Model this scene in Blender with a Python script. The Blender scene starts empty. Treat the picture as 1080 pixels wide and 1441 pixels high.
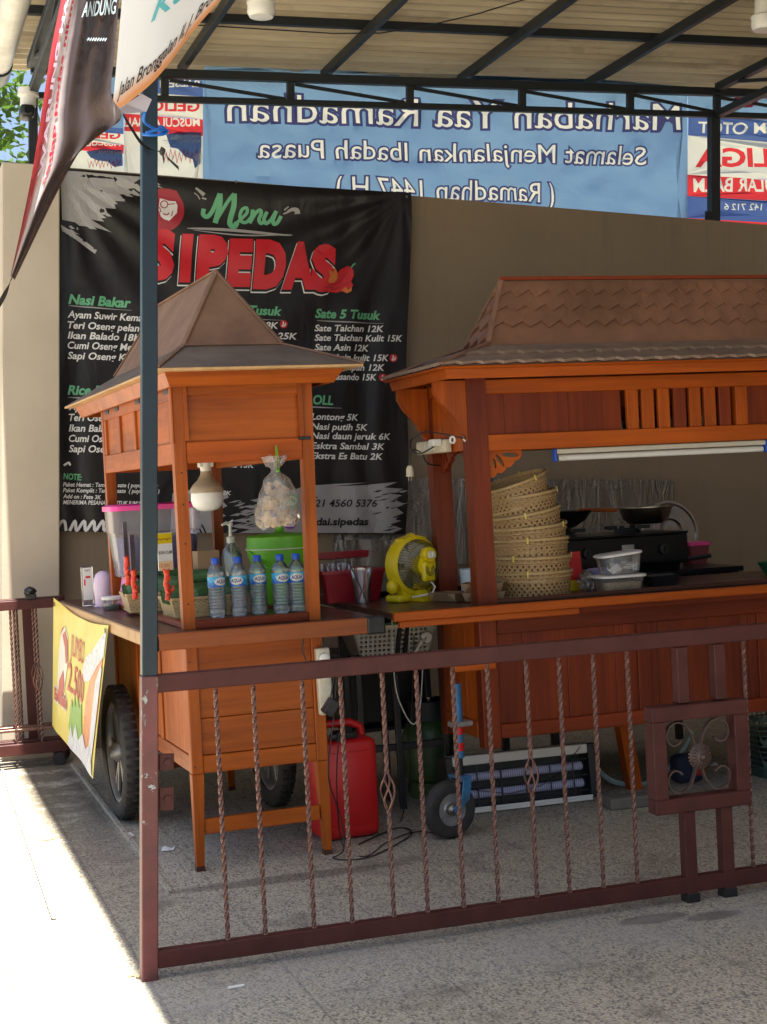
import bpy, bmesh, math, random
from mathutils import Vector, Matrix, noise
random.seed(7)
R = math.radians
sc = bpy.context.scene
col = sc.collection

# ------------------------------------------------------------------ camera
TH = R(17.9)                       # camera yaw to the right of the depth axis
EYE = Vector((0, 0, 1.4))
cd = bpy.data.cameras.new('camera')
cam = bpy.data.objects.new('camera', cd); col.objects.link(cam)
cam.location = EYE
cam.rotation_euler = (R(90), 0, -TH)
cd.sensor_fit = 'VERTICAL'; cd.sensor_height = 36.0
cd.lens = 36.0 * 2200 / 1441
cd.shift_y = -(720.5 - 717) / 1441
cd.clip_end = 2000; cd.clip_start = 0.05
sc.camera = cam

# ------------------------------------------------------------------ world, sun, exposure
SUN_DIR = Vector((-0.04, -0.25, 1.0)).normalized()       # towards the sun
w = bpy.data.worlds.new('World'); sc.world = w; w.use_nodes = True
wn = w.node_tree.nodes; wl = w.node_tree.links
sky = wn.new('ShaderNodeTexSky'); sky.sky_type = 'NISHITA'; sky.sun_disc = False
el = math.asin(SUN_DIR.z)
sky.sun_elevation = el
sky.sun_rotation = math.atan2(SUN_DIR.x, SUN_DIR.y)
sky.dust_density = 3.0
wn['Background'].inputs['Strength'].default_value = 0.06
wl.new(sky.outputs[0], wn['Background'].inputs['Color'])
sd = bpy.data.lights.new('sun', 'SUN'); sd.energy = 5.0; sd.angle = R(0.55); sd.color = (1, .95, .86)
so = bpy.data.objects.new('sun', sd); col.objects.link(so)
so.rotation_euler = SUN_DIR.to_track_quat('Z', 'Y').to_euler()
so.location = (0, 0, 20)
sc.view_settings.view_transform = 'Standard'; sc.view_settings.look = 'None'
sc.view_settings.gamma = 1; sc.view_settings.exposure = 2.0
sc.render.engine = 'CYCLES'
sc.cycles.transparent_max_bounces = 32; sc.cycles.max_bounces = 12; sc.cycles.diffuse_bounces = 6

# ------------------------------------------------------------------ frames
AL = math.atan(0.052)              # the yard falls towards the drive
MF = Matrix.Translation((.767, 4.65, 0)) @ Matrix.Rotation(-AL, 4, 'Y')
I4 = Matrix.Identity(4)
MFi = MF.inverted()
FW = Vector((math.sin(TH), math.cos(TH), 0)); RT = Vector((math.cos(TH), -math.sin(TH), 0)); UP = Vector((0, 0, 1))
def _hit(o, d, x, y, z):
    for i, v in enumerate((x, y, z)):
        if v is not None: return o + d * ((v - o[i]) / d[i])
def AW(px, py, x=None, y=None, z=None):            # photograph point on a world plane
    return _hit(EYE, FW + RT * ((px - 540) / 2200) + UP * ((717 - py) / 2200), x, y, z)
def AF(px, py, x=None, y=None, z=None):            # photograph point on a yard plane
    d = FW + RT * ((px - 540) / 2200) + UP * ((717 - py) / 2200)
    return _hit(MFi @ EYE, MFi.to_3x3() @ d, x, y, z)
# cart one frame
C1 = MF @ Matrix.Translation((.386, 1.222, 0)) @ Matrix.Rotation(R(2.1), 4, 'Z')
C1i = C1.inverted()
def AC(px, py, x=None, y=None, z=None):
    d = FW + RT * ((px - 540) / 2200) + UP * ((717 - py) / 2200)
    return _hit(C1i @ EYE, C1i.to_3x3() @ d, x, y, z)

# ------------------------------------------------------------------ object helpers
def link(o): col.objects.link(o); return o
def thing(name, label, cat, M=I4, group=None, kind=None):
    o = link(bpy.data.objects.new(name, None)); o.matrix_world = M; o.empty_display_size = .1
    o['label'] = label; o['category'] = cat
    if group: o['group'] = group
    if kind: o['kind'] = kind
    return o
def obj(name, bm, mat, parent=None, smooth=False, M=None):
    me = bpy.data.meshes.new(name); bm.normal_update(); bm.to_mesh(me); bm.free()
    for m in (mat if isinstance(mat, (list, tuple)) else [mat]): me.materials.append(m)
    if smooth:
        me.polygons.foreach_set('use_smooth', [True] * len(me.polygons))
        try: me.set_sharp_from_angle(angle=R(40))
        except Exception: pass
    o = link(bpy.data.objects.new(name, me))
    if parent is not None: o.parent = parent
    if M is not None: o.matrix_local = M
    return o
def tag(o, label, cat, M=None, group=None, kind=None):
    o['label'] = label; o['category'] = cat
    if group: o['group'] = group
    if kind: o['kind'] = kind
    if M is not None: o.matrix_world = M
    return o
def dup(o, M=None, parent=None, label=None):
    c = link(o.copy())
    if parent is not None: c.parent = parent
    if M is not None: c.matrix_local = M
    if label: c['label'] = label
    for ch in list(o.children): dup(ch, parent=c)
    return c
def T(x, y, z): return Matrix.Translation((x, y, z))
def RZ(a): return Matrix.Rotation(R(a), 4, 'Z')
def RX(a): return Matrix.Rotation(R(a), 4, 'X')
def RY(a): return Matrix.Rotation(R(a), 4, 'Y')

# ------------------------------------------------------------------ mesh helpers
def B(): return bmesh.new()
def box(bm, x0, x1, y0, y1, z0, z1, b=.003, seg=1, M=I4):
    m = M @ T((x0+x1)/2, (y0+y1)/2, (z0+z1)/2) @ Matrix.Diagonal((x1-x0, y1-y0, z1-z0, 1))
    r = bmesh.ops.create_cube(bm, size=1, matrix=m)
    if b > 0:
        b = min(b, .45 * min(abs(x1-x0), abs(y1-y0), abs(z1-z0)))
        es = list({e for v in r['verts'] for e in v.link_edges})
        bmesh.ops.bevel(bm, geom=es, offset=b, segments=seg, profile=.5, affect='EDGES')
def hexa(bm, lo, hi):                         # 4 bottom and 4 top points
    v = [bm.verts.new(p) for p in list(lo) + list(hi)]
    for f in ((3,2,1,0),(4,5,6,7),(0,1,5,4),(1,2,6,5),(2,3,7,6),(3,0,4,7)):
        bm.faces.new([v[i] for i in f])
def beam(bm, a, b, w, h, up=(0,0,1), bev=.002):      # rectangular bar between two points
    a = Vector(a); b = Vector(b); d = b - a; L = d.length; z = d.normalized()
    u = Vector(up)
    if abs(u.dot(z)) > .98: u = Vector((0, 1, 0))
    x = u.cross(z).normalized(); y = z.cross(x)
    M = Matrix((x, y, z)).transposed().to_4x4(); M.translation = (a + b) / 2
    box(bm, -w/2, w/2, -h/2, h/2, -L/2, L/2, bev, M=M)
def tube(bm, pts, r, n=8, close=False, caps=True):
    pts = [Vector(p) for p in pts]; N = len(pts)
    rs = r if isinstance(r, (list, tuple)) else [r] * N
    ts = []
    for i in range(N):
        if close: t = pts[(i+1) % N] - pts[i-1]
        else: t = pts[min(i+1, N-1)] - pts[max(i-1, 0)]
        ts.append(t.normalized())
    u = Vector((0, 0, 1)) if abs(ts[0].z) < .9 else Vector((1, 0, 0))
    x = u.cross(ts[0]).normalized(); rings = []
    for i in range(N):
        x = (x - ts[i] * x.dot(ts[i])).normalized(); y = ts[i].cross(x)
        rings.append([bm.verts.new(pts[i] + (x * math.cos(2*math.pi*k/n) + y * math.sin(2*math.pi*k/n)) * rs[i]) for k in range(n)])
    for i in range(N if close else N - 1):
        a, b = rings[i], rings[(i+1) % N]
        for k in range(n): bm.faces.new((a[k], a[(k+1) % n], b[(k+1) % n], b[k]))
    if caps and not close:
        bm.faces.new(rings[0][::-1]); bm.faces.new(rings[-1])
def lathe(bm, prof, n=24, M=I4, caps=True, uvscale=1, ell=1.0):
    uv = bm.loops.layers.uv.verify(); rings = []; L = [0]
    for i in range(1, len(prof)): L.append(L[-1] + math.dist(prof[i], prof[i-1]))
    for r, z in prof:
        rings.append([bm.verts.new(M @ Vector((max(r, 1e-5) * math.cos(2*math.pi*k/n), ell * max(r, 1e-5) * math.sin(2*math.pi*k/n), z))) for k in range(n)])
    for i in range(len(prof) - 1):
        for k in range(n):
            f = bm.faces.new((rings[i][k], rings[i][(k+1) % n], rings[i+1][(k+1) % n], rings[i+1][k]))
            for lp, (uu, vv) in zip(f.loops, ((k, i), (k+1, i), (k+1, i+1), (k, i+1))): lp[uv].uv = (uu / n, L[vv] * uvscale)
    if caps:
        if prof[0][0] > 1e-4: bm.faces.new(rings[0][::-1])
        if prof[-1][0] > 1e-4: bm.faces.new(rings[-1])
def grid(bm, fn, nu, nv, thick=0):            # surface fn(u,v), uv stored
    uv = bm.loops.layers.uv.verify()
    vs = [[bm.verts.new(fn(i/nu, j/nv)) for i in range(nu+1)] for j in range(nv+1)]
    for j in range(nv):
        for i in range(nu):
            f = bm.faces.new((vs[j][i], vs[j][i+1], vs[j+1][i+1], vs[j+1][i]))
            for lp, (a, b) in zip(f.loops, ((i, j), (i+1, j), (i+1, j+1), (i, j+1))): lp[uv].uv = (a/nu, b/nv)
    if thick:
        bmesh.ops.solidify(bm, geom=list(bm.faces), thickness=thick)
def poly(bm, pts, t=0, d=(0, -1, 0)):         # flat polygon, optional thickness along d
    v = [bm.verts.new(Vector(p)) for p in pts]
    f = bm.faces.new(v)
    if t:
        r = bmesh.ops.extrude_face_region(bm, geom=[f])
        bmesh.ops.translate(bm, verts=[e for e in r['geom'] if isinstance(e, bmesh.types.BMVert)], vec=Vector(d) * t)
def merge(dst, src, M=I4):
    me = bpy.data.meshes.new('tmp'); src.to_mesh(me); src.free(); me.transform(M); dst.from_mesh(me); bpy.data.meshes.remove(me)
def remap(bm, fn):
    for v in bm.verts: v.co = fn(v.co)
def blob(bm, c, r, sub=2, amp=.15, sc_=(1, 1, 1), seed=0, fr=2.0):
    q = bmesh.ops.create_icosphere(bm, subdivisions=sub, radius=1)
    for v in q['verts']:
        k = 1 + amp * noise.noise(v.co * fr + Vector((seed * 7.3, seed * 3.1, seed)))
        v.co = Vector(c) + Vector((v.co.x * sc_[0], v.co.y * sc_[1], v.co.z * sc_[2])) * r * k

_tc = {}
def text(s, cap=1.0, width=None, bold=0.0, shear=0.0, cuts=0):
    """built-in font lettering as a bmesh, baseline at origin, running along +x, cap height = cap"""
    cu = bpy.data.curves.new('t', 'FONT'); cu.body = s; cu.size = 1.0; cu.shear = shear; cu.offset = bold; cu.resolution_u = 3
    o = bpy.data.objects.new('t', cu); col.objects.link(o)
    dg = bpy.context.evaluated_depsgraph_get(); dg.update()
    me = bpy.data.meshes.new_from_object(o.evaluated_get(dg))
    bm = B(); bm.from_mesh(me)
    bpy.data.objects.remove(o); bpy.data.curves.remove(cu); bpy.data.meshes.remove(me)
    if bm.verts:
        x0 = min(v.co.x for v in bm.verts); x1 = max(v.co.x for v in bm.verts)
        sy = cap / .69; sx = (width / (x1 - x0)) if width else sy
        for v in bm.verts: v.co = Vector(((v.co.x - x0) * sx, v.co.y * sy, 0))
        if cuts:
            bmesh.ops.triangulate(bm, faces=list(bm.faces))
            for _ in range(cuts):
                bmesh.ops.subdivide_edges(bm, edges=[e for e in bm.edges if e.calc_length() > .03], cuts=1)
    return bm

# ------------------------------------------------------------------ material helpers
def mat(name, color, rough=.5, metal=0, spec=.5, bump=0, bscale=200, var=0, vscale=8, vcol=None, alpha=None, trans=0, coat=0, stretch=(1,1,1)):
    m = bpy.data.materials.new(name); m.use_nodes = True
    nt = m.node_tree; N = nt.nodes; L = nt.links; p = N['Principled BSDF']
    c = tuple(color) + (1,)
    p.inputs['Base Color'].default_value = c; p.inputs['Roughness'].default_value = rough
    p.inputs['Metallic'].default_value = metal; p.inputs['Specular IOR Level'].default_value = spec
    if trans: p.inputs['Transmission Weight'].default_value = trans
    if coat: p.inputs['Coat Weight'].default_value = coat; p.inputs['Coat Roughness'].default_value = .15
    tc = N.new('ShaderNodeTexCoord'); mp = N.new('ShaderNodeMapping'); mp.inputs['Scale'].default_value = stretch
    L.new(tc.outputs['Object'], mp.inputs['Vector'])
    if var:
        n = N.new('ShaderNodeTexNoise'); n.inputs['Scale'].default_value = vscale; n.inputs['Detail'].default_value = 8; n.inputs['Roughness'].default_value = .65
        L.new(mp.outputs[0], n.inputs['Vector'])
        mx = N.new('ShaderNodeMix'); mx.data_type = 'RGBA'
        rr = N.new('ShaderNodeMapRange'); rr.inputs[1].default_value = .35; rr.inputs[2].default_value = .7
        L.new(n.outputs[0], rr.inputs[0]); L.new(rr.outputs[0], mx.inputs['Factor'])
        mx.inputs['A'].default_value = c
        mx.inputs['B'].default_value = tuple(vcol if vcol else [x * (1 - var) for x in color]) + (1,)
        L.new(mx.outputs['Result'], p.inputs['Base Color'])
        r2 = N.new('ShaderNodeMapRange'); r2.inputs[3].default_value = rough * .8; r2.inputs[4].default_value = min(1, rough * 1.3)
        L.new(n.outputs[0], r2.inputs[0]); L.new(r2.outputs[0], p.inputs['Roughness'])
    if bump:
        n2 = N.new('ShaderNodeTexNoise'); n2.inputs['Scale'].default_value = bscale; n2.inputs['Detail'].default_value = 4
        L.new(mp.outputs[0], n2.inputs['Vector'])
        bp = N.new('ShaderNodeBump'); bp.inputs['Strength'].default_value = bump; bp.inputs['Distance'].default_value = .002
        L.new(n2.outputs[0], bp.inputs['Height']); L.new(bp.outputs[0], p.inputs['Normal'])
    return m

def wood(name, c1, c2, axis='x', rough=.45, dirt=.25, coat=.10):
    m = bpy.data.materials.new(name); m.use_nodes = True
    nt = m.node_tree; N = nt.nodes; L = nt.links; p = N['Principled BSDF']
    tc = N.new('ShaderNodeTexCoord'); mp = N.new('ShaderNodeMapping')
    s = {'x': (1.2, 22, 22), 'y': (22, 1.2, 22), 'z': (22, 22, 1.2)}[axis]
    mp.inputs['Scale'].default_value = s
    L.new(tc.outputs['Object'], mp.inputs['Vector'])
    n = N.new('ShaderNodeTexNoise'); n.inputs['Scale'].default_value = 1.6; n.inputs['Detail'].default_value = 9; n.inputs['Roughness'].default_value = .62; n.inputs['Distortion'].default_value = .6
    L.new(mp.outputs[0], n.inputs['Vector'])
    # broad board-to-board shifts
    b = N.new('ShaderNodeTexNoise'); b.inputs['Scale'].default_value = 3.2; b.inputs['Detail'].default_value = 3
    mp2 = N.new('ShaderNodeMapping'); mp2.inputs['Scale'].default_value = tuple(.25 if v < 5 else 1.6 for v in s)
    L.new(tc.outputs['Object'], mp2.inputs['Vector']); L.new(mp2.outputs[0], b.inputs['Vector'])
    oi = N.new('ShaderNodeObjectInfo')
    ad = N.new('ShaderNodeMath'); ad.operation = 'ADD'; L.new(n.outputs[0], ad.inputs[0])
    ml = N.new('ShaderNodeMath'); ml.operation = 'MULTIPLY_ADD'; ml.inputs[1].default_value = .9; ml.inputs[2].default_value = -.45
    L.new(b.outputs[0], ml.inputs[0]); L.new(ml.outputs[0], ad.inputs[1])
    a2 = N.new('ShaderNodeMath'); a2.operation = 'MULTIPLY_ADD'; a2.inputs[1].default_value = .22; L.new(oi.outputs['Random'], a2.inputs[0]); L.new(ad.outputs[0], a2.inputs[2])
    cr = N.new('ShaderNodeValToRGB'); cr.color_ramp.elements[0].position = .25; cr.color_ramp.elements[1].position = .95
    cr.color_ramp.elements[0].color = tuple(c1) + (1,); cr.color_ramp.elements[1].color = tuple(c2) + (1,)
    L.new(a2.outputs[0], cr.inputs[0])
    # grime
    d = N.new('ShaderNodeTexNoise'); d.inputs['Scale'].default_value = 9; d.inputs['Detail'].default_value = 10; d.inputs['Roughness'].default_value = .7
    L.new(tc.outputs['Object'], d.inputs['Vector'])
    dr = N.new('ShaderNodeMapRange'); dr.inputs[1].default_value = .55; dr.inputs[2].default_value = .8; dr.inputs[4].default_value = dirt
    L.new(d.outputs[0], dr.inputs[0])
    mx = N.new('ShaderNodeMix'); mx.data_type = 'RGBA'; L.new(dr.outputs[0], mx.inputs['Factor']); L.new(cr.outputs[0], mx.inputs['A'])
    mx.inputs['B'].default_value = (.06, .035, .025, 1)
    # pale rubbed scuffs and dark nicks
    sc1 = N.new('ShaderNodeTexNoise'); sc1.inputs['Scale'].default_value = 26; sc1.inputs['Detail'].default_value = 6; sc1.inputs['Roughness'].default_value = .75; sc1.inputs['Distortion'].default_value = 1.0
    mp3 = N.new('ShaderNodeMapping'); mp3.inputs['Scale'].default_value = tuple(.4 if v < 5 else 1.0 for v in s); L.new(tc.outputs['Object'], mp3.inputs['Vector']); L.new(mp3.outputs[0], sc1.inputs['Vector'])
    sr1 = N.new('ShaderNodeMapRange'); sr1.inputs[1].default_value = .67; sr1.inputs[2].default_value = .74; sr1.inputs[4].default_value = .4; L.new(sc1.outputs[0], sr1.inputs[0])
    sr2 = N.new('ShaderNodeMapRange'); sr2.inputs[1].default_value = .34; sr2.inputs[2].default_value = .27; sr2.inputs[4].default_value = .6; L.new(sc1.outputs[0], sr2.inputs[0])
    mxa = N.new('ShaderNodeMix'); mxa.data_type = 'RGBA'; L.new(sr1.outputs[0], mxa.inputs['Factor']); L.new(mx.outputs['Result'], mxa.inputs['A']); mxa.inputs['B'].default_value = (.40, .22, .10, 1)
    mxb = N.new('ShaderNodeMix'); mxb.data_type = 'RGBA'; L.new(sr2.outputs[0], mxb.inputs['Factor']); L.new(mxa.outputs['Result'], mxb.inputs['A']); mxb.inputs['B'].default_value = (.03, .014, .008, 1)
    L.new(mxb.outputs['Result'], p.inputs['Base Color'])
    r2 = N.new('ShaderNodeMapRange'); r2.inputs[3].default_value = rough * .75; r2.inputs[4].default_value = rough * 1.4
    L.new(d.outputs[0], r2.inputs[0]); L.new(r2.outputs[0], p.inputs['Roughness'])
    p.inputs['Coat Weight'].default_value = coat; p.inputs['Coat Roughness'].default_value = .18; p.inputs['Specular IOR Level'].default_value = .2
    bp = N.new('ShaderNodeBump'); bp.inputs['Strength'].default_value = .12; bp.inputs['Distance'].default_value = .002
    L.new(n.outputs[0], bp.inputs['Height']); L.new(bp.outputs[0], p.inputs['Normal'])
    return m

def clear(name, tint=(1, 1, 1), amt=.85, rough=.05, milky=(.8, .8, .8), milk=0.0):
    """thin clear plastic: mostly see-through, fresnel gloss, optional milky body"""
    m = bpy.data.materials.new(name); m.use_nodes = True
    nt = m.node_tree; N = nt.nodes; L = nt.links; out = N['Material Output']
    N.remove(N['Principled BSDF'])
    tr = N.new('ShaderNodeBsdfTransparent'); tr.inputs[0].default_value = tuple(tint) + (1,)
    gl = N.new('ShaderNodeBsdfGlossy'); gl.inputs['Roughness'].default_value = rough
    df = N.new('ShaderNodeBsdfDiffuse'); df.inputs[0].default_value = tuple(milky) + (1,)
    m1 = N.new('ShaderNodeMixShader'); m1.inputs[0].default_value = milk; L.new(tr.outputs[0], m1.inputs[1]); L.new(df.outputs[0], m1.inputs[2])
    fr = N.new('ShaderNodeFresnel'); fr.inputs[0].default_value = 1.5
    ad = N.new('ShaderNodeMath'); ad.operation = 'MULTIPLY_ADD'; ad.inputs[1].default_value = 1.0; ad.inputs[2].default_value = 1 - amt - .04
    L.new(fr.outputs[0], ad.inputs[0])
    m2 = N.new('ShaderNodeMixShader'); L.new(ad.outputs[0], m2.inputs[0]); L.new(m1.outputs[0], m2.inputs[1]); L.new(gl.outputs[0], m2.inputs[2])
    L.new(m2.outputs[0], out.inputs[0])
    return m

def cloth(name, color, trans=.0, rough=.45, bump=.3, bscale=3.0, spec=.5, coat=0.0, stretch=(1,1,1), var=.08):
    """printed vinyl: principled front with optional translucency"""
    m = mat(name, color, rough, spec=spec, var=var, vscale=6, coat=coat)
    nt = m.node_tree; N = nt.nodes; L = nt.links; p = N['Principled BSDF']; out = N['Material Output']
    if bump:
        tc = N.new('ShaderNodeTexCoord'); mp = N.new('ShaderNodeMapping'); mp.inputs['Scale'].default_value = stretch
        L.new(tc.outputs['Object'], mp.inputs[0])
        n = N.new('ShaderNodeTexNoise'); n.inputs['Scale'].default_value = bscale; n.inputs['Detail'].default_value = 5; n.inputs['Distortion'].default_value = .8
        L.new(mp.outputs[0], n.inputs[0])
        b = N.new('ShaderNodeBump'); b.inputs['Strength'].default_value = bump; b.inputs['Distance'].default_value = .03
        L.new(n.outputs[0], b.inputs['Height']); L.new(b.outputs[0], p.inputs['Normal'])
    if trans:
        t = N.new('ShaderNodeBsdfTranslucent'); t.inputs[0].default_value = tuple(color) + (1,)
        if bump: L.new(b.outputs[0], t.inputs['Normal'])
        ms = N.new('ShaderNodeMixShader'); ms.inputs[0].default_value = trans
        L.new(p.outputs[0], ms.inputs[1]); L.new(t.outputs[0], ms.inputs[2]); L.new(ms.outputs[0], out.inputs[0])
    return m

def weave(name, c1, c2, nu=60, nv=70, hole=.42):
    """open bamboo weave on UVs: real holes between diagonal strips"""
    m = bpy.data.materials.new(name); m.use_nodes = True
    nt = m.node_tree; N = nt.nodes; L = nt.links; p = N['Principled BSDF']; out = N['Material Output']
    tc = N.new('ShaderNodeTexCoord'); sp = N.new('ShaderNodeSeparateXYZ'); L.new(tc.outputs['UV'], sp.inputs[0])
    def mth(op, a, b=None, c=None):
        n = N.new('ShaderNodeMath'); n.operation = op
        for i, v in enumerate((a, b, c)):
            if v is None: continue
            if isinstance(v, (int, float)): n.inputs[i].default_value = v
            else: L.new(v, n.inputs[i])
        return n.outputs[0]
    u = mth('MULTIPLY', sp.outputs[0], nu); v = mth('MULTIPLY', sp.outputs[1], nv)
    a = mth('FRACT', mth('ADD', u, v)); b = mth('FRACT', mth('SUBTRACT', u, v))
    h = mth('MULTIPLY', mth('LESS_THAN', a, hole), mth('LESS_THAN', b, hole))
    n = N.new('ShaderNodeTexNoise'); n.inputs['Scale'].default_value = 35; n.inputs['Detail'].default_value = 6
    L.new(tc.outputs['Object'], n.inputs['Vector'])
    mx = N.new('ShaderNodeMix'); mx.data_type = 'RGBA'; mx.inputs['A'].default_value = tuple(c1) + (1,); mx.inputs['B'].default_value = tuple(c2) + (1,)
    over = mth('GREATER_THAN', a, .7)
    L.new(mth('MULTIPLY_ADD', over, .35, n.outputs[0]), mx.inputs['Factor'])
    L.new(mx.outputs['Result'], p.inputs['Base Color']); p.inputs['Roughness'].default_value = .55
    bp = N.new('ShaderNodeBump'); bp.inputs['Strength'].default_value = .8; bp.inputs['Distance'].default_value = .003
    L.new(mth('ADD', mth('PINGPONG', a, .5), mth('PINGPONG', b, .5)), bp.inputs['Height']); L.new(bp.outputs[0], p.inputs['Normal'])
    tr = N.new('ShaderNodeBsdfTransparent'); ms = N.new('ShaderNodeMixShader')
    L.new(h, ms.inputs[0]); L.new(p.outputs[0], ms.inputs[1]); L.new(tr.outputs[0], ms.inputs[2]); L.new(ms.outputs[0], out.inputs[0])
    return m

# ------------------------------------------------------------------ materials
M_ = {}
TK1, TK2 = (.185, .036, .004), (.47, .110, .010)
for a in 'xyz':
    M_['teak_' + a] = wood('teak_' + a, TK1, TK2, a, coat=.12)
    M_['redwood_' + a] = wood('redwood_' + a, (.085, .012, .004), (.24, .038, .008), a, dirt=.2)
    M_['orange_' + a] = wood('orange_' + a, (.22, .040, .0035), (.50, .100, .007), a, dirt=.2)
    M_['darkwood_' + a] = wood('darkwood_' + a, (.045, .020, .014), (.11, .042, .026), a, rough=.3)
M_['paleedge'] = wood('pale_edge', (.35, .20, .09), (.60, .38, .18), 'y', dirt=.5, coat=0)
M_['felt'] = mat('roof_felt', (.27, .150, .092), .85, var=.35, vscale=5, bump=.6, bscale=320)
M_['felt_low'] = mat('roof_felt_grey', (.40, .315, .25), .85, var=.3, vscale=6, bump=.6, bscale=320)
M_['shingle'] = mat('shingle_brown', (.25, .118, .066), .7, var=.4, vscale=4, bump=.5, bscale=120)
M_['shingle_grey'] = mat('shingle_weathered', (.27, .185, .135), .75, var=.35, vscale=5, bump=.5, bscale=120)
M_['pillar'] = mat('pillar_plaster', (.52, .44, .335), .85, var=.14, vscale=2.0, bump=.3, bscale=60)
M_['maroon'] = mat('maroon_paint', (.078, .022, .019), .5, spec=.25, var=.35, vscale=9, bump=.25, bscale=160)
M_['iron'] = mat('bronze_iron', (.22, .115, .085), .36, metal=.5, var=.4, vscale=30, vcol=(.09, .04, .035), bump=.3, bscale=200)
M_['iron_dark'] = mat('dark_iron', (.10, .065, .055), .45, metal=.4, var=.4, vscale=30)
M_['bluegrey'] = mat('blue_grey_paint', (.017, .031, .043), .3, spec=.25, var=.2, vscale=6, bump=.15, bscale=90)
M_['steel'] = mat('dark_steel_paint', (.008, .012, .015), .5, var=.3, vscale=6)
M_['black'] = mat('black_plastic', (.012, .012, .014), .4, var=.2)
M_['blackgloss'] = mat('black_enamel', (.006, .007, .009), .3, spec=.25, var=.3, vscale=5)
M_['rubber'] = mat('tyre_rubber', (.018, .018, .018), .75, var=.5, vscale=14, vcol=(.05, .045, .04), bump=.4, bscale=90)
M_['rim'] = mat('rim_metal', (.45, .45, .45), .4, metal=.7, var=.4, vscale=10)
M_['ssteel'] = mat('stainless', (.30, .27, .225), .28, metal=1, var=.2, vscale=8)
M_['white'] = mat('white_plastic', (.72, .70, .64), .4, var=.1)
M_['cream'] = mat('aged_cream_plastic', (.62, .56, .42), .42, var=.15, vscale=20)
M_['red'] = mat('red_plastic', (.55, .010, .012), .32, var=.15, vscale=6, bump=.15, bscale=60)
M_['darkred'] = mat('dark_red_plastic', (.33, .008, .02), .35, var=.15)
M_['green'] = mat('lime_plastic', (.12, .42, .015), .38, var=.12)
M_['yellow'] = mat('yellow_plastic', (.72, .56, .008), .35, var=.1)
M_['pink'] = mat('hot_pink_plastic', (.80, .05, .30), .35)
M_['pinkbase'] = mat('pink_plastic', (.72, .22, .50), .4)
M_['lilac'] = mat('lilac_plastic', (.62, .48, .62), .35)
M_['bluecap'] = mat('blue_cap', (.01, .09, .55), .35)
M_['bluepaint'] = mat('blue_metal_paint', (.02, .16, .36), .4, var=.5, vscale=18, vcol=(.05, .10, .14))
M_['bluerope'] = mat('blue_rope', (.015, .14, .55), .6, bump=.6, bscale=300)
M_['cardboard'] = mat('kraft_card', (.42, .27, .15), .75, var=.15)
M_['paper'] = mat('paper_white', (.75, .75, .72), .6)
M_['leaf'] = mat('banana_leaf', (.022, .085, .030), .40, var=.5, vscale=12, vcol=(.09, .19, .06), bump=.4, bscale=60, stretch=(1, 6, 1))
M_['hosegrey'] = mat('hose_grey', (.30, .40, .40), .5, var=.3)
M_['gut'] = mat('pvc_gutter', (.62, .60, .54), .35, var=.3, vscale=5)
M_['lampglass'] = mat('opal_diffuser', (.78, .78, .75), .25)
M_['lampbody'] = mat('dusty_lamp_body', (.46, .36, .25), .5, var=.25, vscale=20)
M_['bamboo_rim'] = mat('bamboo_strip', (.48, .33, .15), .5, var=.35, vscale=14, vcol=(.38, .25, .10), bump=.3, bscale=120)
M_['weave'] = weave('bamboo_weave', (.47, .31, .145), (.34, .205, .085), nu=42, nv=36, hole=.46)
M_['weave_tray'] = weave('tray_weave', (.58, .45, .24), (.44, .32, .15), nu=44, nv=60, hole=.40)
M_['bottle'] = clear('clear_bottle', (.97, .985, .99), .88, .08, milk=.11, milky=(.72, .82, .92))
M_['bag'] = clear('clear_bag', (.98, .97, .95), .95, .2, milk=.15, milky=(.86, .84, .80))
M_['cup'] = clear('clear_cup', (.95, .93, .93), .84, .1, milk=.06)
M_['tub'] = clear('cloudy_tub', (.93, .93, .94), .93, .15, milk=.10, milky=(.75, .77, .8))
M_['tank'] = clear('cloudy_tank', (.86, .86, .96), .95, .2, milk=.12, milky=(.70, .70, .82))
M_['gel'] = clear('pump_bottle', (.75, .85, .80), .82, .1, milk=.2, milky=(.55, .65, .6))
M_['purple'] = mat('purple_drink', (.050, .038, .20), .3)
M_['cracker'] = mat('prawn_cracker', (.86, .66, .40), .7, var=.3, vscale=20, vcol=(.90, .78, .58))
M_['rice'] = mat('fried_onion', (.60, .45, .24), .8, var=.4, vscale=60, bump=1, bscale=150)
M_['ink_black'] = cloth('menu_vinyl_black', (.012, .010, .011), 0, .34, .30, 4, spec=.35, var=.25, stretch=(1.6, 1, .7))
M_['vwhite'] = cloth('menu_print_white', (.80, .79, .77), 0, .4, .15, 4)
M_['vgreen'] = cloth('menu_print_green', (.14, .46, .24), 0, .4, 0)
M_['vred'] = cloth('menu_print_red', (.62, .014, .026), 0, .35, .1, 4)
M_['vdred'] = cloth('menu_print_dark_red', (.36, .012, .03), 0, .35, 0)
M_['vorange'] = cloth('print_orange', (.62, .18, .03), 0, .4, 0)
M_['vgrey'] = cloth('menu_print_grey', (.38, .37, .37), 0, .4, .2, 4)
M_['vpurple'] = cloth('print_purple', (.30, .05, .35), 0, .4, 0)
TRB = .85
M_['b_blue'] = cloth('sheer_banner_blue', (.17, .30, .48), TRB, .4, 1.0, 1.6, var=.45, stretch=(1, 1, 1.6))
M_['b_navy'] = cloth('sheer_banner_navy', (.075, .13, .33), TRB, .4, .5, 2)
M_['b_white'] = cloth('sheer_banner_white', (.66, .67, .60), TRB, .4, .5, 2.5)
M_['b_violet'] = cloth('sheer_banner_violet', (.050, .055, .15), TRB, .4, .3, 3)
M_['b_red'] = cloth('sheer_banner_red', (.62, .045, .055), TRB, .4, .5, 2.5)
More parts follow.
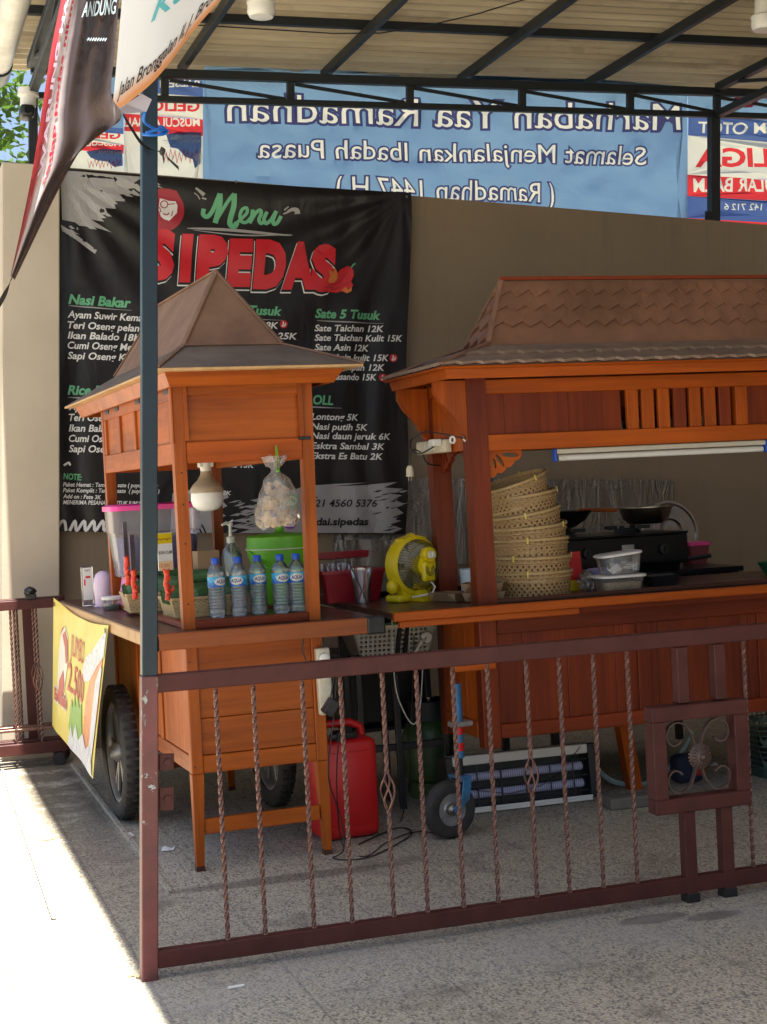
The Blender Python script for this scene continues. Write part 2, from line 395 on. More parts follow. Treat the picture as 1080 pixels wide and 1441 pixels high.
M_['b_cyan'] = cloth('sheer_banner_cyan', (.22, .50, .66), TRB, .4, .6, 2)
M_['y_yellow'] = cloth('yellow_vinyl', (.82, .68, .13), .15, .35, .35, 5)
M_['y_white'] = cloth('yellow_banner_white', (.80, .78, .70), .15, .35, .3, 6)
M_['y_red'] = cloth('yellow_banner_red', (.50, .03, .02), .1, .35, 0)
M_['y_orange'] = cloth('yellow_banner_tea', (.75, .26, .07), .1, .3, .4, 8)
M_['y_green'] = cloth('yellow_banner_green', (.20, .42, .04), .1, .35, .3, 8)
M_['y_pale'] = cloth('yellow_banner_pale', (.72, .74, .78), .1, .3, .8, 14)

class NT:                                   # tiny node-graph helper
    def __init__(s, name):
        s.m = bpy.data.materials.new(name); s.m.use_nodes = True
        s.N = s.m.node_tree.nodes; s.L = s.m.node_tree.links; s.p = s.N['Principled BSDF']; s.out = s.N['Material Output']
        s.tc = s.N.new('ShaderNodeTexCoord')
    def put(s, sock, v):
        if isinstance(v, (int, float)): sock.default_value = v
        elif isinstance(v, tuple): sock.default_value = v + (1,) if len(v) == 3 and sock.type == 'RGBA' else v
        else: s.L.new(v, sock)
    def math(s, op, a, b=None, c=None):
        n = s.N.new('ShaderNodeMath'); n.operation = op
        for i, v in enumerate((a, b, c)):
            if v is not None: s.put(n.inputs[i], v)
        return n.outputs[0]
    def noise(s, scale, detail=5, vec=None, stretch=None, rough=.6, dist=0):
        n = s.N.new('ShaderNodeTexNoise'); n.inputs['Scale'].default_value = scale; n.inputs['Detail'].default_value = detail
        n.inputs['Roughness'].default_value = rough; n.inputs['Distortion'].default_value = dist
        v = vec or s.tc.outputs['Object']
        if stretch:
            mp = s.N.new('ShaderNodeMapping'); mp.inputs['Scale'].default_value = stretch; s.L.new(v, mp.inputs[0]); v = mp.outputs[0]
        s.L.new(v, n.inputs['Vector']); return n.outputs[0]
    def rng(s, v, a, b, c=0., d=1.):
        n = s.N.new('ShaderNodeMapRange'); s.put(n.inputs[0], v)
        for i, x in enumerate((a, b, c, d)): n.inputs[i+1].default_value = x
        return n.outputs[0]
    def mix(s, f, a, b):
        n = s.N.new('ShaderNodeMix'); n.data_type = 'RGBA'; s.put(n.inputs['Factor'], f); s.put(n.inputs['A'], a); s.put(n.inputs['B'], b); return n.outputs['Result']
    def xyz(s, which='Object'):
        n = s.N.new('ShaderNodeSeparateXYZ'); s.L.new(s.tc.outputs[which], n.inputs[0]); return n.outputs
    def bump(s, h, dist=.003, strength=1.0):
        n = s.N.new('ShaderNodeBump'); n.inputs['Distance'].default_value = dist; n.inputs['Strength'].default_value = strength
        s.put(n.inputs['Height'], h); s.L.new(n.outputs[0], s.p.inputs['Normal']); return n.outputs[0]
    def color(s, c): s.put(s.p.inputs['Base Color'], c)
    def rough(s, r): s.put(s.p.inputs['Roughness'], r)

# washed-pebble paving in 0.4 m strips
g = NT('pebble_paving'); X, Y, Z = g.xyz()
vo = g.N.new('ShaderNodeTexVoronoi'); vo.inputs['Scale'].default_value = 135; vo.inputs['Randomness'].default_value = 1
mp = g.N.new('ShaderNodeMapping'); mp.inputs['Scale'].default_value = (1, .75, 1); g.L.new(g.tc.outputs['Object'], mp.inputs[0]); g.L.new(mp.outputs[0], vo.inputs['Vector'])
sepc = g.N.new('ShaderNodeSeparateColor'); g.L.new(vo.outputs['Color'], sepc.inputs[0])
c = g.mix(sepc.outputs[0], (.38, .345, .25), (.54, .49, .37))
c = g.mix(g.math('LESS_THAN', sepc.outputs[1], .16), c, (.15, .135, .115))
c = g.mix(g.rng(vo.outputs['Distance'], .45, .75), c, (.27, .245, .205))
c = g.mix(g.rng(g.noise(1.1, 6), .45, .75, 0, .4), c, (.24, .215, .17))
blot = g.rng(g.noise(2.6, 8, rough=.7), .55, .68, 0, .75)
c = g.mix(blot, c, (.15, .13, .10))
xs = g.math('SUBTRACT', X, .767)
fx = g.math('PINGPONG', g.math('ADD', xs, 40.0), .2)          # 0 at joints every 0.4 m
row = g.math('FLOOR', g.math('DIVIDE', g.math('ADD', xs, 40.0), .4))
fy = g.math('PINGPONG', g.math('ADD', g.math('ADD', Y, 20.37), g.math('MULTIPLY', row, .43)), .6)
joint = g.math('MAXIMUM', g.math('LESS_THAN', fx, .0042), g.math('LESS_THAN', fy, .0036))
c = g.mix(g.math('MULTIPLY', joint, .34), c, (.10, .09, .075))
# old dirt along the drive strip beside the kerb
ds = g.math('MULTIPLY', g.math('MULTIPLY', g.rng(X, .66, .72), g.rng(X, 1.02, .96)), g.rng(Y, 5.3, 7.5))
dm = g.math('MULTIPLY', ds, g.rng(g.noise(5, 8, rough=.75), .34, .52))
c = g.mix(g.math('MULTIPLY', dm, .8), c, (.075, .055, .035))
# spilled damp patches by the gate
def patch(cx, cy, rx, ry):
    dx = g.math('DIVIDE', g.math('SUBTRACT', X, cx), rx); dy = g.math('DIVIDE', g.math('SUBTRACT', Y, cy), ry)
    r2 = g.math('ADD', g.math('MULTIPLY', dx, dx), g.math('MULTIPLY', dy, dy))
    return g.rng(g.math('ADD', r2, g.math('MULTIPLY', g.noise(14, 5), 1.2)), 1.75, 1.25)
pt = g.math('MAXIMUM', patch(2.375, 4.52, .13, .05), patch(2.56, 4.46, .11, .045))
pt = g.math('MAXIMUM', pt, g.math('MULTIPLY', patch(1.45, 5.62, .45, .06), .7))
c = g.mix(g.math('MULTIPLY', pt, .75), c, (.06, .048, .034))
# grey cement film under the gate
gf = g.math('MULTIPLY', g.math('MULTIPLY', g.rng(Y, 4.1, 4.35), g.rng(Y, 4.72, 4.62)), g.rng(g.noise(4, 6), .35, .65))
c = g.mix(g.math('MULTIPLY', gf, .55), c, (.36, .36, .34))
g.color(c); g.rough(.8)
g.bump(g.math('SUBTRACT', g.math('MULTIPLY', vo.outputs['Distance'], -.6), g.math('MULTIPLY', joint, 1.0)), .004, .7)
M_['floor'] = g.m

# corrugated roof sheet, underside streaked with dust
g = NT('roof_sheet_grey')
n = g.noise(1.2, 8, stretch=(.35, 5, 1), rough=.7)
c = g.mix(g.rng(n, .35, .7), (.56, .48, .34), (.33, .265, .175))
n2 = g.noise(2.2, 7, stretch=(.5, 9, 1), rough=.75, dist=1.5)
c = g.mix(g.rng(n2, .64, .68, 0, .6), c, (.66, .60, .46)); c = g.mix(g.math('MULTIPLY', g.rng(g.noise(1.6, 8, rough=.72), .56, .66), .45), c, (.20, .15, .095)); g.color(c); g.rough(.7)
M_['sheet'] = g.m

# foil bubble sheet with a diamond emboss
g = NT('foil_sheet'); X, Y, Z = g.xyz()
a = g.math('PINGPONG', g.math('MULTIPLY', g.math('ADD', X, Z), 62), .5); b = g.math('PINGPONG', g.math('MULTIPLY', g.math('SUBTRACT', X, Z), 62), .5)
wr = g.noise(5, 5, stretch=(3.5, 1, .8), dist=1.2)
g.p.inputs['Metallic'].default_value = 1
g.color(g.mix(g.math('LESS_THAN', g.math('MINIMUM', a, b), .12), (.44, .40, .35), (.14, .125, .11))); g.rough(g.rng(g.noise(4), .3, .7, .2, .42))
g.bump(g.math('ADD', g.math('MINIMUM', a, b), g.math('MULTIPLY', wr, 5)), .006, .8)
M_['foil'] = g.m

# boundary wall paint: trowel waves, rain streaks, scuffs near the ground
g = NT('painted_wall'); X, Y, Z = g.xyz()
c = g.mix(g.rng(g.noise(1.1, 6), .35, .7), (.275, .208, .142), (.225, .170, .115))
c = g.mix(g.math('MULTIPLY', g.rng(g.noise(2.0, 7, stretch=(5, 5, .25), rough=.7), .52, .75), .35), c, (.15, .115, .08))
c = g.mix(g.math('MULTIPLY', g.rng(g.noise(9, 6, rough=.7), .62, .70), .25), c, (.34, .27, .19))
c = g.mix(g.math('MULTIPLY', g.rng(Z, .9, .1), g.rng(g.noise(3, 7), .35, .65, 0, .6)), c, (.10, .08, .06))
g.color(c); g.rough(.85); g.bump(g.math('ADD', g.math('MULTIPLY', g.noise(3, 5), 1.2), g.math('MULTIPLY', g.noise(70, 4), .3)), .006, .6); M_['wall'] = g.m
# maroon post paint with chipped primer
g = NT('chipped_maroon')
n = g.noise(14, 8, stretch=(1, 1, .7), rough=.72, dist=.6)
chip = g.rng(n, .585, .595)
Zc = g.xyz()[2]
chip = g.math('MULTIPLY', chip, g.math('MULTIPLY', g.rng(Zc, .42, .50), g.rng(Zc, .93, .80)))
c = g.mix(g.rng(g.noise(9, 5), .4, .7), (.15, .040, .038), (.085, .028, .03))
g.color(g.mix(chip, c, (.42, .48, .46))); g.rough(.45); g.bump(g.math('MULTIPLY', chip, -1), .001)
M_['chip'] = g.m

# ------------------------------------------------------------------ ground
bm = B()
prof = [(-220, -.404), (-7, -.404), (9, .428), (220, .43)]
grid(bm, lambda u, v: Vector((prof[round(u*3)][0], -60 + 280*v, prof[round(u*3)][1])), 3, 1)
o = obj('ground', bm, M_['floor']); o['kind'] = 'structure'
bm = B(); box(bm, .225, .25, .95, 3.95, -.05, .012, .004)
o = obj('kerb', bm, M_['floor'], M=MF); o['kind'] = 'structure'

# ------------------------------------------------------------------ walls
def slab(bm, x0, x1, y0, y1, z0, z1a, z1b):
    hexa(bm, [(x0,y0,z0),(x1,y0,z0),(x1,y1,z0),(x0,y1,z0)], [(x0,y0,z1a),(x1,y0,z1b),(x1,y1,z1b),(x0,y1,z1a)])
t = thing('boundary_wall', 'tan painted boundary wall carrying the black menu banner', 'wall')
bm = B(); slab(bm, .97, 12.0, 9.10, 9.26, -.3, 3.365, 3.19); obj('wall_panel', bm, M_['wall'], t)
t = thing('gate_pillar', 'plain beige plastered pillar at the left end of the wall, edge sunlit', 'pillar')
bm = B(); box(bm, .655, .972, 8.95, 9.30, -.3, 3.34, .006); obj('shaft', bm, M_['pillar'], t)
t = thing('light_blocking_wall', 'unseen tan wall added to keep light off the right side of the yard', 'wall')  # out of view, added to block light from the right
bm = B(); box(bm, 7.2, 7.4, -4.5, 9.09, -.3, 4.1, .01); obj('wall_panel', bm, M_['wall'], t)
bm = B(); box(bm, 3.3, 7.19, -4.5, 2.2, 3.55, 3.7, .01); obj('light_blocking_roof', bm, M_['wall'], t)  # unseen slab added to darken the right side of the yard

# ------------------------------------------------------------------ canopy roof
GZ = lambda x: 3.925 + .053 * x                  # rafter underside
roof = thing('canopy_roof', 'corrugated carport canopy on a black steel frame with trussed back beam', 'canopy', T(0, 0, 0))
bm = B()
y0, y1, per = 2.25, 9.80, .115
ny = int((y1 - y0) / per * 6)
def sheet(u, v):
    x = .70 + u * 6.5; y = y0 + v * (y1 - y0)
    ph = (v * ny) % 6
    zz = (0, .016, .02, .02, .016, 0)[int(round(ph)) % 6]
    return Vector((x, y, GZ(x) + .108 + zz*1.4))
grid(bm, sheet, 6, ny)
obj('roof_sheet', bm, M_['sheet'], roof)
for x in (1.73, 2.625, 3.53, 4.42, 6.1):
    bm = B(); beam(bm, (x, 2.3, GZ(x) + .03), (x, 9.35, GZ(x) + .03), .034, .06); obj('rafter', bm, M_['steel'], roof)
for y in (8.47, 7.35, 6.2, 5.1, 4.0, 2.9, 2.35):
    bm = B(); beam(bm, (.72, y, GZ(.72) + .084), (7.15, y, GZ(7.15) + .084), .045, .046); obj('purlin', bm, M_['steel'], roof)
# back truss along the wall
tr = bpy.data.objects.new('back_truss', None); link(tr); tr.parent = roof
def tz(x): return 3.905 + .0525 * x
bm = B(); beam(bm, (.83, 9.15, tz(.83) - .025), (7.15, 9.15, tz(7.15) - .025), .05, .05); obj('chord', bm, M_['steel'], tr)
bm = B(); beam(bm, (.83, 9.15, tz(.83) - .175), (7.15, 9.15, tz(7.15) - .175), .04, .035); obj('chord', bm, M_['steel'], tr)
vx = [AW(p, 120, y=9.15).x for p in (232, 409, 577, 735, 887, 1009)] + [6.1, 7.1]
for x in vx:
    bm = B(); box(bm, x - .022, x + .022, 9.131, 9.169, tz(x) - .158, tz(x) - .05, .002); obj('strut', bm, M_['steel'], tr)
for a, b in zip(vx, vx[1:]):
    bm = B(); beam(bm, (a + .03, 9.152, tz(a) - .06), (b - .03, 9.152, tz(b) - .155), .018, .02); obj('diagonal', bm, M_['steel'], tr)
# side trusses running towards the street
for x in (.83, 5.26):
    tr = bpy.data.objects.new('side_truss', None); link(tr); tr.parent = roof
    for dz, h in ((-.025, .05), (-.20, .045)):
        bm = B(); beam(bm, (x, 2.3, GZ(x) + dz), (x, 9.12, GZ(x) + dz), .05, h); obj('chord', bm, M_['steel'], tr)
    k = 0
    for yy in [3.5 + .6 * i for i in range(9)]:
        bm = B(); a, b = (-.05, -.18) if k % 2 else (-.18, -.05); k += 1
        beam(bm, (x + .001, yy, GZ(x) + a), (x + .001, yy + .56, GZ(x) + b), .022, .022); obj('diagonal', bm, M_['steel'], tr)
# gutter
bm = B(); tube(bm, [(.655, 2.2, 3.965), (.655, 9.2, 3.965)], .075, 20)
obj('gutter', bm, M_['gut'], roof, True)
bm = B(); tube(bm, [(.655, 9.2, 3.955), (.655, 9.42, 3.95), (.655, 9.5, 3.93)], [.08, .08, .05], 16)
obj('gutter_end', bm, M_['bluegrey'], roof, True)
# posts
t = thing('wall_post', 'short black steel post standing on the wall top under the canopy', 'post')
bm = B(); box(bm, 5.215, 5.28, 9.12, 9.185, 3.29, tz(5.25) - .19, .003); obj('shaft', bm, M_['steel'], t)
bm = B(); box(bm, 5.17, 5.215, 9.12, 9.135, 3.29, 3.36, .002); obj('base_plate', bm, M_['steel'], t)
t = thing('pillar_post', 'black steel post on the beige pillar behind the security camera', 'post')
bm = B(); box(bm, .815, .865, 9.09, 9.14, 3.34, GZ(.83) - .22, .003); obj('shaft', bm, M_['steel'], t)
# front post: painted steel tube, maroon below, blue-grey above
t = thing('steel_post', 'blue-grey square steel post with chipped maroon base holding the gate', 'post', T(.767, 4.65, 0))
bm = B(); box(bm, -.023, .023, -.023, .023, .905, 3.72, .003); obj('upper_shaft', bm, M_['bluegrey'], t)
bm = B(); box(bm, -.0245, .0245, -.0245, .0245, -.02, .905, .003); obj('painted_base', bm, M_['chip'], t)
for z, h in ((.62, .05), (.50, .07)):
    bm = B(); box(bm, .0245, .03, -.005, .03, z, z + h, .002); box(bm, .03, .075, -.005, .003, z, z + h, .002)
    tube(bm, [(.055, -.0055, z + h/2), (.055, -.012, z + h/2)], .011, 12)
    obj('latch_bracket', bm, M_['maroon'], t)
# ceiling lamps
for px, py, lb in ((368, 6, 'white dome ceiling lamp at the left under the canopy roof'), (1076, 26, 'white dome ceiling lamp at the right edge under the canopy roof')):
    p = AW(px, py, z=3.86 + .053 * (1.78 if px < 500 else 4.3))
    t = thing('ceiling_lamp', lb, 'lamp', T(*p), 'ceiling lamps under the canopy')
    bm = B(); lathe(bm, [(.0, .16), (.05, .16), (.055, .02), (.075, .01), (.075, 0), (0, 0)], 24); obj('lamp_base', bm, M_['white'], t, True)
    bm = B(); lathe(bm, [(.07, 0), (.072, -.045), (.06, -.065), (.02, -.07), (0, -.07)], 24); obj('diffuser', bm, M_['lampglass'], t, True)
# thin wire under the sheets
bm = B(); a = AW(470, 47, z=4.1); b = AW(742, -2, z=4.15); m_ = (a + b) / 2 - Vector((0, 0, .05))
tube(bm, [a - Vector((.9, -.2, -.03)), a, a.lerp(m_, .5) - Vector((0,0,.02)), m_, m_.lerp(b, .5) - Vector((0,0,.01)), b], .004, 5)
tag(obj('roof_wire', bm, M_['black'], None, True), 'thin dark wire sagging below the canopy sheets', 'wire')
# security camera
p = AW(40, 150, y=9.0)
t = thing('security_camera', 'small black security camera on a white mount at the canopy corner', 'security camera', T(*p))
bm = B(); lathe(bm, [(0, .10), (.055, .10), (.06, .06), (.045, .05), (.045, .0), (0, 0)], 20); obj('mount', bm, M_['white'], t, True)
bm = B(); box(bm, -.05, .03, -.09, .05, -.075, -.005, .02, 3); obj('camera_body', bm, M_['black'], t, True)
bm = B(); lathe(bm, [(0, 0), (.02, 0), (.02, .008), (0, .008)], 16, T(-.01, -.092, -.04) @ RX(90)); obj('lens', bm, M_['blackgloss'], t, True)

# ------------------------------------------------------------------ tree beyond the wall
def leafy(bm, c, r, n, size, seed):
    rnd = random.Random(seed); uv = bm.loops.layers.uv.verify()
    clumps = [(Vector(c) + Vector((rnd.gauss(0, .5), rnd.gauss(0, .5), rnd.gauss(0, .45))) * r, r * rnd.uniform(.18, .38)) for _ in range(34)]
    for i in range(n):
        cc, cr = rnd.choice(clumps)
        d = Vector((rnd.gauss(0, 1), rnd.gauss(0, 1), rnd.gauss(0, 1))).normalized() * cr * rnd.random() ** .4
        p = cc + d; s = size * rnd.uniform(.6, 1.3)
        a = Vector((rnd.uniform(-1, 1), rnd.uniform(-1, 1), rnd.uniform(-.8, .3))).normalized(); b = a.cross(Vector((rnd.random(), rnd.random(), 1))).normalized()
        v = [bm.verts.new(q) for q in (p - a*s, p + b*s*.42 + a*s*.1, p + a*s, p - b*s*.42 + a*s*.1)]
        bm.faces.new(v)
M_['foliage'] = cloth('tree_leaf', (.075, .15, .022), .45, .5, 0, var=.5)
c = AW(10, 165, y=15)
t = thing('leafy_tree', 'sunlit leafy green tree beyond the pillar at the left edge', 'tree', T(c.x - .9, 15, -.4))
bm = B(); leafy(bm, (0, 0, 4.9), 1.55, 5200, .075, 3); obj('crown', bm, M_['foliage'], t)
bm = B(); tube(bm, [(.1, 0, 0), (.05, .03, 1.4), (-.04, 0, 2.6), (.05, .05, 3.8), (.1, 0, 5.2)], [.16, .13, .11, .08, .03], 10)
for a in ((.6, .2, 5.3), (-.7, -.1, 5.1), (.2, -.6, 5.5), (-.3, .6, 5.8)): tube(bm, [(.0, .02, 3.0 + abs(a[0])), (a[0]*.5, a[1]*.5, 4.3), a], [.06, .045, .015], 7)
obj('trunk', bm, mat('bark', (.16, .11, .075), .9, var=.4, bump=.6, bscale=40), t, True)

# ------------------------------------------------------------------ iron gate
def twisted(bm, z0, z1, s=.0125, turns=6.5, seg=80):
    h = s / 2; rings = []
    for i in range(seg + 1):
        a = 2 * math.pi * turns * i / seg; z = z0 + (z1 - z0) * i / seg
        rings.append([bm.verts.new((h*1.25*math.cos(a + q), h*1.25*math.sin(a + q), z)) for q in (math.pi/4, 3*math.pi/4, 5*math.pi/4, 7*math.pi/4)])
    for a, b in zip(rings, rings[1:]):
        for k in range(4): bm.faces.new((a[k], a[(k+1) % 4], b[(k+1) % 4], b[k]))
def basket_knot(bm, z0, z1, r=.021):
    for k in range(4):
        pts = [(r * math.sin(math.pi*i/14) ** .8 * math.cos(k*math.pi/2 + 2.6*i/14) + .003*math.cos(k*math.pi/2), r * math.sin(math.pi*i/14) ** .8 * math.sin(k*math.pi/2 + 2.6*i/14) + .003*math.sin(k*math.pi/2), z0 + (z1-z0)*i/14) for i in range(15)]
        tube(bm, pts, .0032, 6)
def make_bar(name, parent, x, y, z0, z1, knot=None):
    bm = B()
    if knot:
        twisted(bm, z0, knot[0], turns=6.5 * (knot[0]-z0)/(z1-z0), seg=44); twisted(bm, knot[1], z1, turns=6.5 * (z1-knot[1])/(z1-z0), seg=44)
    else: twisted(bm, z0, z1)
    o = obj(name, bm, M_['iron'], parent, M=T(x, y, 0))
    if knot:
        bm = B(); basket_knot(bm, knot[0] - .006, knot[1] + .006); obj('basket_knot', bm, M_['iron'], o, True)
    return o
gate = thing('iron_gate', 'maroon iron gate with twisted bars and a square rosette ornament in front', 'gate', MF)
GX1 = 2.9
for z0, z1 in ((.852, .905), (.032, .084)):
    bm = B(); box(bm, .026, GX1, -.021, .021, z0, z1, .003); obj('rail', bm, M_['maroon'], gate)
proto = make_bar('twisted_bar', gate, .245, 0, .084, .852)
proto2 = make_bar('twisted_bar', gate, .775, 0, .084, .852, (.425, .54))
for px in (362, 431, 485, 592, 643, 692, 793, 841, 889, 1053):
    x = AF(px, 1080 - (px - 300) * .03, y=0).x
    dup(proto, T(x, 0, 0), gate)
dup(proto2, T(1.262, 0, 0), gate)
for x in (2.20, 2.32, 2.44, 2.68): dup(proto, T(x, 0, 0), gate)
for x in (1.815, 1.955):
    bm = B(); box(bm, x - .021, x + .021, -.022, .022, .664, .8505, .003); obj('upper_post', bm, M_['maroon'], gate)
    bm = B(); box(bm, x - .021, x + .021, -.022, .022, -.002, .304, .003); obj('lower_post', bm, M_['maroon'], gate)
    bm = B(); box(bm, x - .024, x + .024, -.025, .025, -.004, .03, .002); obj('post_foot', bm, M_['black'], gate)
fr = bpy.data.objects.new('ornament_frame', None); link(fr); fr.parent = gate
fr.matrix_local = T(1.864, -.004, .482)
bm = B()
hw, hh, tb = .178, .178, .05
box(bm, -hw, hw, -.03, .03, hh - tb, hh, .003); box(bm, -hw, hw, -.03, .03, -hh, -hh + tb, .003)
box(bm, -hw, -hw + tb, -.0305, .0305, -hh + tb - .001, hh - tb + .001, .003); box(bm, hw - tb, hw, -.0305, .0305, -hh + tb - .001, hh - tb + .001, .003)
obj('frame_bars', bm, M_['maroon'], fr)
def flat_bar(bm, pts, w=.016, th=.005):        # strap on edge, width along y
    rings = []
    for i, p in enumerate(pts):
        a = Vector(pts[max(i-1, 0)]); b = Vector(pts[min(i+1, len(pts)-1)]); t_ = (b - a).normalized(); n = Vector((-t_.y, t_.x))
        q = Vector(p)
        rings.append([bm.verts.new((q.x + n.x*s1*th/2, s2*w/2, q.y + n.y*s1*th/2)) for s1, s2 in ((-1,-1),(1,-1),(1,1),(-1,1))])
    for a, b in zip(rings, rings[1:]):
        for k in range(4): bm.faces.new((a[k], a[(k+1) % 4], b[(k+1) % 4], b[k]))
    bm.faces.new(rings[0][::-1]); bm.faces.new(rings[-1])
for sx in (-1, 1):
    for sz in (-1, 1):
        pts = [(sx*.008, sz*.01), (sx*.014, sz*.05), (sx*.032, sz*.092), (sx*.062, sz*.116), (sx*.095, sz*.112), (sx*.114, sz*.088), (sx*.112, sz*.058), (sx*.092, sz*.042), (sx*.07, sz*.048), (sx*.062, sz*.058)]
        sm = []
        for i in range(len(pts) - 1):
            p0, p1, p2, p3 = [Vector(pts[min(max(j, 0), len(pts)-1)]) for j in (i-1, i, i+1, i+2)]
            for q in range(4):
                u = q / 4; sm.append(tuple(.5 * ((2*p1) + (p2-p0)*u + (2*p0-5*p1+4*p2-p3)*u*u + (3*p1-p0-3*p2+p3)*u*u*u)))
        sm.append(pts[-1])
        bm = B(); flat_bar(bm, sm); obj('scroll', bm, M_['iron_dark'], fr, True)
bm = B()
for layer, (rr, yy, n) in enumerate(((.044, -.022, 22), (.036, -.03, 18))):
    for k in range(n):
        a = 2*math.pi*k/n; c_, s_ = math.cos(a), math.sin(a)
        beam(bm, (.006*c_, yy - .006, .006*s_), (rr*c_, yy + (.004 if layer else .008), rr*s_), .0075, .004, up=(0, 1, 0), bev=.001)
q = bmesh.ops.create_uvsphere(bm, u_segments=12, v_segments=8, radius=.013, matrix=T(0, -.034, 0))
lathe(bm, [(0, 0), (.04, 0), (.012, .02), (0, .02)], 20, T(0, -.016, 0) @ RX(90))
obj('rosette', bm, M_['iron_dark'], fr, False)

# folded gate leaves standing back by the pillar
def leaf_panel(y, xs, lab, knots, xr, dz=0):
    g_ = thing('folded_gate_leaf', lab, 'gate', MF @ T(0, y, dz), 'folded gate leaves by the pillar')
    for z0, z1 in ((.86, .91), (.075, .135)):
        bm = B(); box(bm, -1.2, xr, -.02, .02, z0, z1, .003); obj('rail', bm, M_['maroon'], g_)
    bm = B(); box(bm, -1.2, xr, -.006, .006, .20, .215, .002); obj('lower_bar', bm, M_['iron'], g_)
    for x in xs: make_bar('twisted_bar', g_, x, -.004, .135, .86, (.42, .56) if x in knots else None)
    for x in (-.35, xr - .05):
        bm = B(); lathe(bm, [(0, -.018), (.036, -.018), (.03, -.006), (.03, .006), (.036, .018), (0, .018)], 20, T(x, 0, .037) @ RX(90)); obj('roller', bm, M_['rubber'], g_, True)
        for d in (-.03, .024): bm = B(); box(bm, x + d, x + d + .006, -.02, .02, .03, .08, .001); obj('roller_bracket', bm, M_['maroon'], g_)
    return g_
xa = lambda px, y: AF(px, 950, y=y).x
G1 = leaf_panel(4.00, [xa(19, 4.0), xa(55, 4.0), -.42, -.55], 'front leaf of the folded maroon gates beside the yellow banner', [xa(55, 4.0)], .22)
G2 = leaf_panel(4.075, [xa(24, 4.075), xa(51, 4.075), -.38], 'second folded maroon gate leaf, between the front leaf and the pillar', [xa(51, 4.075)], .24, .004)
G3 = leaf_panel(4.15, [xa(28, 4.15), -.33], 'rearmost folded maroon gate leaf with flat post against the pillar', [], .26, .002)
bm = B(); a = xa(36, 4.15); box(bm, a - .0, a + .058, -.012, .012, .135, .86, .002); obj('flat_post', bm, M_['maroon'], G3)
p = AF(43, 834, y=4.0)
t = thing('gate_latch', 'small dark knobbly latch on top of the folded gate rail', 'latch', MF @ T(p.x, 4.0, .911))
bm = B(); box(bm, -.03, .03, -.02, .02, 0, .03, .006, 2); obj('latch_base', bm, M_['black'], t)
bm = B(); blob(bm, (0, 0, .045), .032, 2, .5, (1.1, .8, .7), 4); obj('latch_knob', bm, M_['black'], t, True)

# loose steel rod, litter
bm = B(); tube(bm, [tuple(AF(4, 1084, z=.012)), tuple(AF(40, 1185, z=.012)), tuple(AF(76, 1290, z=.012))], .0085, 8)
tag(obj('steel_rod', bm, M_['gut'], None, True), 'thin pale steel rod lying along the sunlit drive', 'rod', MF)
def litter(px, py, s, lb, seed):
    rnd = random.Random(seed); p = AF(px, py, z=0); bm = B()
    grid(bm, lambda u, v: Vector(((u-.5)*s*2, (v-.5)*s*1.3 + (u-.5)*s*.5, .004 + .012*abs(math.sin(3*u + seed))*v)), 4, 3)
    tag(obj('paper_scrap', bm, M_['paper']), lb, 'litter', MF @ T(p.x, p.y, 0) @ RZ(rnd.uniform(-30, 30)))
litter(237, 1197, .024, 'crumpled white paper scrap on the floor left of the front cart leg', 1)
litter(182, 1178, .022, 'crumpled white paper scrap on the floor beside the cart wheel', 2)
litter(1006, 1078, .02, 'white paper scrap on the floor seen through the gate ornament', 3)
p = AF(333, 1391, z=0); bm = B(); tube(bm, [(-.024, 0, .005), (.024, .004, .005)], .0045, 7)
tag(obj('cigarette_butt', bm, M_['paper'], None, True), 'white cigarette butt on the paving in front of the gate', 'litter', MF @ T(p.x, p.y, 0))
bm = B()
for k, (a, b) in enumerate(((0, 0), (.03, .01), (-.02, .02))): blob(bm, (a, b, .004), .012, 1, .5, (1, .6, .3), k)
p = AF(196, 1376, z=0)
tag(obj('dry_leaf_bits', bm, M_['cardboard']), 'bits of dry brown leaf at the foot of the steel post', 'litter', MF @ T(p.x, p.y, 0))
p = AF(68, 1182, z=0); bm = B(); grid(bm, lambda u, v: Vector(((u-.5)*.07, (v-.5)*.018*(1-abs(2*u-1))*2, .003 + .008*u*v)), 6, 2)
tag(obj('dry_leaf', bm, M_['cardboard']), 'curled dry brown leaf on the drive beside the rod', 'litter', MF @ T(p.x, p.y, 0))

# ------------------------------------------------------------------ cart one
cart = thing('food_cart', 'varnished orange wood food cart with plain pyramid roof, left of the pair', 'food cart', C1)
W_, D_ = .545, 1.55                 # leg-to-leg width and depth
pw = .046
# legs and corner posts
for ix, x in enumerate((0, W_ - pw)):
    for iy, y in enumerate((0, D_ - pw)):
        bm = B(); lx = -.006 if ix == 0 else .006
        hexa(bm, [(x+.008+lx, y+.008, 0), (x+pw-.008+lx, y+.008, 0), (x+pw-.008+lx, y+pw-.008, 0), (x+.008+lx, y+pw-.008, 0)],
                 [(x, y, .37), (x+pw, y, .37), (x+pw, y+pw, .37), (x, y+pw, .37)])
        box(bm, x, x+pw, y, y+pw, .371, .862, .003)
        l = obj('leg', bm, M_['teak_z'], cart)
        bm = B(); box(bm, x+.006+lx, x+pw-.006+lx, y+.006, y+pw-.006, -.002, .02, .002); obj('foot', bm, M_['darkwood_z'], l)
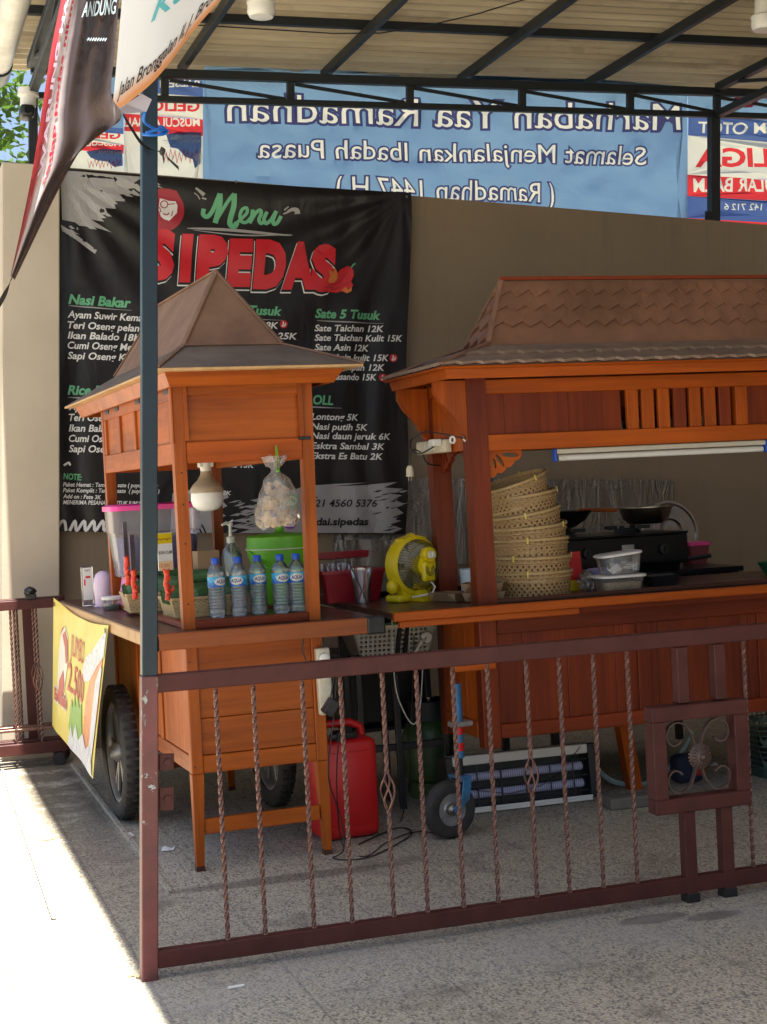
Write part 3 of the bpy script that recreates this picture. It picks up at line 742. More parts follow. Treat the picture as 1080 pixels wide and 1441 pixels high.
# body panels
def planks_x(bm, x0, x1, y, z0, z1, n, th=.014):
    h = (z1 - z0) / n
    for i in range(n): box(bm, x0, x1, y, y + th, z0 + i*h + .0012, z0 + (i+1)*h - .0012, .002)
def planks_z(bm, y0, y1, x, z0, z1, n, th=.014):
    h = (y1 - y0) / n
    for i in range(n): box(bm, x, x + th, y0 + i*h + .0012, y0 + (i+1)*h - .0012, z0, z1, .002)
bm = B(); planks_x(bm, pw, W_-pw, .012, .44, .862, 3); obj('front_panel', bm, M_['teak_x'], cart)
bm = B(); box(bm, pw, W_-pw, .004, .034, .372, .439, .003); obj('lower_rail', bm, M_['teak_x'], cart)
bm = B(); planks_x(bm, pw, W_-pw, D_ - .03, .44, .862, 3); obj('back_panel', bm, M_['teak_x'], cart)
for x, nm in ((.008, 'side_panel'), (W_ - .022, 'side_panel')):
    bm = B(); planks_z(bm, pw, D_ - pw, x, .44, .862, 5); obj(nm, bm, M_['teak_z'], cart)
    bm = B(); box(bm, x - .005, x + .025, pw, D_ - pw, .372, .439, .003); obj('lower_rail', bm, M_['teak_y'], cart)
    for y in (.5, 1.0):
        bm = B(); box(bm, (x - .008 if x < .1 else x + .014), (x if x < .1 else x + .022), y, y + .05, .44, .86, .002); obj('stile', bm, M_['teak_z'], cart)
bm = B(); box(bm, pw, W_-pw, D_*.3, D_*.3+.02, .372, .40); box(bm, .03, W_-.03, .03, D_-.03, .376, .388, 0); obj('body_floor', bm, M_['redwood_y'], cart)
bm = B(); box(bm, pw-.004, W_-pw+.004, .010, .036, .138, .196, .003); obj('stretcher', bm, M_['teak_x'], cart)
bm = B(); box(bm, pw-.004, W_-pw+.004, D_-.036, D_-.010, .138, .196, .003); obj('stretcher', bm, M_['teak_x'], cart)
# counter
CX0, CX1, CY0, CY1 = -.145, .765, -.105, 2.33
bm = B()
n = 5
for i in range(n):
    x0 = CX0 + .02 + (CX1 - CX0 - .02) * i / n; x1 = CX0 + .02 + (CX1 - CX0 - .02) * (i+1) / n
    box(bm, x0 + .0006, x1 - .0006, CY0 + .022, CY1, .894, .922, .002)
obj('counter_top', bm, M_['darkwood_y'], cart)
bm = B(); box(bm, CX0 + .02, CX1, CY0, CY0 + .0215, .862, .9245, .004); obj('counter_edge', bm, wood('worn_edge', (.16, .045, .015), (.36, .10, .028), 'x', dirt=.7, coat=.1), cart)
bm = B(); box(bm, CX0, CX0 + .0195, CY0 + .09, CY1, .866, .918, .004); obj('counter_edge', bm, M_['paleedge'], cart)
bm = B(); box(bm, CX1 - .02, CX1 + .0005, CY0 + .03, CY1, .866, .8935, .004); obj('counter_edge', bm, M_['teak_y'], cart)
bm = B(); box(bm, CX0 - .004, CX0 + .024, CY0 - .004, CY0 + .088, .858, .922, .01, 2); obj('corner_tape', bm, M_['black'], cart)
bm = B(); box(bm, CX1 - .07, CX1 + .006, CY0 - .006, CY0 + .05, .858, .928, .008, 2); obj('corner_tape', bm, M_['black'], cart)
# front sill between posts on the counter
bm = B(); box(bm, pw + .002, W_ - .002 - pw, .01, .038, .9225, .955, .003); obj('counter_sill', bm, M_['redwood_x'], cart)
for x in (.008, W_ - .036):
    bm = B(); box(bm, x, x + .028, pw + .002, D_ - pw - .002, .9225, .945, .003); obj('counter_sill', bm, M_['redwood_y'], cart)
# upper posts and box
BZ0, BZ1 = 1.555, 1.86
for x in (0, W_ - pw):
    for y in (.012, D_ - pw):
        bm = B(); s_ = -.004 if x == 0 else .012
        hexa(bm, [(x, y, .923), (x+pw, y, .923), (x+pw, y+pw, .923), (x, y+pw, .923)], [(x+s_, y, BZ1+.04), (x+pw+s_, y, BZ1+.04), (x+pw+s_, y+pw, BZ1+.04), (x+s_, y+pw, BZ1+.04)])
        obj('post', bm, M_['teak_z'], cart)
ex = W_ + .008
for y, nm in ((.002, 'f'), (D_ - .03, 'b')):
    bm = B(); box(bm, pw, ex - pw, y + .012, y + .04, BZ0, BZ0 + .082, .003); obj('lower_beam', bm, M_['orange_x'], cart)
    bm = B(); box(bm, pw + .003, ex - pw - .003, y + .03, y + .042, BZ0 + .08, BZ1 - .03, .001); obj('box_panel', bm, M_['teak_x'], cart)
    bm = B(); box(bm, pw, ex - pw, y + .014, y + .04, BZ1 - .05, BZ1 + .02, .003); obj('top_rail', bm, M_['teak_x'], cart)
bm = B(); box(bm, -.008, .0, .004, .046, 1.63, BZ1 + .02, .003); box(bm, pw - .004, pw + .012, .006, .02, 1.64, BZ1 - .01, .002); obj('trim_strip', bm, M_['teak_z'], cart)
bm = B(); box(bm, W_ - .048, W_ - .028, .006, .02, 1.64, BZ1 - .01, .002); obj('trim_strip', bm, M_['teak_z'], cart)
for x in (-.002, W_ - .02):
    bm = B(); box(bm, x, x + .026, pw + .012, D_ - pw, BZ0, BZ0 + .082, .003); obj('lower_beam', bm, M_['teak_y'], cart)
    bm = B(); box(bm, x + .012, x + .022, pw + .012, D_ - pw, BZ0 + .08, BZ1 - .03, .001); obj('box_panel', bm, M_['teak_y'], cart)
    bm = B(); box(bm, x, x + .026, pw + .012, D_ - pw, BZ1 - .06, BZ1 + .02, .003); obj('top_rail', bm, M_['teak_y'], cart)
    for y in [pw + .012 + (D_ - 2*pw - .012 - .045) * k / 4 for k in range(5)]:
        bm = B(); box(bm, x + .001, x + .025, y, y + .045, BZ0 + .083, BZ1 - .061, .002); obj('box_stile', bm, M_['teak_z'], cart)
for y in (.06, .62, 1.1, 1.34):
    bm = B(); box(bm, -.006, -.002, y, y + .085, BZ1 - .035, BZ1 - .005, .001); obj('hinge', bm, M_['bluegrey'], cart)
bm = B()
for x in (.012, W_ + .0): 
    for z in (1.02, 1.25, 1.40, 1.52, .40, .80):
        q = bmesh.ops.create_uvsphere(bm, u_segments=8, v_segments=5, radius=.0034, matrix=T(x if z < .9 else x + .01, -.001 if z < .9 else .012, z))
box(bm, W_ - .055, W_ - .005, .004, .011, 1.628, 1.640, .001)
obj('nail_heads', bm, M_['steel'], cart, True)
# fascia + roof
EX0, EX1, EY0, EY1 = -.095, .705, -.185, 2.05
def frustum_band(bm, lo, hi, z0, z1, th=.018):
    (a0, a1, b0, b1), (c0, c1, d0, d1) = lo, hi
    L0 = [(a0,b0,z0),(a1,b0,z0),(a1,b1,z0),(a0,b1,z0)]; L1 = [(c0,d0,z1),(c1,d0,z1),(c1,d1,z1),(c0,d1,z1)]
    K0 = [(a0+th,b0+th,z0),(a1-th,b0+th,z0),(a1-th,b1-th,z0),(a0+th,b1-th,z0)]; K1 = [(c0+th,d0+th,z1),(c1-th,d0+th,z1),(c1-th,d1-th,z1),(c0+th,d1-th,z1)]
    for k in range(4):
        j = (k+1) % 4
        hexa(bm, [L0[k], L0[j], K0[j], K0[k]], [L1[k], L1[j], K1[j], K1[k]])
bm = B(); frustum_band(bm, (-.03, .615, -.09, 1.96), (-.052, .648, -.118, 1.985), 1.842, 1.893); obj('fascia', bm, M_['teak_x'], cart)
bm = B(); box(bm, .0, W_, .06, D_ - .06, BZ1 + .0, BZ1 + .012, 0); obj('ceiling_board', bm, M_['redwood_y'], cart)
bm = B(); frustum_band(bm, (EX0, EX1, EY0, EY1), (EX0, EX1, EY0, EY1), 1.894, 1.903, .12); obj('eave_board', bm, M_['paleedge'], cart)
rc = (EX0 + EX1) / 2; KX, KY0, KY1 = .205, .22, 1.72; RY0, RY1 = .44, 1.60; ZE, ZK, ZR = 1.904, 2.02, 2.345
E4 = [(EX0,EY0,ZE),(EX1,EY0,ZE),(EX1,EY1,ZE),(EX0,EY1,ZE)]
K4 = [(rc-KX,KY0,ZK),(rc+KX,KY0,ZK),(rc+KX,KY1,ZK),(rc-KX,KY1,ZK)]
RF, RB = (rc, RY0, ZR), (rc, RY1, ZR)
bm = B()
for k in range(4): poly(bm, [E4[k], E4[(k+1) % 4], K4[(k+1) % 4], K4[k]])
bmesh.ops.solidify(bm, geom=list(bm.faces), thickness=.006)
rl = obj('lower_roof', bm, M_['felt_low'], cart)
bm = B(); poly(bm, [K4[0], K4[1], RF]); poly(bm, [K4[1], K4[2], RB, RF]); poly(bm, [K4[2], K4[3], RB]); poly(bm, [K4[3], K4[0], RF, RB])
obj('upper_roof', bm, M_['felt'], cart)
bm = B(); up_ = Vector((0, 0, .004))
for a, b in ((K4[0], RF), (K4[1], RF), (K4[2], RB), (K4[3], RB), (RF, RB), (K4[0], E4[0]), (K4[1], E4[1]), (K4[0], K4[1])):
    beam(bm, Vector(a) + up_, Vector(b) + up_, .022, .008, bev=.003)
obj('ridge_strips', bm, M_['felt'], cart)
# wheels
def spoked_wheel(parent, M, R_=.30, w=.075):
    rt = bpy.data.objects.new('wheel', None); link(rt); rt.parent = parent; rt.matrix_local = M
    bm = B(); pr = [(R_-.075, -w*.38), (R_-.05, -w*.5), (R_-.02, -w*.47), (R_-.004, -w*.28), (R_, 0), (R_-.004, w*.28), (R_-.02, w*.47), (R_-.05, w*.5), (R_-.075, w*.38)]
    lathe(bm, pr + [pr[0]], 56, RY(90), caps=False)
    for k in range(46):
        for s in (-1, 1):
            a = 2*math.pi*(k + (.25 if s > 0 else 0))/46
            box(bm, s*.004 if s > 0 else -w*.40, w*.40 if s > 0 else -.004, -.006, .006, R_-.012, R_+.0012, .001, M=RX(math.degrees(a)))
    obj('tyre', bm, M_['rubber'], rt, True)
    bm = B(); lathe(bm, [(R_-.072, -.022), (R_-.088, -.024), (R_-.098, -.012), (R_-.098, .012), (R_-.088, .024), (R_-.072, .022)], 48, RY(90), caps=False); obj('rim', bm, M_['rim'], rt, True)
    bm = B()
    for k in range(6):
        a = 2*math.pi*k/6
        for d in (-.14, .14):
            beam(bm, (0, .035*math.cos(a), .035*math.sin(a)), (0, (R_-.095)*math.cos(a+d), (R_-.095)*math.sin(a+d)), .012, .014)
    obj('spokes', bm, M_['rim'], rt)
    bm = B(); lathe(bm, [(0, -.05), (.022, -.05), (.045, -.02), (.045, .02), (.022, .05), (0, .05)], 20, RY(90)); obj('hub', bm, M_['rim'], rt, True)
    return rt
spoked_wheel(cart, T(-.062, 1.17, .30)); spoked_wheel(cart, T(W_ + .062, 1.05, .30))
bm = B(); tube(bm, [(-.05, 1.15, .30), (W_ + .05, 1.07, .30)], .014, 10); box(bm, .05, .09, 1.08, 1.14, .29, .375); box(bm, W_-.09, W_-.05, 1.06, 1.12, .29, .375); obj('axle', bm, M_['steel'], cart)

# ------------------------------------------------------------------ cart two
C2 = MF @ T(1.607, 1.30, 0)
stall = thing('snack_cart', 'long dark red wood food cart with zigzag shingled roof and slatted window, on the right', 'food cart', C2)
L2, D2 = 2.10, .52                  # post-to-post
q2 = .085
# corner posts (full height) and legs
for x in (0, L2 - q2):
    for y in (0, D2 - .07):
        bm = B(); hexa(bm, [(x+.004,y,.918),(x+q2+.004,y,.918),(x+q2+.004,y+.07,.918),(x+.004,y+.07,.918)], [(x-.004,y,1.86),(x+q2-.004,y,1.86),(x+q2-.004,y+.07,1.86),(x-.004,y+.07,1.86)])
        obj('post', bm, M_['redwood_z'], stall)
        bm = B(); box(bm, x+.006, x+.082, y+.004, y+.07, .335, .866, .003); obj('leg', bm, M_['redwood_z'], stall)
# a splayed inner prop under the body, towards the right
bm = B(); hexa(bm, [(.87,.44,0),(.93,.44,0),(.93,.50,0),(.87,.50,0)], [(.80,.40,.376),(.86,.40,.376),(.86,.46,.376),(.80,.46,.376)]); obj('leg', bm, M_['orange_z'], stall)
bm = B(); hexa(bm, [(1.9,.44,0),(1.96,.44,0),(1.96,.50,0),(1.9,.50,0)], [(1.9,.40,.376),(1.96,.40,.376),(1.96,.46,.376),(1.9,.46,.376)]); obj('leg', bm, M_['orange_z'], stall)
# body
bm = B()
edges = [.084, .20, .40, .62, .66, .82, .88, 1.06, 1.22, 1.26, 1.44, 1.60, 1.66, 1.84, L2 - q2 + .004]
for a, b in zip(edges, edges[1:]): box(bm, a + .0008, b - .0008, .022, .038, .43, .866, .002)
obj('front_panel', bm, M_['redwood_z'], stall)
bm = B(); box(bm, .084, L2 - q2, .006, .04, .372, .43, .003); obj('lower_rail', bm, M_['redwood_x'], stall)
bm = B(); box(bm, .084, L2 - q2, .008, .03, .80, .866, .003); obj('upper_rail', bm, M_['redwood_x'], stall)
for x in (.72, 1.30, 1.68):
    bm = B(); box(bm, x, x + .06, .009, .0215, .431, .80, .002); obj('stile', bm, M_['redwood_z'], stall)
bm = B(); planks_z(bm, .07, D2 - .066, .012, .44, .866, 3); obj('side_panel', bm, M_['orange_z'], stall)
bm = B(); box(bm, .002, .03, .071, D2 - .07, .372, .44, .003); obj('lower_rail', bm, M_['orange_y'], stall)
bm = B(); box(bm, .09, L2 - q2, D2 - .04, D2 - .02, .372, .866, .002); obj('back_panel', bm, M_['redwood_x'], stall)
bm = B(); box(bm, .03, L2 - .03, .04, D2 - .04, .376, .39, 0); obj('body_floor', bm, M_['redwood_x'], stall)
bm = B(); box(bm, -.12, .06, -.03, .004, .665, .70, .003); obj('handle_bracket', bm, M_['orange_x'], stall)
# counter: planks with fascia
bm = B()
n = 5
for i in range(n): box(bm, -.385, L2 + .3, -.069 + .84*i/n, -.069 + .84*(i+1)/n - .002, .900, .926, .002)
box(bm, -.385, .30, .7715, 1.05, .900, .926, .002)
obj('counter_top', bm, M_['darkwood_x'], stall)
bm = B(); box(bm, -.39, 1.395, -.095, -.0705, .893, .9295, .004); obj('counter_edge', bm, M_['orange_x'], stall)
bm = B(); box(bm, 1.3955, L2 + .3, -.099, -.0705, .876, .9285, .004); obj('counter_edge', bm, M_['orange_x'], stall)
bm = B(); box(bm, -.36, .42, -.075, -.045, .866, .8925, .003); obj('counter_bearer', bm, M_['orange_x'], stall)
bm = B(); box(bm, .421, L2, -.05, .0, .868, .8995, .003); obj('counter_bearer', bm, M_['redwood_x'], stall)
bm = B(); box(bm, q2 + .006, L2 - q2, .01, .035, .9265, .945, .003); obj('counter_sill', bm, M_['darkwood_x'], stall)
# head beams
bm = B(); box(bm, q2 - .004, L2 - q2, .008, .05, 1.787, 1.846, .003); obj('upper_beam', bm, M_['orange_x'], stall)
bm = B(); box(bm, q2 - .004, L2 - q2, .006, .052, 1.553, 1.620, .003); obj('lower_beam', bm, M_['orange_x'], stall)
wx = lambda px: AF(px, 580, y=1.31).x - 1.607
sx0, sx1 = wx(877), wx(1036)
bm = B()
e = [q2 - .002, .17, .33, .46, sx0]
for a, b in zip(e, e[1:]): box(bm, a + .0006, b - .0006, .028, .04, 1.618, 1.789, .001)
obj('head_panel', bm, M_['redwood_z'], stall)
bm = B(); box(bm, sx1 + .055, L2 - q2, .028, .04, 1.618, 1.789, .001); obj('head_panel', bm, M_['redwood_z'], stall)
bm = B(); box(bm, sx1, sx1 + .056, .0055, .05, 1.6205, 1.7865, .002); obj('head_stile', bm, M_['orange_z'], stall)
sl = [(884, 900), (905, 922), (928, 944), (950, 967), (972, 988), (993, 1009), (1014, 1030)]
for i, (a, b) in enumerate(sl):
    bm = B(); box(bm, wx(a), wx(b), .014, .036, 1.6195, 1.788, .002); obj('slat', bm, M_['redwood_z' if i in (3, 6) else 'orange_z'], stall)
bm = B(); planks_z(bm, .068, D2 - .068, .008, 1.56, 1.84, 4, .012); obj('side_board', bm, M_['orange_z'], stall)
bm = B(); box(bm, -.002, .03, .06, D2 - .06, 1.80, 1.85, .003); obj('side_rail', bm, M_['orange_y'], stall)
bm = B(); box(bm, q2, L2 - q2, D2 - .05, D2 - .02, 1.74, 1.846, .003); obj('upper_beam', bm, M_['orange_x'], stall)
bm = B(); box(bm, q2, L2 - q2, D2 - .048, D2 - .03, 1.60, 1.739, .001); obj('gap_darkening_board', bm, M_['redwood_x'], stall)  # added behind the slats to darken the gaps between them
bm = B(); box(bm, q2, L2 - q2, .055, D2 - .055, 1.556, 1.566, 0); obj('shelf', bm, M_['redwood_x'], stall)
# carved scalloped brackets with leaf cut-outs
def bracket(parent, M, w=.155, h=.105, m=None):
    outer = [(0, 0), (0, -h)]
    lob = [(.02, -h), (.055, -.092), (.085, -.072), (.112, -.046), (.140, -.020)]
    pts = [(0, 0), (0, -h), (.018, -h - .004), (.034, -h + .006), (.040, -h + .016), (.056, -h + .012), (.074, -h + .022), (.082, -h + .038), (.098, -h + .036), (.114, -h + .050), (.118, -h + .062), (.136, -h + .064), (.150, -h + .080), (w, 0)]
    leafs = [((.030, -.050), 100, .022, .007), ((.055, -.040), 125, .032, .009), ((.100, -.018), 175, .038, .010)]
    cu = bpy.data.curves.new('t', 'CURVE'); cu.dimensions = '2D'; cu.fill_mode = 'BOTH'; cu.extrude = .009
    loops = [pts]
    for (cx, cy), ang, a, b in leafs:
        ca, sa = math.cos(R(ang)), math.sin(R(ang))
        loops.append([(cx + ca*a*math.cos(t_) - sa*b*math.sin(t_)*abs(math.sin(t_))**.3, cy + sa*a*math.cos(t_) + ca*b*math.sin(t_)*abs(math.sin(t_))**.3) for t_ in [2*math.pi*k/18 for k in range(18)]])
    for lp in loops:
        sp = cu.splines.new('POLY'); sp.points.add(len(lp) - 1); sp.use_cyclic_u = True
        for i, (x, y) in enumerate(lp): sp.points[i].co = (x, y, 0, 1)
    o = bpy.data.objects.new('t', cu); link(o); dg = bpy.context.evaluated_depsgraph_get(); dg.update()
    me = bpy.data.meshes.new_from_object(o.evaluated_get(dg)); bpy.data.objects.remove(o); bpy.data.curves.remove(cu)
    bm = B(); bm.from_mesh(me); bpy.data.meshes.remove(me)
    return obj('carved_bracket', bm, m or M_['orange_x'], parent, M=M)
bracket(stall, T(q2, .03, 1.5525) @ RX(90))
bracket(stall, T(.05, .071, 1.585) @ RZ(90) @ RX(90), m=M_['redwood_y'])
bracket(stall, T(.05, D2 - .071, 1.585) @ RZ(-90) @ RX(90), m=M_['redwood_y'])
bracket(stall, T(L2 - q2, .03, 1.5525) @ RZ(180) @ RX(90))
# eave brackets on the left end
for y in (.006, D2 - .05):
    bm = B(); poly(bm, [(-.001, y, 1.60), (-.001, y, 1.845), (-.135, y, 1.845), (-.135, y, 1.80), (-.11, y, 1.755), (-.06, y, 1.70)], .04, (0, 1, 0)); obj('eave_bracket', bm, M_['orange_z'], stall)
# fascia and roof
EX0, EX1, EY0, EY1 = -.175, L2 + .175, -.19, .56
bm = B(); frustum_band(bm, (-.145, L2 + .145, -.155, .525), (-.152, L2 + .152, -.165, .535), 1.842, 1.880); obj('fascia', bm, M_['orange_x'], stall)
bm = B(); frustum_band(bm, (EX0+.008, EX1-.008, EY0+.008, EY1-.008), (EX0, EX1, EY0, EY1), 1.8805, 1.889, .06); obj('eave_board', bm, M_['orange_x'], stall)
bm = B(); box(bm, .02, L2 - .02, .055, D2 - .055, 1.847, 1.857, 0); obj('ceiling_board', bm, M_['redwood_x'], stall)
ZE, ZK, ZR = 1.890, 1.990, 2.270
kx, ky = .125, .045
K = [(kx, ky, ZK), (L2 - kx, ky, ZK), (L2 - kx, .37 - ky, ZK), (kx, .37 - ky, ZK)]
E_ = [(EX0,EY0,ZE),(EX1,EY0,ZE),(EX1,EY1,ZE),(EX0,EY1,ZE)]
RL, RR = (.255, .185, ZR), (L2 - .255, .185, ZR)
bm = B()
for k in range(4): poly(bm, [E_[k], E_[(k+1) % 4], K[(k+1) % 4], K[k]])
poly(bm, [K[0], K[1], RR, RL]); poly(bm, [K[1], K[2], RR]); poly(bm, [K[2], K[3], RL, RR]); poly(bm, [K[3], K[0], RL])
obj('roof_deck', bm, M_['shingle'], stall)
def shingle_row(a0, a1, b0, b1, v0, v1, pitch, amp, lift, m, th=.007, phase=0.0):
    """zigzag-edged course on the slope a0-a1 (bottom edge) to b0-b1 (top edge), between heights v0 and v1"""
    a0, a1, b0, b1 = map(Vector, (a0, a1, b0, b1))
    nrm = (a1 - a0).cross(b0 - a0).normalized()
    def P(s, v): # s metres along, v 0..1
        l = a0.lerp(b0, v); r = a1.lerp(b1, v); d = r - l
        return l + d.normalized() * s, d.length
    _, Ltot = P(0, v0); hgt = (b0 - a0).length
    n = max(2, int(round(Ltot / pitch))); pts = []
    for i in range(n * 2 + 1):
        s = Ltot * i / (2*n); v = v0 + (amp / hgt if (i % 2) else 0) + random.uniform(-.12, .12) * amp / hgt
        p, Lx = P(s, max(v, 0)); p, Lx = P(min(s, Lx), max(v, 0)); pts.append(p)
    top0, Lt = P(0, v1); off = nrm * lift; off2 = nrm * .002
    bm = B(); t0 = [bm.verts.new(p + off) for p in pts]; l0 = [bm.verts.new(p + off - nrm * th) for p in pts]
    tops = [bm.verts.new(P(Lt * i / (2*n), v1)[0] + off2) for i in range(2*n + 1)]
    for i in range(2*n):
        bm.faces.new((t0[i], t0[i+1], tops[i+1], tops[i])); bm.faces.new((l0[i], l0[i+1], t0[i+1], t0[i]))
    return obj('shingle_course', bm, m, stall)
for a, b, c_, d in ((K[0], K[1], RL, RR), (K[3], K[0], RL, RL), (K[2], K[3], RR, RL)):
    for v0, v1 in ((.02, .32), (.25, .56), (.50, .80), (.74, .985)):
        if v0 > .02 or a != K[0]: shingle_row(a, b, c_, d, v0, v1, .086, .034, .016, M_['shingle'], .013)
for a, b, c_, d in ((E_[0], E_[1], K[0], K[1]), (E_[3], E_[0], K[3], K[0])):
    for v0, v1 in ((.0, .55), (.46, .985)):
        shingle_row(a, b, c_, d, v0, v1, .086, .030, .016, M_['shingle_grey'], .012)
bm = B()
beam(bm, Vector(RL) + Vector((-.012, 0, .012)), Vector(RR) + Vector((.012, 0, .012)), .03, .014)
obj('ridge_cap', bm, M_['redwood_x'], stall)
for a, b in ((K[0], RL), (E_[0], K[0]), (K[3], RL), (E_[3], K[3])):
    bm = B(); beam(bm, Vector(a) + Vector((-.002, 0, .012)), Vector(b) + Vector((-.002, 0, .012)), .022, .008); obj('hip_strip', bm, M_['shingle'], stall)
# jockey wheel on a blue stem at the left end
jw = AF(632, 1127, y=1.27)
wq = bpy.data.objects.new('jockey_wheel', None); link(wq); wq.parent = stall
wq.matrix_local = T(jw.x - 1.607, -.03, .118) @ RZ(14)
bm = B(); lathe(bm, [(.066, -.026), (.09, -.034), (.108, -.028), (.117, -.01), (.118, 0), (.117, .01), (.108, .028), (.09, .034), (.066, .026), (.066, -.026)], 44, RX(90), caps=False); obj('tyre', bm, M_['rubber'], wq, True)
bm = B(); lathe(bm, [(0, -.016), (.03, -.016), (.034, -.012), (.06, -.012), (.067, -.024), (.067, .024), (.06, .012), (0, .012)], 36, RX(90) @ RX(180))
for k in range(4):
    a = 2*math.pi*k/4 + .7; lathe(bm, [(0, .02), (.008, .02), (.008, .0), (0, 0)], 8, T(.048*math.cos(a), .0, .048*math.sin(a)) @ RX(90))
obj('rim', bm, M_['rim'], wq, True)
bm = B(); lathe(bm, [(.0, .040), (.012, .040), (.018, .032), (.024, .03), (.026, .01), (0, .01)], 24, RX(90)); obj('hub', bm, M_['ssteel'], wq, True)
bm = B()
for s in (-1, 1):
    beam(bm, (-.004, s*.046, -.004), (.055, s*.046, .045), .03, .008, up=(0, 1, 0)); beam(bm, (.05, s*.046, .035), (.065, s*.046, .125), .04, .008, up=(0, 1, 0))
box(bm, .035, .085, -.05, .05, .118, .13, .003); tube(bm, [(0, -.052, 0), (0, .052, 0)], .008, 10)
obj('fork', bm, M_['bluepaint'], wq)
bm = B(); tube(bm, [(.062, 0, .125), (.062, 0, .20)], .013, 14); obj('inner_stem', bm, M_['steel'], wq, True)
bm = B(); tube(bm, [(.062, 0, .20), (.062, 0, .50)], .021, 16); obj('stem', bm, M_['bluepaint'], wq, True)
bm = B(); tube(bm, [(.062, 0, .228), (.062, 0, .262)], .0215, 16, caps=False); tube(bm, [(.062, 0, .295), (.062, 0, .335)], .0215, 16, caps=False); obj('stem_marks', bm, M_['red'], wq, True)
bm = B(); box(bm, .03, .12, -.028, .03, .325, .347, .004); obj('stem_clamp', bm, M_['rim'], wq)

# ------------------------------------------------------------------ menu banner on the wall
YM = 9.07
def mfold(x, z):
    """cloth relief: folds fanning from the top corners and hanging down the sides (metres towards the viewer)"""
    u = (x - .99) / 2.06; v = (z - 1.27) / 2.05
    r = 0
    dx, dz = u, 1.0 - v
    a = math.atan2(dz, dx + 1e-4); d = math.hypot(dx, dz)
    r += .010 * math.sin(a * 19 + 1.0) * min(1, d * 4) * math.exp(-d * 1.7)
    dx = 1.0 - u
    a = math.atan2(dz, dx + 1e-4); d = math.hypot(dx, dz)
    r += .012 * math.sin(a * 17 + .4) * min(1, d * 4) * math.exp(-d * 1.3)
    r += .010 * math.sin(u * 60 + 2.5 * math.sin(v * 4)) * math.exp(-((u - .90) / .10) ** 2) * (1 - v * .6)
    r += .008 * math.sin(u * 70 + 2 * math.sin(v * 5)) * math.exp(-(u / .10) ** 2) * (1 - v * .5)
    r += .004 * noise.noise(Vector((x * 3, z * 2.2, 1.3))) + .0015 * noise.noise(Vector((x * 11, z * 7, 4)))
    return r + .012
def onm(x, z, lift): return Vector((x, YM - mfold(x, z) - lift, z))
def mp2(px, py): p = AW(px, py, y=YM - .012); return (p.x, p.z)
menu = thing('menu_banner', 'black hanging menu banner with green, white and red lettering on the tan wall', 'banner')
TL, TR, BR, BL = mp2(83, 236), mp2(578, 271), mp2(571, 752), mp2(77, 748)
def mq(u, v, lift=0):
    x = (BL[0]*(1-u) + BR[0]*u)*(1-v) + (TL[0]*(1-u) + TR[0]*u)*v; z = (BL[1]*(1-u) + BR[1]*u)*(1-v) + (TL[1]*(1-u) + TR[1]*u)*v
    x += .012*math.sin(v*9)*(1 if u > .5 else .6)*(abs(u-.5)*2)**6; z -= .012*math.sin(u*math.pi)*(1 if v > .5 else 0)*v
    return onm(x, z, lift)
bm = B(); grid(bm, lambda u, v: mq(u, v), 150, 110); obj('cloth', bm, M_['ink_black'], menu, True)
bm = B()
for p in (mp2(88, 242), mp2(572, 277), mp2(332, 256)):
    lathe(bm, [(0, .004), (.008, .004), (.009, 0), (.006, -.002)], 12, T(p[0], YM - mfold(*p) - .004, p[1]) @ RX(90))
obj('eyelets', bm, M_['ssteel'], menu)
def dens(bm, L=.035):
    bmesh.ops.triangulate(bm, faces=list(bm.faces))
    for _ in range(4):
        e = [q for q in bm.edges if q.calc_length() > L]
        if not e: break
        bmesh.ops.subdivide_edges(bm, edges=e, cuts=1); bmesh.ops.triangulate(bm, faces=[f for f in bm.faces if len(f.verts) > 3])
def mtext(bm, s, px0, py0, px1, cap, bold=.02, shear=.2, lift=.003, py1=None, L=.05):
    a = AW(px0, py0, y=YM); b = AW(px1, py0 if py1 is None else py1, y=YM)
    tb = text(s, cap * 1.0 * 9.0 / 2200, b.x - a.x, bold, shear); dens(tb, L)
    sl = 0 if py1 is None else (b.z - a.z) / (b.x - a.x)
    remap(tb, lambda c: onm(a.x + c.x, a.z + c.y + c.x * sl, lift)); merge(bm, tb)
def mpoly(bm, pts, lift=.003, L=.06):
    t2 = B(); poly(t2, [(*mp2(*p), 0) for p in pts]); dens(t2, L)
    remap(t2, lambda c: onm(c.x, c.y, lift)); merge(bm, t2)
def mstroke(bm, pts, w, lift=.004):
    """brush stroke in photograph pixels with tapering width"""
    sm = []
    P = [Vector(p) for p in pts]
    for i in range(len(P) - 1):
        p0, p1, p2, p3 = [P[min(max(j, 0), len(P)-1)] for j in (i-1, i, i+1, i+2)]
        for q in range(5):
            u = q / 5; sm.append(.5 * ((2*p1) + (p2-p0)*u + (2*p0-5*p1+4*p2-p3)*u*u + (3*p1-p0-3*p2+p3)*u*u*u))
    sm.append(P[-1]); n = len(sm); t2 = B(); prev = None
    for i, p in enumerate(sm):
        d = (sm[min(i+1, n-1)] - sm[max(i-1, 0)]).normalized(); nn = Vector((-d.y, d.x))
        ww = (w(i/(n-1)) if callable(w) else w) / 2
        q = [t2.verts.new((*mp2(*(p + nn*ww)), 0)), t2.verts.new((*mp2(*(p - nn*ww)), 0))]
        if prev: t2.faces.new((prev[0], prev[1], q[1], q[0]))
        prev = q
    remap(t2, lambda c: onm(c.x, c.y, lift)); merge(bm, t2)
def mdisc(bm, px, py, r, lift=.003, n=28, ry=None):
    mpoly(bm, [(px + r*math.cos(2*math.pi*k/n), py + (ry or r)*math.sin(2*math.pi*k/n)) for k in range(n)], lift)
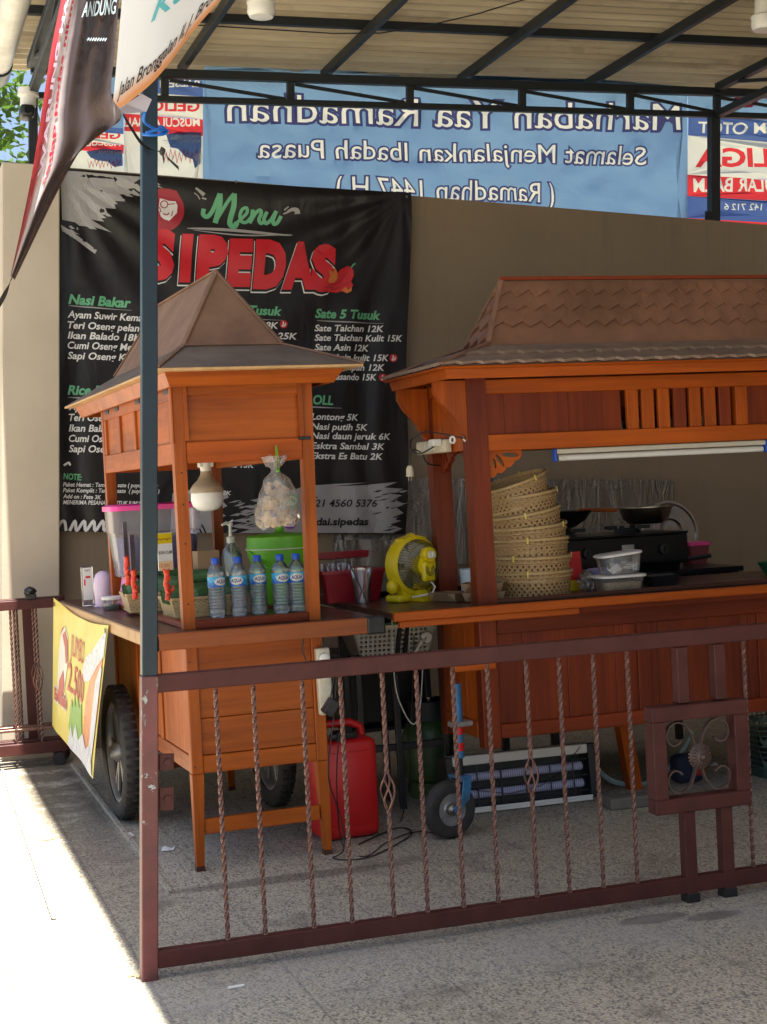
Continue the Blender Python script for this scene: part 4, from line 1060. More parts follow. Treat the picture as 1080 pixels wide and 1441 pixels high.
# brush-torn white corner
rnd = random.Random(5)
bm = B()
mpoly(bm, [(85,240),(120,242),(160,246),(202,249),(188,258),(199,264),(178,266),(186,273),(168,274),(176,284),(160,283),(163,294),(148,293),(152,303),(138,302),(147,312),(128,309),(158,327),(120,316),(104,313),(88,309)], .0025)
for k in range(60):
    x = rnd.uniform(92, 215); y = 322 - (x - 85) * .62 + rnd.gauss(0, 9)
    if y < 249 - (0 if x < 200 else -3): continue
    l = rnd.uniform(3, 20); h = rnd.uniform(.8, 2.6)
    mpoly(bm, [(x, y), (x + l*.4, y - h + l*.12), (x + l, y + l*.42), (x + l*.5, y + h + l*.25)], .003)
for k in range(9): mpoly(bm, [(86 + k*5, 320 + k*3.3 + rnd.uniform(-4, 4)), (97 + k*5, 323 + k*3.6), (94 + k*5, 328 + k*3.6), (88 + k*5, 325 + k*3.4)], .003)
obj('brush_corner', bm, M_['vgrey'], menu)
# torn white contact panel at the bottom
bm = B()
top = [(236, 690)]
x = 236
mpoly(bm, [(243,694),(268,690),(300,693),(318,690),(322,700),(312,704),(320,712),(308,718),(318,726),(306,731),(314,738),(300,742),(304,750),(240,749)], .0025)
mpoly(bm, [(352,704),(372,700),(388,694),(402,690),(430,688),(470,684),(510,683),(560,678),(540,686),(568,688),(545,694),(566,697),(552,703),(567,708),(556,713),(568,722),(552,728),(564,733),(548,738),(566,744),(552,750),(336,750),(352,745),(330,742),(349,736),(326,733),(352,727),(334,723),(360,716),(340,713),(366,708)], .0025)
for k in range(46):
    s = rnd.random()
    if s < .5: x, y, dr = rnd.uniform(322, 365), rnd.uniform(704, 748), 1
    else: x, y, dr = rnd.uniform(535, 571), rnd.uniform(683, 745), 1
    l = rnd.uniform(5, 22); h = rnd.uniform(.6, 1.8)
    mpoly(bm, [(x - l/2, y + l*.10), (x, y - h), (x + l/2, y - l*.12), (x, y + h)], .003)
mpoly(bm, [(412,690),(428,684),(470,681),(520,679),(470,684),(430,689)], .003)
obj('contact_panel', bm, M_['vgrey'], menu)
bm = B()
for k in range(26):
    x, y = rnd.choice(((rnd.uniform(345, 375), rnd.uniform(708, 746)), (rnd.uniform(530, 562), rnd.uniform(690, 746)))); l = rnd.uniform(6, 20); h = rnd.uniform(.5, 1.6)
    mpoly(bm, [(x - l/2, y + l*.10), (x, y - h), (x + l/2, y - l*.12), (x, y + h)], .0036)
mtext(bm, '0821 4560 5376', 427, 713, 530, 10.5, .015, .2, .0045); mtext(bm, 'kedai.sipedas', 427, 739, 518, 10.5, .03, .15, .0045)
for k in range(4): mstroke(bm, [(266 + 6*k, 738), (272 + 6*k, 750)], 2.2, .004)
obj('contact_lettering', bm, M_['ink_black'], menu)
bm = B(); mdisc(bm, 411, 705, 10.5, .004); obj('phone_badge', bm, M_['vgreen'], menu)
bm = B(); mdisc(bm, 408, 734, 10.5, .004); obj('photo_badge', bm, M_['vpurple'], menu)
bm = B()
for cx, cy, rr in ((411, 705, 5.5), (408, 734, 3.2)):
    ring = [(cx + rr*math.cos(2*math.pi*k/20), cy + rr*math.sin(2*math.pi*k/20)) for k in range(21)]; mstroke(bm, ring, 1.3, .006)
mstroke(bm, [(402,729),(403,728),(413,728),(414,729),(414,739),(413,740),(403,740),(402,739),(402,729)], 1.3, .006)
mstroke(bm, [(408,703),(409.5,707),(413.5,708)], 1.5, .006)
obj('badge_marks', bm, M_['vwhite'], menu)
# zigzag mark bottom left
bm = B()
mstroke(bm, [(80,747),(86,735),(91,734),(93,747)], 4)
zz = [(98,747)]
for k in range(5): zz += [(106 + k*13, 733), (108 + k*13, 747)]
mstroke(bm, zz, 4.2); mstroke(bm, [(90,655),(97,651),(99,655)], 3)
for q in ((322,736,4),(300,679,3),(303,685,5)): mstroke(bm, [(q[0], q[1]), (q[0]+6, q[1]-q[2])], 3)
obj('zigzag_mark', bm, M_['vwhite'], menu)
# headings
bm = B()
mtext(bm, 'Nasi Bakar', 96, 427.5, 184, 13, .035, .22, py1=433.5); mtext(bm, 'Rice Bowl', 95, 555, 172, 12.5, .035, .22)
mtext(bm, 'Sate 3 Tusuk', 297, 440, 396, 12.5, .035, .22, py1=444.5); mtext(bm, 'Sate 5 Tusuk', 443, 447, 535, 12.5, .035, .22, py1=450)
mtext(bm, 'TROLL', 420, 568, 468, 13, .03, .15, py1=570); mtext(bm, 'NOTE:', 89, 674, 115, 8.2, .03, .12, py1=676)
obj('headings', bm, M_['vgreen'], menu)
bm = B()
for a, b in (((97,430),(185,437)), ((300,446),(398,451)), ((447,451),(540,455.5)), ((425,572),(481,574.5)), ((96,559),(170,562))):
    mstroke(bm, [a, ((a[0]+b[0])/2, (a[1]+b[1])/2 + .3), b], lambda s: .5 + 1.3*math.sin(math.pi*min(1, s*1.2+.02)))
mstroke(bm, [(263,321.5),(330,324),(411,332)], lambda s: .6 + 3.6*math.sin(math.pi*s)**.7); mstroke(bm, [(272,324),(340,331),(412,330)], lambda s: .3 + 1.8*math.sin(math.pi*s))
obj('underlines', bm, M_['vgrey'], menu)
bm = B()
def item(s, x0, y0, x1, cap=9.2, dy=1.5, b=.022): mtext(bm, s, x0, y0, x1, cap, b, .2, py1=y0 + dy)
for s, y, x1, dy in (('Ayam Suwir Kemangi 18K', 447, 243, 8), ('Teri Oseng pelangi 18K', 462, 234, 7), ('Ikan Balado 18K', 476.5, 199, 4), ('Cumi Oseng Mercon 20K', 490.5, 238, 5), ('Sapi Oseng Kecap 20K', 505, 233, 5)): item(s, 95, y, x1, 9.5, dy)
for s, y, x1 in (('Ayam Suwir 20K', 577, 186), ('Teri Oseng 20K', 592, 183), ('Ikan Balado 20K', 607, 190), ('Cumi Oseng 22K', 621.5, 188), ('Sapi Oseng 22K', 636, 188)): item(s, 97, y, x1, 9.5)
item('Sate Telur 18K', 297, 461, 391, 9.2, 2); item('Sate Campur 25K', 297, 476, 418, 9.2, 2)
item('Es Teh Matcha 13K', 262, 656, 357, 9.2, 2.5); item('Kopi Susu 12K', 262, 695, 325, 5.5, 1.5)
for s, y, x1 in (('Sate Taichan 12K', 466, 539), ('Sate Taichan Kulit 15K', 479.5, 565), ('Sate Asin 12K', 493, 519), ('Sate Asin kulit 15K', 507, 546), ('Sate Rempah 12K', 520.5, 540), ('Sate Lasando 15K', 534, 529)): item(s, 442.5, y, x1)
for s, y, x1 in (('Lontong 5K', 590.5, 504), ('Nasi putih 5K', 604.5, 517), ('Nasi daun jeruk 6K', 617.5, 548.5), ('Esktra Sambal 3K', 631.5, 540), ('Ekstra Es Batu 2K', 645.5, 537)): item(s, 437, y, x1)
for s, y, x1 in (('Paket Hemat : Tambah 2 sate ( puyuh, kulit )', 684.5, 222), ('Paket Komplit : Tambah sate  ( puyuh, kulit )', 692.5, 224), ('Add on : Pete 3K', 701, 142), ("MENERIMA PESANAN UNTUK JUM'AT", 709.5, 203)): item(s, 88.5, y, x1, 5.6, 1.6, .02)
obj('item_lettering', bm, M_['vwhite'], menu)
bm = B()
for q in ((399, 456.5), (553.5, 504), (538.5, 531.5)): mdisc(bm, q[0], q[1], 5.6, .0035)
obj('chili_badges', bm, M_['vred'], menu)
bm = B()
for q in ((399, 456.5), (553.5, 504), (538.5, 531.5)): mstroke(bm, [(q[0]-2.5, q[1]+3), (q[0]-.5, q[1]-.5), (q[0]-.8, q[1]-3.5)], 1.6, .006); mstroke(bm, [(q[0]-2.5, q[1]+3), (q[0]+1.5, q[1]+2), (q[0]+2.5, q[1]-1.5)], 1.8, .006)
obj('chili_marks', bm, M_['vwhite'], menu)
# big red name with white offset outline
big = [('S', 205, 388, 246, 60), ('I', 251, 392, 272, 58), ('P', 274, 395, 320, 60), ('E', 318, 398, 356, 58), ('D', 355, 401, 402, 60), ('A', 396, 402, 441, 58), ('S', 436, 405, 472, 58)]
bm = B(); bw = B()
for ch, x0, y, x1, cp in big:
    mtext(bm, ch, x0, y, x1, cp, .075, .10, .0075, py1=y + .5, L=.03); mtext(bw, ch, x0 - 2.6, y + 4.2, x1 - .6, cp + 1, .085, .10, .0035, py1=y + 4.7, L=.03)
obj('name_outline', bw, M_['vwhite'], menu)
bk = B()
for ch, x0, y, x1, cp in big: mtext(bk, ch, x0 - 1.6, y + 3.0, x1 + .1, cp + .6, .078, .10, .0055, py1=y + 3.5, L=.03)
obj('name_shadow', bk, M_['ink_black'], menu); obj('name_lettering', bm, M_['vred'], menu)
# chili bunch
bm = B()
mpoly(bm, [(446,398),(456,400),(468,394),(478,380),(490,374),(497,379),(498,388),(494,396),(497,402),(488,408),(474,412),(460,411),(450,406)], .010, .03)
obj('chili_print', bm, M_['vred'], menu)
bm = B()
for p in ([(462,402),(476,398),(488,384)], [(466,408),(480,404),(493,396)], [(455,405),(470,405)]): mstroke(bm, p, 1.3, .0125)
obj('chili_lines', bm, M_['vdred'], menu)
bm = B()
mpoly(bm, [(461,396),(464,388),(462,380),(468,385),(470,376),(474,384),(475,392),(470,398),(463,399)], .013, .03); mpoly(bm, [(480,409),(486,404),(490,408),(495,403),(494,410),(488,413)], .013, .03)
obj('flame_print', bm, M_['vorange'], menu)
bm = B(); mstroke(bm, [(494,377),(497,373),(500,371)], 2, .013); obj('chili_stem', bm, M_['vgreen'], menu)
# script heading
bm = B()
wv = lambda s: 3.2 + 4.6*math.sin(math.pi*min(1, s*.9+.08))
mstroke(bm, [(287,294),(286,302),(292,305),(299,297),(305,283),(309,273)], 6.2, .004)
mstroke(bm, [(309,273),(309,290),(303,314)], 7.5, .0042); mstroke(bm, [(303,313),(312,298),(321,283),(329,273)], 5, .0044)
mstroke(bm, [(329,273),(329,290),(325,306),(324,315),(330,319),(334,313)], 7.5, .0046)
mstroke(bm, [(334,313),(342,306),(348,299),(347,293),(341,295),(338,304),(341,312),(348,312),(355,304)], 4.6, .0048)
mstroke(bm, [(356,295),(355,304),(352,314)], 5.6, .005); mstroke(bm, [(353,312),(360,300),(366,296),(368,300),(365,309),(368,314),(373,311)], 5, .0052)
mstroke(bm, [(376,298),(372,308),(375,314),(382,309),(389,297)], 5.2, .0054); mstroke(bm, [(389,297),(385,309),(386,315),(391,313),(396,304)], 5.2, .0056)
obj('menu_script', bm, M_['vgreen'], menu)
bm = B()
mstroke(bm, [(287,275),(281,270),(275,265)], lambda s: 5.5 - 3*s, .004); mstroke(bm, [(290,281),(284,279)], 2, .004); mstroke(bm, [(281,281),(278,276),(273,272)], 1.4, .004)
mstroke(bm, [(404,299),(411,295),(418,296),(419,301)], lambda s: 3 + 5*s, .004); mstroke(bm, [(400,296),(406,291)], 2, .004); mstroke(bm, [(399,301),(405,299)], 2, .004)
obj('flourishes', bm, M_['vgrey'], menu)
# round emblem: red disc with a white bespectacled face under a beret
bm = B(); mdisc(bm, 229, 296, 30.5, .003, 40); obj('emblem_disc', bm, M_['vdred'], menu)
bm = B(); mpoly(bm, [(225,279),(236,282),(246,281),(250,290),(249,300),(243,306),(238,311),(231,309),(226,305),(223,296)], .005, .03); obj('emblem_face', bm, M_['vwhite'], menu)
bm = B(); mpoly(bm, [(221,279),(225,270),(236,266),(248,269),(253,277),(250,284),(238,283),(229,280)], .007, .03)
for cx in (231, 0):
    if cx: mstroke(bm, [(cx + 5*math.cos(2*math.pi*k/14), 288 + 5*math.sin(2*math.pi*k/14)) for k in range(15)], 1.4, .0075)
mstroke(bm, [(236,288),(246,287)], 1.3, .0075); mstroke(bm, [(229,301),(234,303),(238,300)], 1.6, .0075); mstroke(bm, [(224,292),(226,298),(224,299)], 1.2, .0075); mstroke(bm, [(243,297),(241,305)], 1.2, .0075)
obj('emblem_lines', bm, M_['vdred'], menu)

# ------------------------------------------------------------------ sheer greeting banner beyond the wall (seen from its back)
YB = 9.62
def bp(px, py): p = AW(px, py, y=YB); return (p.x, p.z)
def bwave(x, z):
    n1 = noise.noise(Vector((x*1.7 + z*1.1, z*2.6, .3))); n2 = 1 - abs(noise.noise(Vector((x*3.2 - z*2.4, z*4.5 + x, 4.1)))); n3 = 1 - abs(noise.noise(Vector((x*6.0 + z*5.0, z*7.0, 9.7))))
    return .045*n1 + .040*n2*n2 + .016*n3*n3
def onb(bm, lift=0): remap(bm, lambda c: Vector((c.x, YB - bwave(c.x, c.y) - lift, c.y))); return bm
def btext(s, pxl, pxr, py_l, py_r, cap, bold, gap=True):
    """mirrored line between two photograph columns, baseline py; one glyph at a time so outlines stay apart"""
    a = bp(pxl, py_l); b = bp(pxr, py_r)
    full = text(s, 1.0, None, 0, 0)
    wid = max(v.co.x for v in full.verts); full.free()
    k = (b[0] - a[0]) / wid; cp = cap * 9.55 / 2200
    t2 = text(s, 1.0, None, bold, 0)
    x1 = max(v.co.x for v in t2.verts); mid = x1 / 2
    remap(t2, lambda c: Vector((b[0] - (c.x - mid + wid/2) * k, b[1] + (a[1]-b[1]) * ((c.x)/wid) + c.y * cp, 0)))
    return t2
greet = thing('greeting_banner', 'long sheer blue greeting banner with mirrored lettering behind the wall top', 'banner')
lines = [('Marhaban Yaa Ramadhan', 318, 951, 173, 186, 41), ('Selamat Menjalankan Ibadah Puasa', 361, 907, 224, 233, 28), ('( Ramadhan 1447 H )', 470, 778, 278, 287, 30)]
def layered(rect, layers):
    """flat print: one sheet cut into a ground mesh and one mesh per layer (later layers on top), nothing overlapping"""
    from mathutils.geometry import delaunay_2d_cdt
    from mathutils.bvhtree import BVHTree
    n = len(rect); V = [Vector(p) for p in rect]; E = [(i, (i+1) % n) for i in range(n)]; trees = []
    for lb in layers:
        bmesh.ops.triangulate(lb, faces=list(lb.faces)); o = len(V); lb.verts.ensure_lookup_table(); lb.verts.index_update()
        V += [Vector((v.co.x, v.co.y)) for v in lb.verts]
        E += [(o + e.verts[0].index, o + e.verts[1].index) for e in lb.edges if len(e.link_faces) == 1]
        trees.append(BVHTree.FromBMesh(lb) if lb.faces else None)
    gx0, gx1, gz0, gz1 = min(p[0] for p in rect), max(p[0] for p in rect), max(2.95, min(p[1] for p in rect)), max(p[1] for p in rect); h_ = .045
    for i in range(1, int((gx1-gx0)/h_)):
        for j in range(1, int((gz1-gz0)/h_)): V.append(Vector((gx0 + i*h_ + (j % 2)*.02, gz0 + j*h_)))
    ov, oe, of, _, _, _ = delaunay_2d_cdt(V, E, [], 0, 1e-6)
    x0, x1 = min(p[0] for p in rect), max(p[0] for p in rect); z0, z1 = min(p[1] for p in rect), max(p[1] for p in rect)
    out = [B() for _ in range(len(layers) + 1)]; vm = [dict() for _ in out]
    for f in of:
        c = sum((Vector(ov[i]) for i in f), Vector((0, 0))) / len(f)
        if not (x0 < c.x < x1 and z0 < c.y < z1): continue
        k = 0
        for j, tr_ in enumerate(trees):
            if tr_ and tr_.ray_cast(Vector((c.x, c.y, 1)), Vector((0, 0, -1)))[0] is not None: k = j + 1
        for i in f:
            if i not in vm[k]: vm[k][i] = out[k].verts.new((ov[i].x, ov[i].y, 0))
        out[k].faces.new([vm[k][i] for i in f])
    for lb in layers: lb.free()
    return out
xl, xr = bp(284, 200)[0], bp(963, 200)[0]
zt, zb = 4.75, 2.9
ob, ib = B(), B()
for s, l, r, yl, yr, cp in lines:
    merge(ob, btext(s, l, r, yl, yr, cp, .062)); merge(ib, btext(s, l, r, yl, yr, cp, .0))
gb, vb, wb_ = layered([(xl, zb), (xr, zb), (xr, GZ(xr) + .10), (xl, GZ(xl) + .10)], [ob, ib])
obj('blue_ground', onb(gb), M_['b_blue'], greet, True); obj('lettering_border', onb(vb), M_['b_violet'], greet, True); obj('lettering', onb(wb_), M_['b_white'], greet, True)
def rectl(p0, p1): a = bp(*p0); b = (bp(*p1)[0], bp(p0[0], p1[1])[1]); a = (a[0], min(a[1], GZ(a[0]) + .10)); return [(a[0], b[1]), (b[0], b[1]), (b[0], a[1]), (a[0], a[1])]
def strip(parent, name, p0, p1, m, texts, tm):
    """rectangle of the print with mirrored words set into it"""
    tw = B()
    for s, l, r, y, cp, bo in texts: merge(tw, btext(s, l, r, y, y, cp, bo))
    g_, w__ = layered(rectl(p0, p1), [tw])
    obj(name, onb(g_), M_[m], parent, True)
    if texts: obj(name + '_words', onb(w__), M_[tm], parent)
    else: w__.free()
# right end panel
RX1 = 1150
strip(greet, 'panel_top', (963.2, 80), (RX1, 162), 'b_blue', [], 'b_white')
strip(greet, 'heading_strip', (963.2, 162), (RX1, 193), 'b_navy', [('BALSEM OTOT', 978, 1140, 189, 17, .02)], 'b_white')
strip(greet, 'brand_strip', (963.2, 193), (RX1, 247), 'b_white', [('GELIGA', 976, 1136, 236, 29, .03)], 'b_red')
strip(greet, 'balm_strip', (963.2, 247), (RX1, 277), 'b_red', [('MUSCULAR BALM', 974, 1142, 271, 21, .02)], 'b_white')
strip(greet, 'number_strip', (963.2, 277), (RX1, 307), 'b_navy', [('BPOM TR.D. 142 712 6', 1014, 1148, 297, 10, .01)], 'b_white')
strip(greet, 'foot_strip', (963.2, 307), (RX1, 360), 'b_red', [], 'b_white')
bm = B()
q = [bp(*p) for p in ((1028,143),(1032,133),(1038,138),(1044,128),(1050,131),(1056,127),(1060,135),(1066,131),(1064,146),(1056,152),(1044,153),(1034,150))]
poly(bm, [(x, z, 0) for x, z in q]); dens(bm, .045); obj('red_crest', onb(bm, .008), M_['b_red'], greet)
# left end panels
def bpanel(parent, x0, x1, ys, word_x, k=1.0, last=400):
    names = ('heading_strip', 'brand_strip', 'balm_strip')
    strip(parent, 'top_strip', (x0, 80), (x1, ys[0]), 'b_blue', [], 'b_white')
    strip(parent, names[0], (x0, ys[0]), (x1, ys[1]), 'b_navy', [('BALSEM OTOT', word_x[0]-60*k, word_x[1], ys[1]-5*k, 10*k, .02)], 'b_white')
    strip(parent, names[1], (x0, ys[1]), (x1, ys[2]), 'b_white', [('GELIGA', word_x[0]-38*k, word_x[1], ys[2]-4*k, 15*k, .03)], 'b_red')
    strip(parent, names[2], (x0, ys[2]), (x1, ys[3]), 'b_red', [('MUSCULAR BALM', word_x[0]-65*k, word_x[1], ys[3]-6*k, 12*k, .02)], 'b_white')
    strip(parent, 'picture_ground', (x0, ys[3]), (x1, last), 'b_white', [], 'b_white')
bpanel(greet, 174, 283.8, (107, 130, 162, 186), (231, 279))
def bzig(parent, pts, name, m, lift=.012):
    bm = B(); poly(bm, [(*bp(*p), 0) for p in pts]); dens(bm, .045); obj(name, onb(bm, .004 + lift*.5), M_[m], parent, True)
bzig(greet, [(232,192),(250,188),(281,190),(281,232),(272,240),(270,226),(258,222),(248,212),(238,210)], 'picture_patch', 'b_navy')
def zigpts(x0, x1, y, a, n): return [(x0 + (x1-x0)*i/(2*n), y + (a if i % 2 else -a) * (1 + .4*math.sin(i*2.1))) for i in range(2*n+1)]
zz = zigpts(226, 281, 220, 7, 9); bzig(greet, zz + [(p[0], p[1]+4) for p in zz[::-1]], 'heat_line', 'b_red', .016)
tb = onb(btext('PANAS BERGANDA', 238, 279, 198, 198, 5, .01), .02); obj('small_words', tb, M_['b_white'], greet)
tb = onb(btext('REPEATED HEAT', 246, 279, 204, 204, 5, .01), .02); obj('small_words', tb, M_['b_white'], greet)
balm = thing('balm_banner', 'smaller white and red advertising banner with mirrored words left of the blue banner', 'banner')
YB = 9.66
bpanel(balm, 84, 173, (176, 184, 200, 212), (118, 168), .72, 330)
bzig(balm, [(120,216),(140,213),(171,214),(171,236),(160,238),(150,230),(136,228),(126,224)], 'picture_patch', 'b_navy')
zz = zigpts(122, 168, 231, 5, 9); bzig(balm, zz + [(p[0], p[1]+3) for p in zz[::-1]], 'heat_line', 'b_red', .016)
tb = onb(btext('PANAS BERGANDA', 137, 170, 220, 220, 4, .01), .02); obj('small_words', tb, M_['b_white'], balm)
YB = 9.62

# ------------------------------------------------------------------ goods on cart one
bm = B(); box(bm, pw + .004, W_ - pw - .004, .039, D_ - pw, .9225, .937, .002); obj('inner_board', bm, M_['darkwood_y'], cart)
ZB = .9375
def cthing(name, lb, cat, x, y, z, rz=0, group=None): return thing(name, lb, cat, C1 @ T(x, y, z) @ RZ(rz), group)
def fthing(name, lb, cat, x, y, z, rz=0, group=None): return thing(name, lb, cat, MF @ T(x, y, z) @ RZ(rz), group)
# water bottles
g = NT('water_label'); X, Y, Z = g.xyz()
wv_ = g.noise(22, 3, dist=1.5)
c = g.mix(g.rng(Z, .125, .16), (.005, .10, .48), (.03, .42, .72)); c = g.mix(g.rng(wv_, .52, .56), c, (.10, .55, .75)); c = g.mix(g.math('MULTIPLY', g.rng(wv_, .36, .33), g.rng(Z, .145, .13)), c, (.12, .5, .25))
g.color(c); g.rough(.3); M_['wlabel'] = g.m
M_['navyink'] = mat('navy_ink', (.012, .03, .20), .4)
def glassy(name, ior=1.25, tint=(.96, .98, .99)):
    m = bpy.data.materials.new(name); m.use_nodes = True; N = m.node_tree.nodes; L = m.node_tree.links; N.remove(N['Principled BSDF'])
    a = N.new('ShaderNodeBsdfGlass'); a.inputs['IOR'].default_value = ior; a.inputs['Roughness'].default_value = .03; a.inputs[0].default_value = tuple(tint) + (1,)
    b = N.new('ShaderNodeBsdfTransparent'); x = N.new('ShaderNodeMixShader'); x.inputs[0].default_value = .45
    L.new(a.outputs[0], x.inputs[1]); L.new(b.outputs[0], x.inputs[2]); L.new(x.outputs[0], N['Material Output'].inputs[0]); return m
M_['water'] = glassy('bottle_water') if True else clear('bottle_water', (.93, .96, .97), .94, .05, milk=.02)
def bottle():
    t = cthing('water_bottle', '', 'bottle', 0, 0, 0)
    pr = [(0, .004), (.024, 0), (.030, .006), (.031, .02)]
    z = .03
    while z < .112:
        pr += [(.0315, z), (.029, z + .005), (.0315, z + .010)]; z += .0125
    pr += [(.0315, .118), (.0305, .120), (.0305, .162), (.0315, .165), (.029, .180), (.022, .198), (.0145, .208), (.0125, .211), (.0125, .218)]
    bm = B(); lathe(bm, pr, 22, caps=False); obj('bottle_body', bm, M_['bottle'], t, True)
    bm = B(); lathe(bm, [(0, .006)] + [(r - .0025, zz + .002) for r, zz in pr[2:-4]] + [(0, .196)], 18, caps=False); obj('water', bm, M_['water'], t, True)
    bm = B(); lathe(bm, [(.0318, .121), (.0318, .161)], 28, caps=False); lb = obj('label', bm, M_['wlabel'], t, True)
    tb = text('AQUA', .0135, .040, .03, .1)
    cx = -.020; bmw = B(); poly(bmw, [(.026*math.cos(a), .0155*math.sin(a), 0) for a in [2*math.pi*k/24 for k in range(24)]]); dens(bmw, .008)
    def wrap(c, lift): a = -math.pi/2 + c.x / .0318; return Vector(((.0318 + lift)*math.cos(a), (.0318 + lift)*math.sin(a), c.y))
    remap(bmw, lambda c: wrap(Vector((c.x, c.y + .142, 0)), .0004)); obj('label_oval', bmw, M_['white'], lb)
    remap(tb, lambda c: wrap(Vector((c.x - .020, c.y + .136, 0)), .0009)); obj('label_lettering', tb, M_['navyink'], lb)
    bm = B(); lathe(bm, [(.0142, .2155), (.0148, .218), (.0148, .232), (.013, .2345), (0, .2345)], 24, caps=False)
    lathe(bm, [(.0135, .2105), (.0150, .2105), (.0150, .2145), (.0135, .2145)], 24); obj('cap', bm, M_['bluecap'], t, True)
    return t
b0 = bottle()
bl = ['leftmost clear water bottle in the row, nearest the bamboo trays', 'second water bottle from the left in the row on the cart', 'middle water bottle in the row of five below the cracker bag', 'fourth water bottle from the left, almost touching the last one', 'rightmost clear water bottle in the row, by the cart post']
for i, (x, rz) in enumerate(((.205, 22), (.293, -28), (.385, 0), (.463, 4), (.528, -16))):
    b = b0 if i == 0 else dup(b0)
    b.matrix_world = C1 @ T(x, .30 - .012*i + (.05 if i == 2 else 0), ZB) @ RZ(rz) @ Matrix.Diagonal((1.13, 1.13, 1.02, 1)); b['label'] = bl[i]; b['group'] = 'water bottles in a row on the cart'
# bamboo trays with leaf parcels
def tray(lb, x, y, w, d, rz):
    t = cthing('bamboo_tray', lb, 'tray', x, y, ZB, rz, 'bamboo trays on the cart'); bm = B(); uv = bm.loops.layers.uv.verify()
    def ringp(k, s, z):
        cs = [(-w/2*s, -d/2*s), (w/2*s, -d/2*s), (w/2*s, d/2*s), (-w/2*s, d/2*s)]
        return (*cs[k % 4], z)
    per = 0
    for k in range(4):
        a, b, c_, e = ringp(k, .90, 0), ringp(k+1, .90, 0), ringp(k+1, 1, .075), ringp(k, 1, .075)
        f = bm.faces.new([bm.verts.new(p) for p in (a, b, c_, e)]); L = math.dist(a, b)
        for lp, q in zip(f.loops, ((per, 0), (per + L, 0), (per + L, .08), (per, .08))): lp[uv].uv = q
        per += L
    f = bm.faces.new([bm.verts.new(ringp(k, .90, 0.001)) for k in range(4)])
    for lp, q in zip(f.loops, ((0, 0), (w, 0), (w, d), (0, d))): lp[uv].uv = q
    obj('woven_side', bm, M_['weave_tray'], t)
    bm = B()
    for s_, z in ((1.0, .078), (.905, .006)):
        pts = [ringp(k, s_, z) for k in range(4)]
        for k in range(4): beam(bm, pts[k], pts[(k+1) % 4], .008, .012, bev=.002)
    obj('rim', bm, M_['bamboo_rim'], t); return t
tray('woven bamboo tray behind the row of water bottles, full of leaf parcels', .215, .50, .36, .24, 1)
tray('second woven bamboo tray farther back beside the drink dispenser', .125, .98, .34, .26, -4)
rnd = random.Random(11)
def parcel(x, y, z, L, W, H, rz, rx, lb):
    t = cthing('leaf_parcel', lb, 'leaf parcel', x, y, z, 0, 'banana leaf parcels in the trays')
    t.matrix_world = C1 @ T(x, y, z) @ RZ(rz) @ RX(rx)
    bm = B()
    def f(u, v):
        a = v * 2 * math.pi; k = 1 - .35*abs(2*u - 1)**3
        return Vector(((u - .5)*L, W/2*math.cos(a)*k*(1 + .12*math.cos(3*a)), H/2*math.sin(a)*(k if abs(2*u-1) < .8 else .45)))
    grid(bm, f, 12, 10)
    obj('leaf_wrap', bm, M_['leaf'], t, False)
    bm = B(); poly(bm, [(-L*.52, -W*.34, .004), (-L*.30, -W*.54, H*.36), (L*.25, -W*.50, H*.42), (L*.5, -W*.2, H*.2), (L*.1, W*.1, H*.52)], .001, (0, 0, 1)); obj('leaf_flap', bm, M_['leaf'], t)
spots = [(.10,.46,.045,8,70),(.20,.44,.05,20,62),(.30,.45,.045,-15,68),(.13,.55,.075,75,25),(.25,.55,.085,30,38),(.36,.52,.07,-35,50),(.20,.52,.115,-20,30),(.03,.93,.05,12,60),(.14,.90,.06,-20,66),(.07,1.01,.10,60,35),(.2,.99,.10,15,40)]
for i, (x, y, z, rz, rx) in enumerate(spots):
    parcel(x, y, ZB + z + .045, rnd.uniform(.16, .20), .085, .042, rz, rx, 'dark green folded banana leaf parcel piled in the %s' % ('front bamboo tray' if i < 7 else 'rear bamboo tray'))
